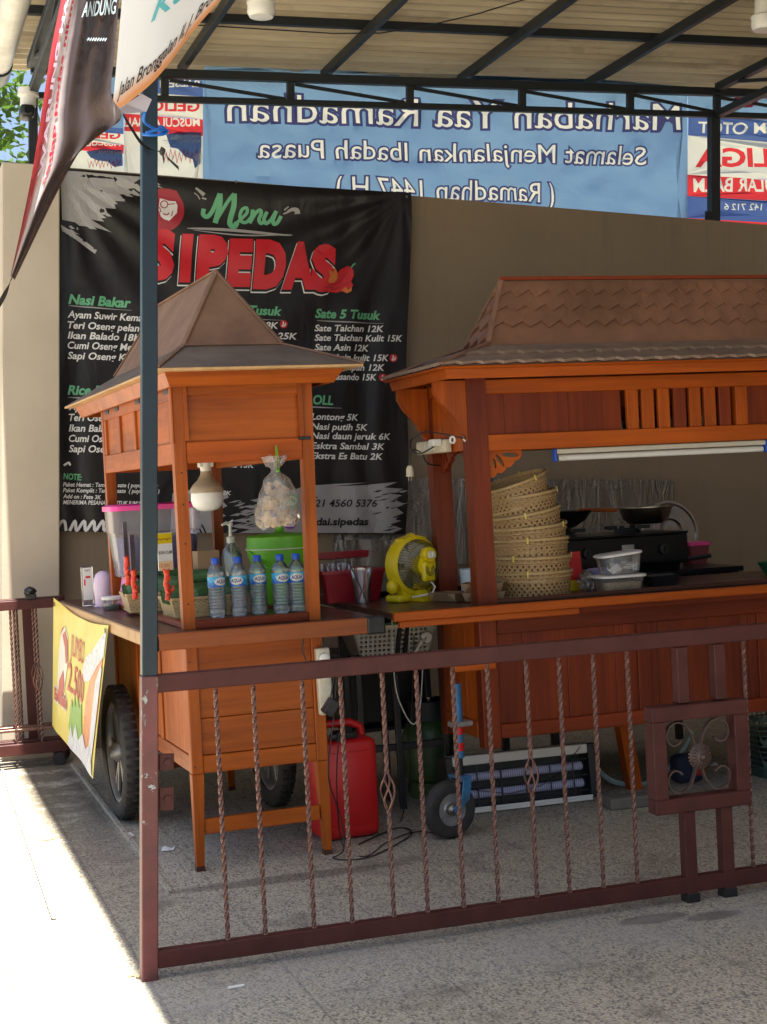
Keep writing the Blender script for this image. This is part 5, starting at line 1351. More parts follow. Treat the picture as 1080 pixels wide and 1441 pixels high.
# price cards on red twig-like stands
M_['redtwig'] = mat('red_twig', (.60, .016, .010), .3, var=.3, vscale=30, vcol=(.75, .10, .03))
M_['cardback'] = mat('card_back', (.20, .17, .22), .35)
def card_stand(x, y, z, rz, lb, front):
    t = cthing('price_card', lb, 'price card', x, y, z, rz, 'price cards on red stands')
    rr = random.Random(int(x*1000)); bm = B(); pts = [(0, 0, -.005), (.006, 0, .03), (-.004, .003, .06), (.004, 0, .09), (0, 0, .118)]
    tube(bm, pts, [.011, .010, .010, .011, .012], 8)
    for a in (.0, .02, .045, .075, .10): blob(bm, (rr.uniform(-.006, .006), rr.uniform(-.005, 0), a + .01), .0125, 1, .6, seed=a*99)
    tube(bm, [(.004, 0, .02), (.026, -.004, .036), (.032, -.006, .05)], [.008, .007, .003], 7); tube(bm, [(-.002, 0, .105), (.014, -.004, .118)], [.007, .004], 6); tube(bm, [(0, 0, .10), (-.014, -.003, .122)], [.007, .004], 6)
    obj('red_stand', bm, M_['redtwig'], t, True)
    bm = B(); box(bm, -.036, .036, -.0015, .0015, .115, .265, .0005); cdd = obj('card', bm, M_['paper'] if front else M_['cardback'], t)
    if front:
        for z0, z1, m in ((.222, .263, 'yellow'), (.117, .152, 'vpeach')):
            bm = B(); box(bm, -.0355, .0355, -.0022, -.0014, z0, z1, 0); obj('card_band', bm, M_[m], cdd)
        for s, zz, cp, wd, m in (('Nasi Sunggi B', .236, .010, .062, 'vdred'), ('IKAN CUMI', .180, .013, .066, 'black'), ('12.000', .128, .014, .05, 'vorange')):
            tb = text(s, cp, wd, .01, .1); remap(tb, lambda c: Vector((c.x - .033, -.0026, c.y + zz))); obj('card_lettering', tb, M_[m], cdd)
M_['vpeach'] = mat('peach_print', (.78, .55, .33), .45)
p = AC(236, 843, y=.33); card_stand(p.x, .33, p.z + .0, 24, 'yellow and white price card on a red stand beside the front cart post', True)
p = AC(190, 842, y=.62); card_stand(p.x, .62, p.z, 64, 'dark-backed price card on a red stand, left of the steel post, nearer one', False)
p = AC(180, 822, y=.80); card_stand(p.x, .80, p.z, 66, 'dark-backed price card on a red stand, farther left over the rear tray', False)
# drink dispenser
t = cthing('drink_dispenser', 'clear drink dispenser with purple drink, hot pink lid and pink foot', 'drink dispenser', .185, 1.40, ZB)
def rrect(w, d, r, n=5):
    out = []
    for cx, cy, a0 in ((w/2-r, d/2-r, 0), (-w/2+r, d/2-r, 90), (-w/2+r, -d/2+r, 180), (w/2-r, -d/2+r, 270)):
        for k in range(n+1): a = R(a0 + 90*k/n); out.append((cx + r*math.cos(a), cy + r*math.sin(a)))
    return out
def loft(bm, secs, caps=True):
    """sections = [(outline, z)], all outlines of one length"""
    uv = bm.loops.layers.uv.verify(); rings = [[bm.verts.new((x, y, z)) for x, y in o_] for o_, z in secs]; n = len(rings[0])
    for a, b in zip(rings, rings[1:]):
        for k in range(n): bm.faces.new((a[k], a[(k+1) % n], b[(k+1) % n], b[k]))
    if caps: bm.faces.new(rings[0][::-1]); bm.faces.new(rings[-1])
bm = B(); loft(bm, [(rrect(.35, .22, .04), .135), (rrect(.39, .25, .04), .335), (rrect(.405, .265, .04), .337), (rrect(.41, .27, .04), .44)]); obj('tank', bm, M_['tank'], t, True)
bm = B(); loft(bm, [(rrect(.33, .20, .035), .142), (rrect(.365, .225, .035), .315)]); obj('purple_drink', bm, M_['purple'], t, True)
bm = B(); loft(bm, [(rrect(.43, .29, .045), .438), (rrect(.43, .29, .045), .46), (rrect(.40, .26, .045), .468)]); obj('lid', bm, M_['pink'], t, True)
bm = B(); loft(bm, [(rrect(.115, .14, .006, 1), .0), (rrect(.075, .12, .006, 1), .134)]); obj('foot', bm, M_['pinkbase'], t, M=T(-.115, -.03, 0))
bm = B(); loft(bm, [(rrect(.10, .14, .006, 1), .0), (rrect(.075, .12, .006, 1), .134)]); obj('foot', bm, M_['pinkbase'], t, M=T(.115, .03, 0))
bm = B(); tube(bm, [(.05, -.12, .16), (.05, -.16, .16), (.05, -.165, .13)], .012, 10); obj('tap', bm, M_['pink'], t, True)
# things at the left end of the counter
p = AC(124, 838, y=1.75)
t = cthing('card_block', 'upright white acrylic payment card block on the counter end', 'sign', p.x, 1.75, .923, 8)
bm = B(); box(bm, -.028, .028, -.011, .011, 0, .19, .003); obj('block', bm, M_['tub'], t)
bm = B(); box(bm, -.024, .024, -.0135, -.0115, .03, .185, .001); obj('card', bm, M_['paper'], t)
tb = text('PAY', .008, .026, .01); remap(tb, lambda c: Vector((c.x - .013, -.0145, c.y + .168))); obj('card_lettering', tb, M_['black'], t)
bm = B(); box(bm, -.012, .012, -.0150, -.0135, .135, .145, 0); box(bm, -.020, -.013, -.0150, -.0135, .10, .13, 0); obj('card_marks', bm, M_['vred'], t)
p = AC(156, 838, y=1.45)
t = cthing('condiment_jar', 'small squat clear jar with white lid beside the pink dispenser foot', 'jar', p.x, 1.40, .923)
bm = B(); lathe(bm, [(0, 0), (.042, 0), (.047, .008), (.048, .04), (.046, .045)], 28, caps=False); obj('jar_body', bm, M_['tub'], t, True)
bm = B(); blob(bm, (0, 0, .012), .036, 2, .3, (1, 1, .35), 3); obj('jar_contents', bm, M_['leaf'], t, True)
bm = B(); lathe(bm, [(0, .046), (.051, .046), (.052, .058), (.049, .061), (0, .061)], 28); obj('jar_lid', bm, M_['white'], t, True)
p = AC(147, 830, y=1.62)
t = cthing('plastic_scoop', 'pale lilac rounded plastic holder behind the small jar', 'holder', p.x, 1.64, .923)
bm = B(); lathe(bm, [(.042, 0), (.046, .09), (.044, .13), (.034, .155), (.016, .168), (0, .17)], 26, caps=False); obj('holder_shell', bm, M_['lilac'], t, True)
bm = B(); lathe(bm, [(0, 0), (.05, 0), (.05, .006), (.042, .008)], 26, caps=False); obj('holder_base', bm, M_['lilac'], t, True)
# pump bottle, carton, green container
t = cthing('pump_bottle', 'clear hand pump bottle with grey pump, behind the leaf parcels', 'bottle', .44, .95, ZB)
bm = B(); lathe(bm, [(0, 0), (.044, 0), (.046, .01), (.046, .215), (.038, .245), (.018, .265), (.016, .275)], 26, caps=False); obj('bottle_body', bm, M_['gel'], t, True)
bm = B(); lathe(bm, [(0, .274), (.019, .274), (.019, .30), (.008, .305), (.006, .35), (.012, .352), (.013, .362), (0, .364)], 18); tube(bm, [(0, 0, .358), (-.02, -.006, .364), (-.04, -.012, .356)], [.009, .008, .005], 8); tube(bm, [(0, 0, .03), (0, 0, .27)], .004, 6); obj('pump', bm, M_['white'], t, True)
t = cthing('kraft_carton', 'small open brown kraft carton behind the leaf parcels', 'carton', .335, 1.0, ZB, 4)
bm = B()
for a in ((-.05, .05, -.04, -.038), (-.05, .05, .038, .04), (-.05, -.048, -.0379, .0379), (.048, .05, -.0379, .0379)): box(bm, a[0], a[1], a[2], a[3], 0, .245, 0)
box(bm, -.0479, .0479, -.0379, .0379, .0, .002, 0); obj('carton_walls', bm, M_['cardboard'], t)
t = cthing('rice_container', 'lime green lidded round rice container behind the bottles', 'container', .625, .80, .9235)
bm = B(); lathe(bm, [(0, 0), (.125, 0), (.130, .012), (.136, .20), (.148, .235), (.150, .258)], 40, caps=False); obj('container_body', bm, M_['green'], t, True)
bm = B(); lathe(bm, [(.152, .252), (.153, .262), (.150, .268), (.148, .310), (.138, .318), (.04, .326), (.026, .328), (.016, .338), (.022, .368), (.016, .374), (0, .375)], 40, caps=False); obj('lid', bm, M_['green'], t, True)
bm = B(); tube(bm, [(.154*math.cos(2*math.pi*k/40), .154*math.sin(2*math.pi*k/40), .258) for k in range(40)], .0022, 5, close=True); obj('bail_wire', bm, M_['white'], t, True)
bm = B(); tube(bm, [(-.152, -.03, .252), (-.10, -.13, .18), (0, -.168, .15), (.10, -.13, .18), (.152, -.03, .252)], .006, 8); obj('bail', bm, M_['green'], t, True)
# lamp and cracker bag
t = cthing('bulb_lamp', 'large dusty bulb lamp hanging from the cart ceiling', 'lamp', .222, .45, 1.575)
bm = B(); box(bm, -.03, .03, -.02, .02, -.03, -.004, .003); lathe(bm, [(0, -.012), (.026, -.012), (.022, -.045), (.020, -.05), (0, -.05)], 20); obj('socket', bm, M_['white'], t, True)
bm = B(); lathe(bm, [(.021, -.045), (.024, -.06), (.036, -.082), (.056, -.10), (.067, -.118), (.068, -.135)], 34, caps=False); obj('lamp_body', bm, M_['lampbody'], t, True)
bm = B(); lathe(bm, [(.066, -.135), (.067, -.165), (.060, -.188), (.042, -.204), (.02, -.210), (0, -.211)], 34, caps=False); obj('diffuser', bm, M_['lampglass'], t, True)
p = AC(388, 627, y=-.006)
t = cthing('cracker_bag', 'clear plastic bag of prawn crackers hanging from a green string', 'snack bag', p.x, -.012, p.z)
bm = B(); tube(bm, [(.0, 0, 0), (-.003, -.004, -.05), (-.005, -.006, -.098)], .0022, 6); tube(bm, [(.002, .002, .0), (.006, -.004, -.05), (.006, -.006, -.098)], .0022, 6); lathe(bm, [(.008, -.004), (.008, .004)], 8, T(0, -.01, -.10)); obj('string', bm, M_['green'], t, True)
bm = B()
def bagf(u, v):
    a = 2*math.pi*u; z = -.315 + .275*v
    prof_ = [(0, .078), (.06, .086), (.25, .085), (.5, .070), (.68, .050), (.78, .016), (.82, .014), (.9, .040), (1, .050)]
    for (v0, r0), (v1, r1) in zip(prof_, prof_[1:]):
        if v0 <= v <= v1: r = r0 + (r1 - r0)*(v - v0)/(v1 - v0)
    w_ = .12*math.sin(a*5 + v*3)*(.3 + v) + .14*noise.noise(Vector((math.cos(a)*2.2, math.sin(a)*2.2, v*6)))
    return Vector((r*math.cos(a)*(1 + w_) - .008 + .006*math.sin(v*4), .62*r*math.sin(a)*(1 + w_), z + .016*noise.noise(Vector((a*1.5, v*2, 5))) * (1 if v > .85 or v < .1 else 0)))
grid(bm, bagf, 40, 26); obj('plastic_bag', bm, M_['bag'], t, True)
rnd = random.Random(21)
for i in range(95):
    z = -.30 + .15*rnd.random()**1.3; r_ = .066*(1 - .35*((z + .30)/.135)); a = rnd.uniform(0, 2*math.pi); q = rnd.random()**.5
    bm = B(); s = rnd.uniform(.012, .018); cv = rnd.uniform(.5, 1.2)
    grid(bm, lambda u, v: Vector(((u-.5)*2.4*s, (v-.5)*1.7*s*(1 - .3*abs(2*u-1)), cv*s*((2*u-1)**2*.7 - .25*(2*v-1)**2) + .003*math.sin(9*u + i))), 5, 4, .0022)
    obj('cracker', bm, M_['cracker'], t, True, M=T(q*r_*math.cos(a) - .006, .55*q*r_*math.sin(a), z) @ Matrix.Rotation(rnd.uniform(0, 6), 4, Vector((rnd.uniform(-1,1), rnd.uniform(-1,1), rnd.uniform(-1,1))).normalized()))

# yellow price banner hung on the left edge of the counter
P00 = AC(75, 1020, x=-.155); P01 = AC(78, 841, x=-.152); P11 = AC(154, 880, x=-.152); P10 = AC(134, 1096, x=-.20)
ybn = thing('drink_banner', 'yellow vinyl drink banner reading JUMBO 2.500 hanging from the cart counter edge', 'banner', C1)
def ys(u, v, lift=0):
    p = P00.lerp(P10, u).lerp(P01.lerp(P11, u), v)
    sag = -.035*math.sin(math.pi*u)*v**3
    bul = .007*math.sin(u*7 + v*2)*(1 - .5*v) + .0025*math.sin(u*15 - v*4)
    return Vector((p.x - bul*.8 - lift - .004, p.y, p.z + sag))
bm = B(); grid(bm, lambda u, v: ys(u, v), 60, 40); obj('cloth', bm, M_['y_yellow'], ybn, True)
def yp(name, shapes, m, lift):
    bm = B()
    for pts in shapes: t2 = B(); poly(t2, [(a, b, 0) for a, b in pts]); dens(t2, .03); remap(t2, lambda c: ys(c.x, c.y, lift)); merge(bm, t2)
    return obj(name, bm, M_[m], ybn)
def ytext(name, s, u0, v0, u1, cap, m, lift, bold=.05):
    tb = text(s, cap, u1 - u0, bold, 0); dens(tb, .03); remap(tb, lambda c: ys(u0 + c.x, v0 + c.y, lift)); return obj(name, tb, M_[m], ybn)
yp('tea_print', [[(.70,.10),(.74,.45),(.80,.62),(.88,.72),(.97,.80),(.985,.45),(.95,.05),(.84,.02)]], 'y_orange', .003)
yp('steam_print', [[(.64,.62),(.70,.74),(.80,.80),(.90,.90),(.99,.97),(.99,.80),(.90,.72),(.80,.60),(.70,.56)]], 'y_pale', .004)
yp('glass_print', [[(.86,.06),(.90,.62),(.96,.74),(.985,.72),(.975,.30),(.95,.05)]], 'y_pale', .005)
yp('grass_print', [[(.42,.14),(.44,.36),(.48,.30),(.50,.42),(.54,.32),(.58,.44),(.62,.34),(.66,.40),(.70,.16),(.66,.04),(.52,.06)]], 'y_green', .0035)
yp('ice_print', [[(.44,.02),(.48,.18),(.53,.10),(.58,.22),(.64,.12),(.72,.20),(.80,.12),(.88,.18),(.97,.08),(.985,.01),(.7,.008),(.5,.008)]], 'y_pale', .006)
yp('emblem_ground', [[(.16,.34),(.15,.62),(.18,.80),(.25,.86),(.32,.80),(.34,.60),(.30,.36)]], 'y_white', .003)
yp('emblem_print', [[(.19,.30),(.20,.42),(.27,.52),(.30,.42),(.27,.28)], [(.22,.78),(.27,.83),(.32,.76),(.335,.60),(.31,.58),(.28,.70)], [(.17,.76),(.20,.83),(.25,.86),(.24,.845),(.20,.80)]], 'y_red', .005)
ytext('name_ground', 'EsTeh', .085, .245, .36, .095, 'y_white', .003, .12); ytext('name_lettering', 'EsTeh', .09, .25, .355, .085, 'y_red', .005, .05)
ytext('jumbo_lettering', 'JUMBO', .375, .67, .645, .17, 'y_red', .004, .0)
ytext('price_lettering', '2.500', .35, .40, .69, .21, 'y_red', .004, .01)
bm = B()
for u, v in ((.03, .96), (.975, .965)):
    p = ys(u, v, .004); lathe(bm, [(0, 0), (.012, 0), (.012, .002)], 14, T(*p) @ RY(-90))
obj('eyelets', bm, M_['black'], ybn)
# power strip and cable on the front right leg
def socket_strip(name, lb, M, n, L=.26, plugs=()):
    t = thing(name, lb, 'power strip', M, 'power strips on the carts')
    bm = B(); box(bm, -.028, .028, -.018, .018, -L/2, L/2, .008, 3); obj('strip_body', bm, M_['cream'], t, True)
    for k in range(n):
        z = L/2 - .04 - k*(L - .075)/(n - 1)
        if k in plugs:
            bm = B(); lathe(bm, [(0, .016), (.021, .016), (.022, .006), (.021, -.012), (.012, -.018), (0, -.018)], 20, T(0, -.02, z) @ RX(-90)); obj('plug', bm, M_['white'], t, True)
        else:
            bm = B(); lathe(bm, [(.019, .0005), (.0185, .0015), (.0165, .0015), (.016, -.004), (0, -.004)], 24, T(0, -.018, z) @ RX(90), caps=False); s_ = obj('socket', bm, M_['white'], t, True)
            for d in (-.007, .007):
                bm = B(); lathe(bm, [(0, .0), (.0026, .0), (.0026, .002), (0, .002)], 8, T(d, -.0145, z - d*.6) @ RX(90)); obj('socket_hole', bm, M_['black'], s_)
    return t
s1 = socket_strip('power_strip', 'cream four-way power strip with black adaptor hanging on the front cart leg', C1 @ T(.533, -.028, .685) @ RY(-1), 4, .262, (0,))
bm = B(); box(bm, -.02, .028, -.062, -.019, -.045, .02, .006, 2, M=T(.012, 0, -.085) @ RY(38)); obj('adaptor', bm, M_['black'], s1)
bm = B(); tube(bm, [(.0, -.008, .13), (.004, -.01, .165), (.012, -.004, .19)], .004, 6); tube(bm, [(.012, -.004, .185), (.018, -.008, .195), (.012, -.012, .20)], .006, 7); obj('hook_cord', bm, M_['black'], s1, True)
def cable(lb, pts, r=.003, M=MF, m='black', name='cable'):
    P = [Vector(p) for p in pts]; sm = []
    for i in range(len(P) - 1):
        p0, p1, p2, p3 = [P[min(max(j, 0), len(P)-1)] for j in (i-1, i, i+1, i+2)]
        for q in range(7): u = q/7; sm.append(.5*((2*p1) + (p2-p0)*u + (2*p0-5*p1+4*p2-p3)*u*u + (3*p1-p0-3*p2+p3)*u*u*u))
    sm.append(P[-1]); bm = B(); tube(bm, sm, r, 6)
    tag(obj(name, bm, M_[m], None, True), lb, 'cable', M)
cable('black cable dropping from the hanging power strip past the red can to the floor', [AF(465, 985, y=1.16), AF(474, 940, y=1.17), AF(470, 1010, y=1.18), AF(462, 1090, y=1.2), AF(480, 1150, y=1.22), AF(484, 1195, y=1.2), AF(470, 1208, z=.006), AF(520, 1206, z=.006), AF(578, 1175, z=.006), AF(560, 1165, z=.006), AF(505, 1188, z=.006)])
cable('thin black cable loop on the floor by the red can', [AF(478, 1030, y=1.3), AF(474, 1100, y=1.3), AF(482, 1188, z=.006), AF(515, 1205, z=.006), AF(545, 1185, z=.006), AF(590, 1170, z=.006), AF(640, 1180, z=.006)], .0026)
cable('black cable hanging behind the gate knot down to the floor', [AF(583, 890, y=1.9), AF(580, 1000, y=1.85), AF(576, 1080, y=1.8), AF(566, 1150, y=1.7), AF(545, 1172, z=.006)], .0026)
cable('thin pale cable drooping between the two carts', [AF(552, 870, y=1.7), AF(556, 960, y=1.68), AF(568, 1000, y=1.66), AF(583, 1019, y=1.65), AF(592, 990, y=1.66), AF(596, 920, y=1.7)], .0026, m='gut')
bm = B(); tube(bm, [AF(431, 930, y=1.19), AF(425, 915, y=1.185), AF(428, 895, y=1.185), AF(434, 884, y=1.19)], .003, 6); tag(obj('cable', bm, M_['black'], None, True), 'short black cord curving on the front cart panel', 'cable', MF)

# ------------------------------------------------------------------ goods on cart two
ZC = .9265
# fan
t = fthing('table_fan', 'yellow plastic table fan seen from behind, between the two carts', 'fan', 1.505, 1.80, ZC, 22)
bm = B(); lathe(bm, [(.112, .035), (.128, .03), (.133, .0), (.128, -.03), (.112, -.035), (.108, 0), (.112, .035)], 48, T(0, 0, .155) @ RX(90), caps=False)
for a in range(0, 180, 30):
    if a in (60, 90, 120): blob(bm, (.128*math.cos(R(a)), 0, .155 + .128*math.sin(R(a))), .02, 1, .1, (1, 1.3, .7))
for sx in (-1, 1): blob(bm, (sx*.118, 0, .07), .034, 2, .15, (.8, .8, 1))
hexa(bm, [(-.06, -.03, .0), (.06, -.03, .0), (.06, .03, .0), (-.06, .03, .0)], [(-.085, -.02, .055), (.085, -.02, .055), (.085, .02, .055), (-.085, .02, .055)])
obj('ring_body', bm, M_['yellow'], t, True)
for sx in (-1, 1):
    bm = B(); box(bm, sx*.09 - .038, sx*.09 + .038, -.055, .045, 0, .032, .013, 3); obj('foot', bm, M_['yellow'], t, True)
bm = B(); hexa(bm, [(-.03, -.10, 0), (.03, -.10, 0), (.03, -.02, 0), (-.03, -.02, 0)], [(-.012, -.04, .075), (.012, -.04, .075), (.012, -.02, .075), (-.012, -.02, .075)]); obj('rear_foot', bm, M_['yellow'], t)
bm = B()
for k in range(54):
    a = 2*math.pi*k/54; c_, s_ = math.cos(a), math.sin(a)
    tube(bm, [(.113*c_, -.028, .155 + .113*s_), (.104*c_, -.066, .155 + .104*s_), (.082*c_, -.088, .155 + .082*s_), (.046*c_, -.098, .155 + .046*s_)], .0014, 4, caps=False)
for r_, y_ in ((.109, -.048), (.093, -.079), (.07, -.093)): tube(bm, [(r_*math.cos(2*math.pi*k/40), y_, .155 + r_*math.sin(2*math.pi*k/40)) for k in range(40)], .0016, 4, close=True)
obj('rear_grille', bm, mat('fan_grille', (.13, .115, .02), .4), t)
bm = B(); lathe(bm, [(0, -.05), (.045, -.05), (.05, -.09), (.05, -.10), (0, -.10)], 30, T(0, 0, .155) @ RX(90) @ RX(180), caps=False)
box(bm, -.034, .034, -.118, -.09, .085, .175, .014, 3); lathe(bm, [(0, .09), (.032, .09), (.034, .122), (.03, .128), (0, .128)], 28, T(0, 0, .20) @ RX(90), caps=False); obj('motor_cover', bm, M_['yellow'], t, True)
bm = B(); lathe(bm, [(0, .128), (.017, .128), (.016, .138), (0, .139)], 20, T(0, 0, .20) @ RX(90), caps=False); box(bm, -.004, .004, -.146, -.138, .188, .212, .002); obj('speed_knob', bm, M_['white'], t, True)
bm = B()
for r_ in (.010, .017, .024):
    for a0, a1 in ((205, 335), (-50, 50), (130, 230)): tube(bm, [(r_*math.cos(R(a0 + (a1-a0)*k/8)), -.1185, .135 + r_*math.sin(R(a0 + (a1-a0)*k/8))) for k in range(9)], .0022, 4)
obj('cover_slots', bm, mat('slot_shadow', (.10, .085, .01), .6), t)
bm = B()
for k in range(5):
    a = 2*math.pi*k/5; bq = B()
    grid(bq, lambda u, v: Vector((.02 + .08*u, .012*(v-.5)*2, (v-.5)*(.03 + .05*u))), 5, 3); merge(bm, bq, T(0, 0, .155) @ Matrix.Rotation(a, 4, 'Y'))
lathe(bm, [(0, -.03), (.022, -.03), (.022, .02), (0, .03)], 16, T(0, 0, .155) @ RX(90)); obj('blades', bm, M_['gut'], t, True)
bm = B()
for k in range(54):
    a = 2*math.pi*k/54; c_, s_ = math.cos(a), math.sin(a); tube(bm, [(.112*c_, .03, .155 + .112*s_), (.08*c_, .055, .155 + .08*s_), (.02*c_, .062, .155 + .02*s_)], .0014, 4, caps=False)
obj('front_grille', bm, M_['rim'], t)
bm = B(); tube(bm, [(.01, -.11, .082), (.018, -.125, .06), (.0, -.125, .036), (-.04, -.11, .028), (-.075, -.08, .022)], .004, 7); obj('white_cord', bm, M_['white'], t, True)
# clear cup
t = fthing('plastic_cup', 'tall clear plastic cup with a dark straw in front of the red crate', 'cup', 1.29, 1.86, ZC)
bm = B(); lathe(bm, [(0, .002), (.030, .002), (.047, .148), (.050, .149), (.050, .154), (.046, .154)], 30, caps=False); obj('cup_body', bm, M_['cup'], t, True)
bm = B(); tube(bm, [(.02, .0, .005), (-.05, .01, .185)], .0035, 7); obj('straw', bm, M_['black'], t, True)
# red basket crate
t = fthing('red_crate', 'dark red plastic crate with raised lid behind the clear cup', 'crate', 1.285, 2.08, ZC, 2)
bm = B(); o1, o2 = rrect(.25, .20, .015, 3), rrect(.29, .24, .015, 3)
loft(bm, [(o1, 0), (o2, .135)], False); loft(bm, [(o2, .128), (rrect(.315, .265, .018, 3), .128), (rrect(.315, .265, .018, 3), .142), (rrect(.28, .23, .015, 3), .142), (rrect(.24, .19, .015, 3), .006)], False); poly(bm, [(x, y, .004) for x, y in o1])
obj('crate_body', bm, M_['darkred'], t)
bm = B(); loft(bm, [(rrect(.31, .04, .01, 2), .185), (rrect(.32, .05, .01, 2), .215)]); obj('lid', bm, M_['darkred'], t, M=T(0, .11, 0) @ RX(-8))
for x in (-.10, -.05, .0): bm = B(); lathe(bm, [(.026, .03), (.034, .165), (.035, .168)], 18, T(x, .02, 0), caps=False); obj('stacked_cup', bm, M_['cup'], t, True)
# kraft paper trays
def paper_tray(x, y, z, rz, lb, s=1.0):
    t = fthing('paper_tray', lb, 'paper tray', x, y, z, rz, 'folded kraft paper trays'); bm = B()
    w, d, h = .155*s, .10*s, .042*s; lo = [(-w/2, -d/2, .002), (w/2, -d/2, .002), (w/2, d/2, .002), (-w/2, d/2, .002)]; hi = [(-w/2 - .014, -d/2 - .014, h), (w/2 + .014, -d/2 - .014, h), (w/2 + .014, d/2 + .014, h), (-w/2 - .014, d/2 + .014, h)]
    poly(bm, lo)
    for k in range(4): j = (k+1) % 4; poly(bm, [lo[k], lo[j], hi[j], hi[k]])
    bmesh.ops.solidify(bm, geom=list(bm.faces), thickness=.0012)
    for sx in (-1, 1): poly(bm, [(sx*w/2, -d/2 - .002, .004), (sx*(w/2 + .014), -d/2 - .017, h + .001), (sx*(w/2 - .03), -d/2 - .016, h - .004)], .001)
    obj('tray_card', bm, M_['cardboard'], t)
paper_tray(1.715, 1.50, ZC, -20, 'kraft paper tray lying flat behind the front post of the right cart')
paper_tray(1.725, 1.505, ZC + .036, -33, 'tilted kraft paper tray on top of another beside the bamboo baskets')
paper_tray(1.615, 1.62, ZC, -66, 'kraft paper tray turned end-on next to the yellow fan', .9)
p = AF(661, 820, y=1.72)
t = fthing('white_cup', 'plain pale blue-white cup behind the kraft paper trays', 'cup', p.x, 1.72, ZC)
bm = B(); lathe(bm, [(0, .003), (.034, .003), (.042, .125), (.044, .127), (.040, .127), (.032, .008), (0, .008)], 30); obj('cup_body', bm, mat('pale_cup', (.55, .66, .72), .4), t, True)
# stack of bamboo baskets
def basket(x, y, z, tilt, az, r, h, lb, s):
    t = fthing('bamboo_basket', lb, 'basket', x, y, z, 0, 'nested stack of bamboo baskets')
    t.matrix_world = MF @ T(x, y, z) @ RZ(az) @ RX(tilt) @ RZ(s*47)
    bm = B(); lathe(bm, [(r*.92, .0), (r*.945, h*.25), (r*.975, h*.7), (r, h)], 60, caps=False); obj('woven_side', bm, M_['weave'], t, True)
    bm = B(); lathe(bm, [(0, .004), (r*.92, .002)], 40, caps=False, uvscale=1); obj('woven_base', bm, M_['weave'], t, True)
    bm = B()
    for zz, hh, rr in ((h - .004, .014, 1.0), (h - .024, .007, .985)):
        rr *= r; lathe(bm, [(rr + .001, zz - hh/2), (rr + .005, zz - hh/2 + .002), (rr + .005, zz + hh/2 - .002), (rr + .001, zz + hh/2), (rr - .004, zz + hh/2), (rr - .004, zz - hh/2)], 60, caps=False)
    lathe(bm, [(r*.92 + .001, 0), (r*.925 + .003, .0), (r*.925 + .003, .010), (r*.92, .010)], 60, caps=False)
    obj('rim', bm, M_['bamboo_rim'], t, True)
    bm = B()
    for k in range(3):
        a = 2*math.pi*(k + .3*s)/3; box(bm, r + .004, r + .0075, -.004, .004, h - .018, h + .008, .001, M=RZ(math.degrees(a)))
    obj('rim_tie', bm, M_['y_yellow'], t)
    return t
bx, by = 1.970, 1.57
bk = [(.004, 0, 0, 0, 'lowest bamboo basket, standing on the counter under the stack'), (-.006, .069, 2, 20, 'second bamboo basket from the bottom of the stack'), (-.008, .139, 1, 200, 'third bamboo basket from the bottom of the stack'), (-.010, .200, 4, -60, 'middle bamboo basket of the leaning stack'), (-.020, .260, 9, -80, 'fifth bamboo basket from the bottom, tilted in the stack'), (-.030, .334, 7, -85, 'second bamboo basket from the top of the stack'), (-.052, .394, 17, -88, 'topmost bamboo basket, tilted most of the stack')]
for i, (dx, z, tl, az, lb) in enumerate(bk): basket(bx + dx, by, ZC + .001 + z, tl, az, (.168, .172, .172, .171, .166, .160, .158)[i], .108, lb, i)
# small things by the baskets
p = AF(808, 838, y=1.72)
t = fthing('sauce_pouch', 'red and yellow sauce pouch standing behind the bamboo baskets', 'pouch', p.x, 1.72, ZC)
bm = B(); loft(bm, [(rrect(.075, .045, .01, 2), 0), (rrect(.08, .05, .01, 2), .06), (rrect(.08, .012, .005, 2), .17)]); obj('pouch_body', bm, M_['red'], t)
bm = B(); loft(bm, [(rrect(.082, .052, .01, 2), .0), (rrect(.082, .052, .01, 2), .045)], False); obj('yellow_band', bm, M_['yellow'], t)
p = AF(829, 838, y=1.62)
t = tag(None or obj('plastic_bag', (lambda bm: (blob(bm, (0, 0, .04), .042, 3, .6, (1.1, .9, .95), 8, 3.5), bm)[1])(B()), M_['bag'], None, True), 'small crumpled clear plastic bag left of the food boxes', 'plastic bag', MF @ T(p.x, 1.62, ZC))
def food_box(x, y, z, r, h, rz, tilt, lb, fill, lidtilt=0):
    t = fthing('food_box', lb, 'food box', x, y, z, 0, 'clear food boxes on the right cart'); t.matrix_world = MF @ T(x, y, z) @ RZ(rz) @ RX(tilt)
    a, b, c_ = rrect(2*r*.86, 1.5*r*.86, r*.38, 6), rrect(2*r, 1.5*r, r*.45, 6), rrect(2*r*1.07, 1.5*r*1.07, r*.48, 6)
    bm = B(); loft(bm, [(a, 0), (b, h)], False); poly(bm, [(x_, y_, .001) for x_, y_ in a]); obj('box_body', bm, M_['tub'], t, True)
    bm = B(); loft(bm, [(c_, h - .004), (c_, h + .004), (rrect(2*r, 1.5*r, r*.45, 6), h + .007)]); obj('lid', bm, M_['white'], t, True)
    return t
t = food_box(2.325, 1.46, ZC, .105, .068, 2, 0, 'lower clear food box with white lid holding fried onions', 1)
bm = B(); loft(bm, [(rrect(.172, .125, .035, 6), .003), (rrect(.188, .140, .042, 6), .045)]); obj('fried_onion', bm, M_['rice'], t)
t = food_box(2.335, 1.46, ZC + .080, .092, .082, -4, 0, 'upper clear food box with white lid holding folded paper packets', 1); t.matrix_world = t.matrix_world @ RY(-5)
rnd = random.Random(4)
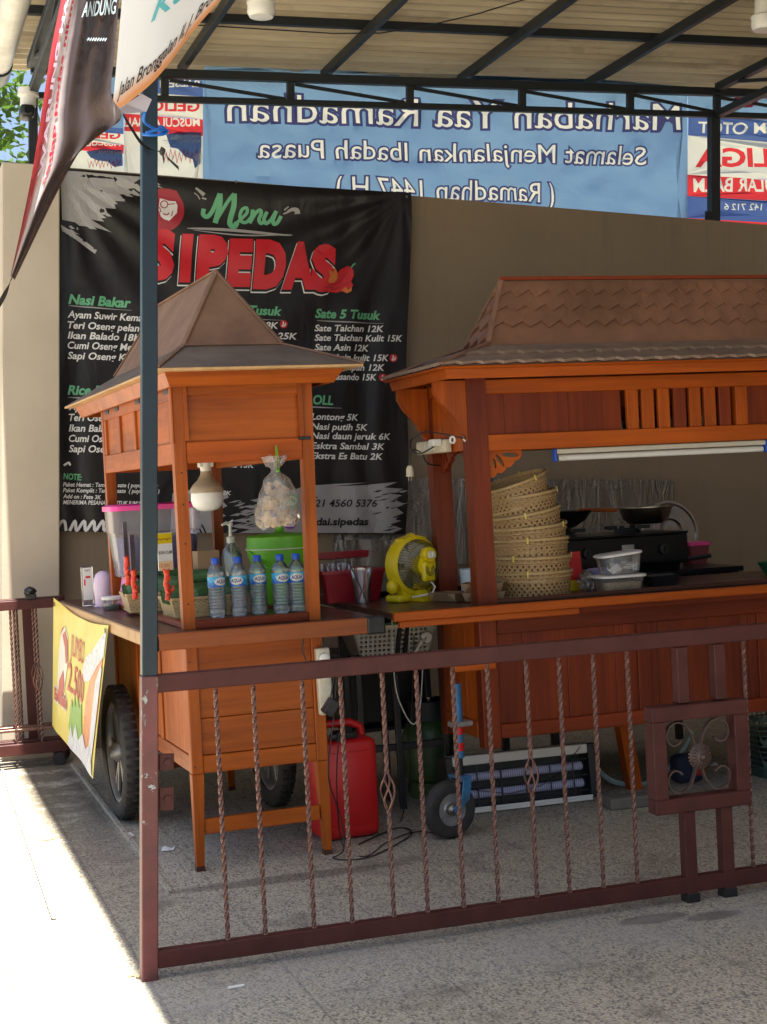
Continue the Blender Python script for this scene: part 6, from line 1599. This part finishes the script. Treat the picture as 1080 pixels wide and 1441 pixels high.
for k in range(7):
    bm = B(); box(bm, -.024, .024, -.016, .016, -.003, .003, .002); obj('paper_packet', bm, M_['paper'], t, M=T(rnd.uniform(-.05, .05), rnd.uniform(-.04, .03), .012 + .008*k*.5) @ Matrix.Rotation(rnd.uniform(-.9, .9), 4, 'Y') @ RX(rnd.uniform(-50, 50)))
p = AF(850, 833, y=1.72)
t = fthing('lilac_tub', 'round lilac lidded tub half hidden behind the food boxes', 'tub', p.x, 1.72, ZC)
bm = B(); lathe(bm, [(0, 0), (.058, 0), (.064, .05)], 28, caps=False); obj('tub_body', bm, M_['black'], t, True)
bm = B(); lathe(bm, [(.064, .048), (.070, .05), (.070, .082), (.066, .088), (0, .088)], 28, caps=False); obj('lid', bm, mat('lilac_lid', (.32, .30, .58), .4), t, True)
p = AF(930, 832, y=1.62)
t = fthing('black_tray', 'small black plastic food tray right of the food boxes', 'tray', p.x, 1.62, ZC)
bm = B(); loft(bm, [(rrect(.12, .10, .02, 4), 0), (rrect(.15, .13, .025, 4), .045), (rrect(.16, .14, .025, 4), .047), (rrect(.14, .12, .02, 4), .043), (rrect(.11, .09, .02, 4), .004)]); obj('tray_shell', bm, M_['black'], t)
# back table with stove
t = fthing('back_table', 'long black metal table behind the carts carrying the stove', 'table', 0, 0, 0)
bm = B(); box(bm, 1.24, 3.36, 2.16, 2.86, .925, .95, .004); obj('table_top', bm, M_['blackgloss'], t)
bm = B(); box(bm, 1.26, 3.34, 2.175, 2.205, .88, .9245, .003); obj('front_apron', bm, M_['black'], t)
for x in (1.27, 2.30, 3.30):
    for y in (2.18, 2.81): bm = B(); box(bm, x, x + .035, y, y + .035, 0, .8795, .003); obj('leg', bm, M_['black'], t)
bm = B(); box(bm, 1.31, 3.295, 2.22, 2.80, .30, .32, .003); obj('lower_shelf', bm, M_['black'], t)
for x, w_, h, lb in ((1.34, .40, .30, 'made-up black box darkening the lower shelf, left end'), (1.98, .30, .36, 'tall made-up black box darkening the middle of the lower shelf'), (2.52, .66, .30, 'wide made-up black box darkening the lower shelf, right end')):  # invented boxes that make the space under the table dark
    q = fthing('dark_filler_box', lb, 'filler box', x, 2.30, .321); bm = B(); box(bm, 0, w_, 0, .42, 0, h, .012, 2); obj('box_body', bm, M_['black'], q)
    bm = B(); box(bm, -.01, w_ + .01, -.01, .43, h + .001, h + .03, .008, 2); obj('lid', bm, M_['steel'], q)
SX0, SX1 = AF(798, 760, y=2.24).x, AF(968, 760, y=2.24).x
t = fthing('gas_stove', 'black two-burner gas stove on the back table', 'stove', SX0, 2.24, .9505)
L_ = SX1 - SX0
bm = B(); box(bm, 0, L_, 0, .40, .03, .175, .006, 2); obj('stove_body', bm, M_['blackgloss'], t)
bm = B(); box(bm, -.004, L_ + .004, -.006, .406, .1755, .186, .003); obj('glass_top', bm, M_['blackgloss'], t)
for x in (.03, L_ - .06):
    for y in (.03, .34): bm = B(); box(bm, x, x + .03, y, y + .03, 0, .0295, .002); obj('stove_foot', bm, M_['black'], t)
for x in (.10, L_ - .14):
    bm = B(); lathe(bm, [(0, 0), (.028, 0), (.024, .022), (0, .024)], 20, T(x, -.0, .105) @ RX(90)); box(bm, x - .005, x + .005, -.034, -.02, .09, .12, .002); obj('knob', bm, M_['steel'], t, True)
bm = B(); box(bm, L_/2 - .035, L_/2 + .03, -.0015, -.0003, .11, .135, 0); obj('maker_plate', bm, M_['rim'], t)
for x in (.07, L_*.62 + .02):
    bm = B(); lathe(bm, [(0, .186), (.07, .186), (.06, .205), (.03, .21), (0, .21)], 26, T(x, .2, 0))
    for k in range(4): a = math.pi/4 + k*math.pi/2; beam(bm, (x + .05*math.cos(a), .2 + .05*math.sin(a), .214), (x + .12*math.cos(a), .2 + .12*math.sin(a), .214), .008, .018)
    obj('burner', bm, M_['steel'], t, True)
zs = .9505 + .2245
t = fthing('wok', 'black wok with a brown wooden spatula handle on the left burner', 'wok', SX0 + .07, 2.44, zs)
bm = B(); lathe(bm, [(0, 0), (.06, .004), (.115, .04), (.150, .085), (.154, .086), (.116, .046), (.06, .01), (0, .006)], 36); obj('pan', bm, M_['blackgloss'], t, True)
p = AF(868, 718, y=2.44)
t = fthing('wooden_spatula', 'brown wooden spatula resting in the black wok', 'spatula', SX0 + .07, 2.44, zs)
bm = B(); tube(bm, [(.0, .0, .02), (.10, -.005, .088), (p.x - SX0 - .07, 0, p.z - zs)], [.012, .008, .009], 8); obj('handle', bm, M_['teak_x'], t, True)
bm = B(); box(bm, -.05, .01, -.025, .025, .010, .016, .003); obj('blade', bm, M_['teak_x'], t)
p0, p1 = AF(872, 716, y=2.42), AF(945, 716, y=2.42); rb = (p1.x - p0.x)/2
t = fthing('steel_bowl', 'shiny stainless steel bowl on the right burner', 'bowl', (p0.x + p1.x)/2, 2.42, zs)
hb = AF(905, 714, y=2.42).z - zs
bm = B(); lathe(bm, [(0, 0), (rb*.55, .002), (rb*.80, hb*.35), (rb*.92, hb*.95), (rb*1.02, hb), (rb*1.02, hb + .004), (rb*.9, hb*.96), (rb*.76, hb*.36), (rb*.5, .008), (0, .006)], 44); obj('bowl_shell', bm, M_['ssteel'], t, True)
p = AF(941, 742, y=2.82); rl_ = AF(980, 742, y=2.82).x - p.x
t = fthing('steel_tray', 'large round stainless lid leaning upright behind the stove', 'lid', p.x, 2.80, .9505 + rl_)
bm = B(); M0 = RX(78)
lathe(bm, [(0, .0), (.03, .004), (rl_*.35, .0), (rl_*.40, .010), (rl_*.62, .010), (rl_*.66, .0), (rl_*.86, 0), (rl_*.9, .008), (rl_*.98, .008), (rl_, .0), (rl_*.98, -.004), (0, -.004)], 56, M0); obj('lid_disc', bm, M_['ssteel'], t, True)
p = AF(978, 785, y=2.55)
t = fthing('pink_lid_box', 'reddish food box with hot pink lid beside the stove', 'food box', p.x, 2.55, .9505)
bm = B(); loft(bm, [(rrect(.10, .10, .02, 4), 0), (rrect(.125, .12, .02, 4), .095)]); obj('box_body', bm, mat('dull_red_tub', (.22, .04, .05), .5), t)
bm = B(); loft(bm, [(rrect(.135, .13, .02, 4), .095), (rrect(.135, .13, .02, 4), .112)]); obj('lid', bm, M_['pink'], t)
p = AF(945, 793, y=2.12)
t = fthing('frying_pan', 'shallow black frying pan on the table front edge', 'pan', p.x, 2.28, .9505)
for_w = .13
bm = B(); lathe(bm, [(0, 0), (for_w*.8, 0), (for_w, .045), (for_w + .006, .046), (for_w*.8, .008), (0, .006)], 36); obj('pan_shell', bm, M_['blackgloss'], t, True)
bm = B(); tube(bm, [(for_w, -.01, .04), (for_w + .16, -.03, .055)], .011, 8); obj('handle', bm, M_['black'], t, True)
p = AF(1082, 803, y=1.75)
t = fthing('green_bowl', 'dark green plastic bowl at the right edge of the counter', 'bowl', p.x + .04, 1.75, ZC)
bm = B(); lathe(bm, [(0, 0), (.05, 0), (.085, .06), (.09, .062), (.08, .058), (.05, .006), (0, .006)], 30); obj('bowl_shell', bm, mat('dark_green_plastic', (.02, .16, .06), .4), t, True)
# foil sheets pinned on the wall
p0, p1 = AW(470, 672, y=9.08), AW(950, 790, y=9.08)
t = thing('foil_sheet', 'crinkled silver foil sheet covering the wall behind the stove', 'foil sheet')
bm = B(); grid(bm, lambda u, v: Vector((p0.x + (p1.x - p0.x)*u, 9.085 - .012*noise.noise(Vector((u*9, v*3, 2))) - .010*max(0, noise.noise(Vector((u*26, v*2.0, 7)))) , p0.z - (p0.z - p1.z)*(1-v))), 160, 40); obj('sheet', bm, M_['foil'], t, True)
t = thing('foil_offcut', 'narrow dark foil sheet hanging lower between the carts', 'foil sheet')
a, b = AW(478, 760, y=9.03), AW(556, 912, y=9.03)
bm = B(); grid(bm, lambda u, v: Vector((a.x + (b.x - a.x)*u, 9.04 - .012*noise.noise(Vector((u*4, v*3, 5))), b.z + (a.z - b.z)*v)), 30, 40); obj('sheet', bm, M_['foil'], t, True)
# tube light
a, b = AF(781, 633, y=1.40), AF(1076, 627, y=1.40)
t = fthing('tube_light', 'white fluorescent tube light under the slatted window beam', 'tube light', a.x, 1.40, 1.553)
L_ = b.x - a.x
bm = B(); box(bm, .0, L_, -.014, .014, -.022, -.002, .003); obj('fixture', bm, M_['white'], t)
bm = B(); tube(bm, [(.012, 0, -.040), (L_ - .012, 0, -.040)], .0125, 16); obj('tube', bm, M_['lampglass'], t, True)
for x in (-.008, L_ - .004): bm = B(); box(bm, x, x + .012, -.017, .017, -.055, -.001, .003); obj('end_cap', bm, M_['bluecap'], t)
bm = B(); tube(bm, [(.012, 0, -.040), (.05, 0, -.040)], .0130, 16); obj('tube_collar', bm, M_['white'], t, True)
# pots on the shelf behind the slats
def pot(px, lb, r, h, m='ssteel'):
    p = AF(px, 600, y=1.55); t = fthing('shelf_pot', lb, 'pot', p.x, 1.56, 1.567, 0, 'pots behind the slats')
    bm = B(); lathe(bm, [(0, 0), (r, 0), (r*1.03, h*.9), (r*1.08, h), (r*.97, h*.97), (r*.95, .004), (0, .004)], 30); obj('pot_body', bm, M_[m], t, True)
pot(893, 'steel pot behind the left end of the window slats', .07, .10); pot(938, 'steel pot behind the middle window slats', .07, .105); pot(985, 'steel pot behind the right window slats', .07, .11)
p = AF(1003, 560, y=1.70)
t = fthing('paper_bag', 'tan paper bag standing behind the right window slats', 'paper bag', p.x, 1.72, 1.567); bm = B(); loft(bm, [(rrect(.13, .06, .01, 2), 0), (rrect(.135, .06, .01, 2), .15), (rrect(.12, .01, .004, 2), .20)]); obj('bag_body', bm, M_['cardboard'], t)
p = AF(1034, 600, y=1.45)
t = fthing('green_pack', 'bright green pack behind the last window slat', 'pack', p.x + .01, 1.46, 1.567); bm = B(); box(bm, -.03, .03, -.02, .02, 0, .085, .004, 2); obj('pack_body', bm, mat('bright_green', (.10, .62, .03), .4), t)
bm = B(); box(bm, -.031, .031, -.021, .021, .0855, .105, .003); obj('pack_top', bm, M_['black'], t)
# power strip on the left end of the right cart
s2 = socket_strip('power_strip', 'cream power strip with white plugs on the left end of the right cart', MF @ T(1.592, 1.69, 1.588) @ RZ(-90) @ RY(90), 4, .36, (1,))
bm = B(); box(bm, -.03, .0, -.06, -.02, -.03, .03, .005, 2, M=T(0, 0, .13)); obj('adaptor', bm, M_['white'], s2)
cable('black cable looping from the right cart post to its power strip', [AF(655, 617, y=1.30), AF(640, 614, y=1.36), AF(620, 610, y=1.5), AF(598, 608, y=1.7), AF(580, 618, y=1.78), AF(579, 632, y=1.7), AF(592, 638, y=1.62), AF(612, 628, y=1.58)], .0035)
bm = B()
for q in ((656, 616), (637, 619)):
    p = AF(*q, y=1.34); tube(bm, [p + Vector((.010*math.cos(2*math.pi*k/14), 0, .013*math.sin(2*math.pi*k/14))) for k in range(14)], .0045, 6, close=True)
tag(obj('cable_ties', bm, M_['white'], None, True), 'white cable loops tied to the front post of the right cart', 'cable tie', MF)
cable('thin black cable dropping from the power strip to the hanging plug', [AF(592, 636, y=1.62), AF(582, 633, y=1.6), AF(577, 645, y=1.6), AF(577, 657, y=1.6)], .003)
cable('short black cable curling from the power strip to the back post', [AF(596, 640, y=1.62), AF(602, 652, y=1.66), AF(618, 655, y=1.72)], .003)
p = AF(577, 664, y=1.6)
t = fthing('hanging_plug', 'white two-pin plug hanging on a black cable beside the menu banner', 'plug', p.x, 1.6, p.z)
bm = B(); lathe(bm, [(0, .026), (.008, .026), (.015, .012), (.017, -.02), (.0, -.02)], 16); obj('plug_body', bm, M_['cream'], t, True)
for d in (-.006, .006): bm = B(); tube(bm, [(d, 0, -.02), (d, 0, -.04)], .0022, 6); obj('pin', bm, M_['ssteel'], t)

# ------------------------------------------------------------------ things under and between the carts
t = fthing('jerrycan', 'tall bright red jerrycan with a black cap behind the front cart leg', 'jerrycan', 1.075, 1.44, 0, 4)
bm = B(); box(bm, -.135, .125, -.0, .17, .003, .41, .035, 4)
box(bm, -.09, .09, -.0045, .01, .06, .36, .004, 2)
obj('can_body', bm, M_['red'], t, True)
bm = B(); tube(bm, [(-.115, .10, .40), (-.105, .10, .448), (-.06, .10, .465), (.04, .10, .465), (.085, .10, .445), (.095, .10, .40)], .017, 12); obj('handle', bm, M_['red'], t, True)
bm = B(); lathe(bm, [(0, .405), (.032, .405), (.032, .44), (.028, .444), (0, .444)], 24, T(-.03, .035, 0)); box(bm, -.07, .045, .01, .045, .410, .436, .008, 2); obj('cap', bm, M_['black'], t, True)
t = fthing('vented_basket', 'grey perforated plastic basket on the black stand between the carts', 'basket', 1.455, 2.04, .655, -3)
lo, hi = rrect(.30, .22, .02, 3), rrect(.40, .30, .02, 3)
g = NT('perforated_grey'); X, Y, Z = g.xyz(); hx = g.math('PINGPONG', g.math('MULTIPLY', X, 48), .5); hz = g.math('PINGPONG', g.math('MULTIPLY', Z, 48), .5)
hole = g.math('MULTIPLY', g.math('GREATER_THAN', hx, .22), g.math('GREATER_THAN', hz, .22))
g.color((.46, .44, .38)); tr_ = g.N.new('ShaderNodeBsdfTransparent'); ms = g.N.new('ShaderNodeMixShader'); g.L.new(g.math('MULTIPLY', hole, g.math('MULTIPLY', g.math('LESS_THAN', X, .15), g.math('GREATER_THAN', X, -.17))), ms.inputs[0]); g.L.new(g.p.outputs[0], ms.inputs[1]); g.L.new(tr_.outputs[0], ms.inputs[2]); g.L.new(ms.outputs[0], g.out.inputs[0])
bm = B(); loft(bm, [(lo, 0), (hi, .155)], False); poly(bm, [(x, y, .001) for x, y in lo]); obj('basket_side', bm, g.m, t)
bm = B(); loft(bm, [(hi, .150), (rrect(.415, .315, .02, 3), .150), (rrect(.415, .315, .02, 3), .163), (hi, .163)], False); obj('rim', bm, M_['cream'], t)
bm = B(); loft(bm, [(rrect(.36, .26, .02, 3), .12), (rrect(.39, .29, .02, 3), .172)]); obj('green_contents', bm, M_['leaf'], t)
bm = B(); lathe(bm, [(0, 0), (.024, 0), (.024, .02), (0, .022)], 18, T(.13, -.16, .10) @ RX(90)); tube(bm, [(.13, -.175, .10), (.10, -.20, .085), (.07, -.19, .04), (.06, -.18, -.02)], .006, 7); obj('hung_plug', bm, M_['white'], t, True)
t = fthing('black_stand', 'slim black metal stand with crossed legs between the carts', 'stand', 1.455, 2.0, 0)
bm = B(); box(bm, -.20, .24, -.10, .14, .632, .652, .003); obj('stand_top', bm, M_['black'], t)
for x in (-.19, -.02, .20):
    for y in (-.09, .11): bm = B(); beam(bm, (x, y, .632), (x + .012, y, 0), .026, .026); obj('leg', bm, M_['black'], t)
bm = B(); box(bm, -.17, .195, -.09, -.07, .26, .29, .002); obj('rung', bm, M_['black'], t)
for dx in (0, .035): bm = B(); beam(bm, (.015 + dx, -.105, .84), (-.02 + dx, -.11, .60), .018, .018); obj('folded_bar', bm, M_['blackgloss'], t)
p = AF(607, 1000, y=2.08)
t = fthing('gas_cylinder', 'small dark green gas cylinder in the shade left of the right cart', 'gas cylinder', p.x + .005, 2.12, 0)
bm = B(); lathe(bm, [(0, .06), (.09, .06), (.125, .09), (.132, .14), (.132, .27), (.12, .33), (.08, .37), (.03, .385), (.03, .40), (0, .40)], 36)
lathe(bm, [(.10, .0), (.105, .0), (.105, .08), (.10, .08)], 30); obj('cylinder_body', bm, mat('dull_green_enamel', (.03, .065, .015), .4, var=.3), t, True)
bm = B(); lathe(bm, [(.09, .345), (.095, .345), (.10, .44), (.095, .445), (.09, .44)], 30, caps=False); obj('collar', bm, M_['steel'], t, True)
bm = B(); lathe(bm, [(0, .395), (.018, .395), (.018, .43), (.028, .432), (.028, .455), (0, .456)], 16); obj('valve', bm, M_['ssteel'], t, True)
# insect killer lamp
t = fthing('insect_lamp', 'white framed insect killer lamp with two violet tubes on the floor under the right cart', 'insect lamp', 1.60, 1.66, 0); t.matrix_world = MF @ T(1.60, 1.66, .002) @ RZ(-1) @ RX(-7)
bm = B(); box(bm, .0, .635, -.015, .10, .205, .246, .004); obj('top_housing', bm, M_['white'], t)
bm = B(); box(bm, .002, .633, -.035, .11, .0, .012, .003); box(bm, .002, .633, -.035, -.025, .012, .024, .002); box(bm, .002, .633, -.012, -.005, .012, .02, .002); obj('base_tray', bm, M_['white'], t)
for x in (-.03, .6355): bm = B(); box(bm, x, x + .03, -.02, .105, .0125, .246, .004); obj('end_frame', bm, M_['black'], t)
g = NT('violet_tube'); g.color((.55, .56, .78)); g.rough(.25); M_['vtube'] = g.m
for z in (.075, .150): bm = B(); tube(bm, [(.012, .03, z), (.615, .03, z)], .019, 14); obj('violet_tube', bm, M_['vtube'], t, True)
bm = B()
for k in range(60): x = .012 + .0102*k; box(bm, x - .0006, x + .0006, -.004, -.003, .022, .205, 0)
for z in (.045, .11, .18): box(bm, .004, .63, -.0058, -.0042, z - .0015, z + .0015, 0)
for x in (.11, .22, .335, .45, .56): box(bm, x - .003, x + .003, -.010, -.006, .022, .205, 0)
obj('wire_guard', bm, M_['black'], t)
bm = B(); box(bm, .004, .63, .09, .096, .0125, .204, 0); obj('back_plate', bm, M_['black'], t)
bm = B()
ch = [(.60, -.018, .235), (.50, -.016, .135), (.40, -.016, .085), (.25, -.016, .065), (.10, -.016, .095), (.02, -.02, .16), (-.03, -.02, .20)]
for (a, b) in zip(ch, ch[1:]):
    a, b = Vector(a), Vector(b); n_ = max(2, int((b - a).length / .011))
    for k in range(n_):
        p = a.lerp(b, k/n_); q = a.lerp(b, (k + 1.2)/n_); tube(bm, [p, q], [.0024, .0015], 4)
obj('chain', bm, M_['ssteel'], t)
# hose, block, crate at right
cable('pale blue-grey hose drooping under the right cart', [AF(826, 1050, y=1.80), AF(838, 1078, y=1.80), AF(858, 1097, y=1.80), AF(882, 1104, y=1.80), AF(906, 1103, y=1.80), AF(932, 1090, y=1.82), AF(957, 1062, y=1.85), AF(975, 1030, y=1.9)], .0125, m='hosegrey' if 'hosegrey' in M_ else 'gut', name='hose')
p = AF(885, 1135, z=0)
t = fthing('stone_block', 'flat grey concrete block on the floor under the right cart', 'block', p.x, p.y, 0, -4); bm = B(); box(bm, -.10, .10, -.05, .05, 0, .05, .008, 2); obj('block_body', bm, mat('rough_concrete', (.16, .145, .12), .9, var=.3, bump=1, bscale=60), t)
p = AF(972, 1108, y=1.75)
t = fthing('tool_bag', 'dark blue and red bag on the floor behind the gate ornament', 'bag', p.x, 1.78, 0); bm = B(); box(bm, -.07, .07, -.05, .05, 0, .13, .03, 3); obj('bag_body', bm, mat('navy_cloth', (.01, .014, .035), .8), t, True)
bm = B(); box(bm, .02, .073, -.053, .053, .03, .10, .01, 2); obj('red_patch', bm, M_['darkred'], t)
t = fthing('mesh_crate', 'dark green mesh crate under the cart at the right edge', 'crate', 3.26, 1.75, 0)
g = NT('green_mesh'); X, Y, Z = g.xyz(); hx = g.math('PINGPONG', g.math('MULTIPLY', g.math('ADD', X, Y), 40), .5); hz = g.math('PINGPONG', g.math('MULTIPLY', Z, 40), .5)
hole = g.math('MULTIPLY', g.math('GREATER_THAN', hx, .14), g.math('GREATER_THAN', hz, .14)); g.color((.06, .10, .08)); tr_ = g.N.new('ShaderNodeBsdfTransparent'); ms = g.N.new('ShaderNodeMixShader'); g.L.new(hole, ms.inputs[0]); g.L.new(g.p.outputs[0], ms.inputs[1]); g.L.new(tr_.outputs[0], ms.inputs[2]); g.L.new(ms.outputs[0], g.out.inputs[0])
lo, hi = rrect(.30, .24, .04, 4), rrect(.36, .30, .05, 4)
bm = B(); loft(bm, [(lo, .045), (hi, .27)], False); obj('mesh_side', bm, g.m, t)
bm = B(); loft(bm, [(rrect(.29, .23, .04, 4), 0), (lo, .045)]); loft(bm, [(hi, .27), (rrect(.375, .315, .05, 4), .272), (rrect(.375, .315, .05, 4), .29), (hi, .29)], False); obj('crate_frame', bm, mat('dark_green_frame', (.03, .06, .05), .5), t)
bm = B(); loft(bm, [(rrect(.27, .21, .04, 4), .05), (rrect(.30, .24, .04, 4), .20)]); obj('dark_contents', bm, M_['black'], t)

# ------------------------------------------------------------------ banners on the street side of the post
YF = 4.50
g = NT('white_print_banner'); U, V, _ = g.xyz('UV')
e = g.math('ADD', V, g.math('MULTIPLY', g.math('SUBTRACT', g.noise(9, 4), .5), .06))
c = g.mix(g.rng(e, .16, .03), (.74, .76, .78), (.62, .26, .10)); c = g.mix(g.rng(g.math('ADD', U, g.math('MULTIPLY', g.math('SUBTRACT', g.noise(7, 4), .5), .08)), .88, .97, 0, .0), c, (.6, .3, .15)); g.color(c); g.rough(.4)
tl_ = g.N.new('ShaderNodeBsdfTranslucent'); g.L.new(c, tl_.inputs[0]); ms = g.N.new('ShaderNodeMixShader'); ms.inputs[0].default_value = .25; g.L.new(g.p.outputs[0], ms.inputs[1]); g.L.new(tl_.outputs[0], ms.inputs[2]); g.L.new(ms.outputs[0], g.out.inputs[0])
g.bump(g.noise(5, 3), .02, .25); M_['wbanner'] = g.m
wb = thing('address_banner', 'white street banner with an orange border and address lettering tied to the post top', 'banner')
def cr(P, u):
    n = len(P) - 1; i = min(int(u*n), n - 1); t_ = u*n - i
    p0, p1, p2, p3 = [P[min(max(j, 0), n)] for j in (i-1, i, i+1, i+2)]
    return .5*((2*p1) + (p2-p0)*t_ + (2*p0-5*p1+4*p2-p3)*t_*t_ + (3*p1-p0-3*p2+p3)*t_*t_*t_)
low = [Vector(p) for p in ((158, 161), (181, 144), (213, 118), (241, 86), (272, 44), (312, -2), (350, -48))]
high = [Vector(p) for p in ((178, -70), (215, -95), (255, -120), (295, -145), (335, -170), (380, -190), (420, -210))]
def wbs(u, v, lift=0):
    p = cr(low, u).lerp(cr(high, u), v); q = AW(p.x, p.y, y=YF - .02*math.sin(u*6)*(.3 + v) - .10*v - lift); return q
bm = B(); grid(bm, lambda u, v: wbs(u, v), 60, 40); obj('cloth', bm, M_['wbanner'], wb, True)
def wtext(nm, s, u0, v0, u1, v1, cap, m, sh=.25):
    tb = text(s, cap, 1.0, .012, sh); dens(tb, .04); remap(tb, lambda c: wbs(u0 + (u1-u0)*c.x, v0 + (v1-v0)*c.x + c.y, .004)); obj(nm, tb, M_[m], wb)
M_['teal'] = mat('teal_print', (.10, .42, .48), .4)
wtext('address_lettering', 'Jalan Bronggalan II, J. Bronggalan', .055, .085, .95, .09, .085, 'black')
wtext('name_lettering', 'Kedai', .25, .42, .75, .40, .14, 'teal')
g = NT('dark_print_banner'); U, V, _ = g.xyz('UV')
uu = g.math('ADD', U, g.math('MULTIPLY', g.math('SUBTRACT', g.noise(6, 5), .5), .10))
c = g.mix(g.rng(uu, .20, .32), (.42, .36, .36), (.042, .030, .027)); c = g.mix(g.rng(uu, .13, .08), c, (.30, .035, .04))
sp_ = g.math('LESS_THAN', g.math('ABSOLUTE', g.math('SUBTRACT', g.math('ADD', V, g.math('MULTIPLY', U, .22)), .44)), .028)
c = g.mix(g.math('MULTIPLY', sp_, g.rng(U, .72, .80)), c, (.36, .10, .03)); g.color(c); g.rough(.25)
g.bump(g.noise(7, 4, stretch=(1, 1, .35), dist=.6), .03, .45); M_['dbanner'] = g.m
db = thing('brown_banner', 'dark brown glossy banner with red and white print, pulled down to the left', 'banner')
lft = [Vector(p) for p in ((96, -60), (86, 0), (72, 70), (60, 150), (46, 240), (30, 320), (15, 388))]
rgt = [Vector(p) for p in ((176, -60), (170, 0), (168, 60), (166, 110), (178, 158), (100, 240), (22, 396))]
rgt = [Vector(p) for p in ((174, -60), (168, 0), (162, 70), (157, 132), (170, 168), (112, 214), (21, 394))]
def dbs(u, v, lift=0):
    """u across, v from the tied corner (0) to the top (1)"""
    a, b = cr(lft, 1 - v), cr(rgt, 1 - v); p = a.lerp(b, u)
    y = 3.28 + .12*u + .06*v + .016*math.sin(u*7 + v*2)*(.3 + v) + .006*math.sin(u*19 - v*5) - lift
    return AW(p.x, p.y, y=y)
bm = B(); grid(bm, lambda u, v: dbs(u, v), 60, 90); obj('cloth', bm, M_['dbanner'], db, True)
def dtext(nm, s, u0, v0, du, dv, cap, m, sh=0):
    tb = text(s, cap, 1.0, .02, sh); dens(tb, .04); remap(tb, lambda c: dbs(u0 + du*c.x - c.y*dv*0 , v0 + dv*c.x + c.y, .004)); return obj(nm, tb, M_[m], db)
M_['iceblue'] = mat('ice_blue_print', (.55, .70, .78), .4)
def dvert(nm, s, u0, v0, v1, w_, m):
    """lettering running up the banner's left margin"""
    tb = text(s, w_, 1.0, .03, 0); dens(tb, .04); remap(tb, lambda c: dbs(u0 + w_ - c.y, v0 + (v1 - v0)*c.x, .004)); return obj(nm, tb, M_[m], db)
dtext('title_lettering', 'ANDUNG', .40, .775, .56, .012, .050, 'iceblue', .1)
dvert('margin_lettering', 'WARUNG HALAL', .08, .30, .98, .05, 'lilac'); dvert('margin_script', 'sedap pedas nikmat', .18, .25, .9, .04, 'vdred')
mz = [(.55 + .02*k, .70 + (.006 if k % 2 else -.004)) for k in range(16)]
bm = B(); tube(bm, [dbs(a, b, .003) for a, b in mz], .0007, 4); obj('signature_line', bm, M_['iceblue'], db)
# ties
def cablew(nm, lb, pts, r, m, cat):
    P = [Vector(p) for p in pts]; sm = []
    for k in range(len(P)*6 + 1): sm.append(cr(P, k/(len(P)*6)))
    bm = B(); tube(bm, sm, r, 7); return tag(obj(nm, bm, M_[m], None, True), lb, cat)
cablew('blue_rope', 'blue rope knotted round the post under the white banner', [AW(204, 158, y=4.5), AW(203, 170, y=4.52), AW(212, 178, y=4.58), AW(228, 186, y=4.6), AW(234, 184, y=4.66), AW(226, 178, y=4.69), AW(205, 186, y=4.70), AW(202, 189, y=4.62), AW(212, 190, y=4.59), AW(230, 189, y=4.6), AW(236, 184, y=4.62), AW(224, 182, y=4.58), AW(206, 187, y=4.57)], .0045, 'bluerope', 'rope')
M_['strap'] = mat('dark_strap', (.03, .026, .022), .6)
def strap(lb, pts, w_):
    bm = B(); P = [Vector(p) for p in pts]; prev = None
    for k in range(25):
        p = cr(P, k/24); tw = k*.12; o = Vector((.3*math.sin(tw), .2, math.cos(tw)*.5)).normalized()*w_/2
        q = [bm.verts.new(p + o), bm.verts.new(p - o)]
        if prev: bm.faces.new((prev[0], prev[1], q[1], q[0]))
        prev = q
    bmesh.ops.solidify(bm, geom=list(bm.faces), thickness=.0015)
    return tag(obj('tie_strap', bm, M_['strap'], None, True), lb, 'strap')
strap('dark twisted strap tied across the blue-grey post below the rope', [AW(173, 160, y=3.42), AW(186, 182, y=4.1), AW(200, 202, y=4.57), AW(216, 212, y=4.60), AW(230, 214, y=4.61), AW(236, 222, y=4.60), AW(252, 237, y=4.58)], .012)
strap('dark strap pulling the brown banner down past the pillar', [AW(17, 390, y=3.30), AW(12, 402, y=3.30), AW(4, 420, y=3.30), AW(-14, 450, y=3.30)], .011)
bm = B(); p = AW(229, 213, y=4.61); blob(bm, p, .009, 2, .5, (1, .8, 1.4), 3); tube(bm, [p, AW(231, 228, y=4.59)], [.004, .002], 5); tag(obj('strap_knot', bm, M_['strap'], None, True), 'small dark knot of the strap on the post', 'knot')
t = None
bm = B(); pts = [AW(166, 160, y=4.52), AW(206, 158, y=4.52), AW(214, 140, y=4.53), AW(200, 132, y=4.54), AW(178, 146, y=4.53)]
poly(bm, pts); bmesh.ops.solidify(bm, geom=list(bm.faces), thickness=.002); o = obj('turned_corner', bm, mat('banner_back', (.45, .42, .46), .5, bump=.5, bscale=30), wb)
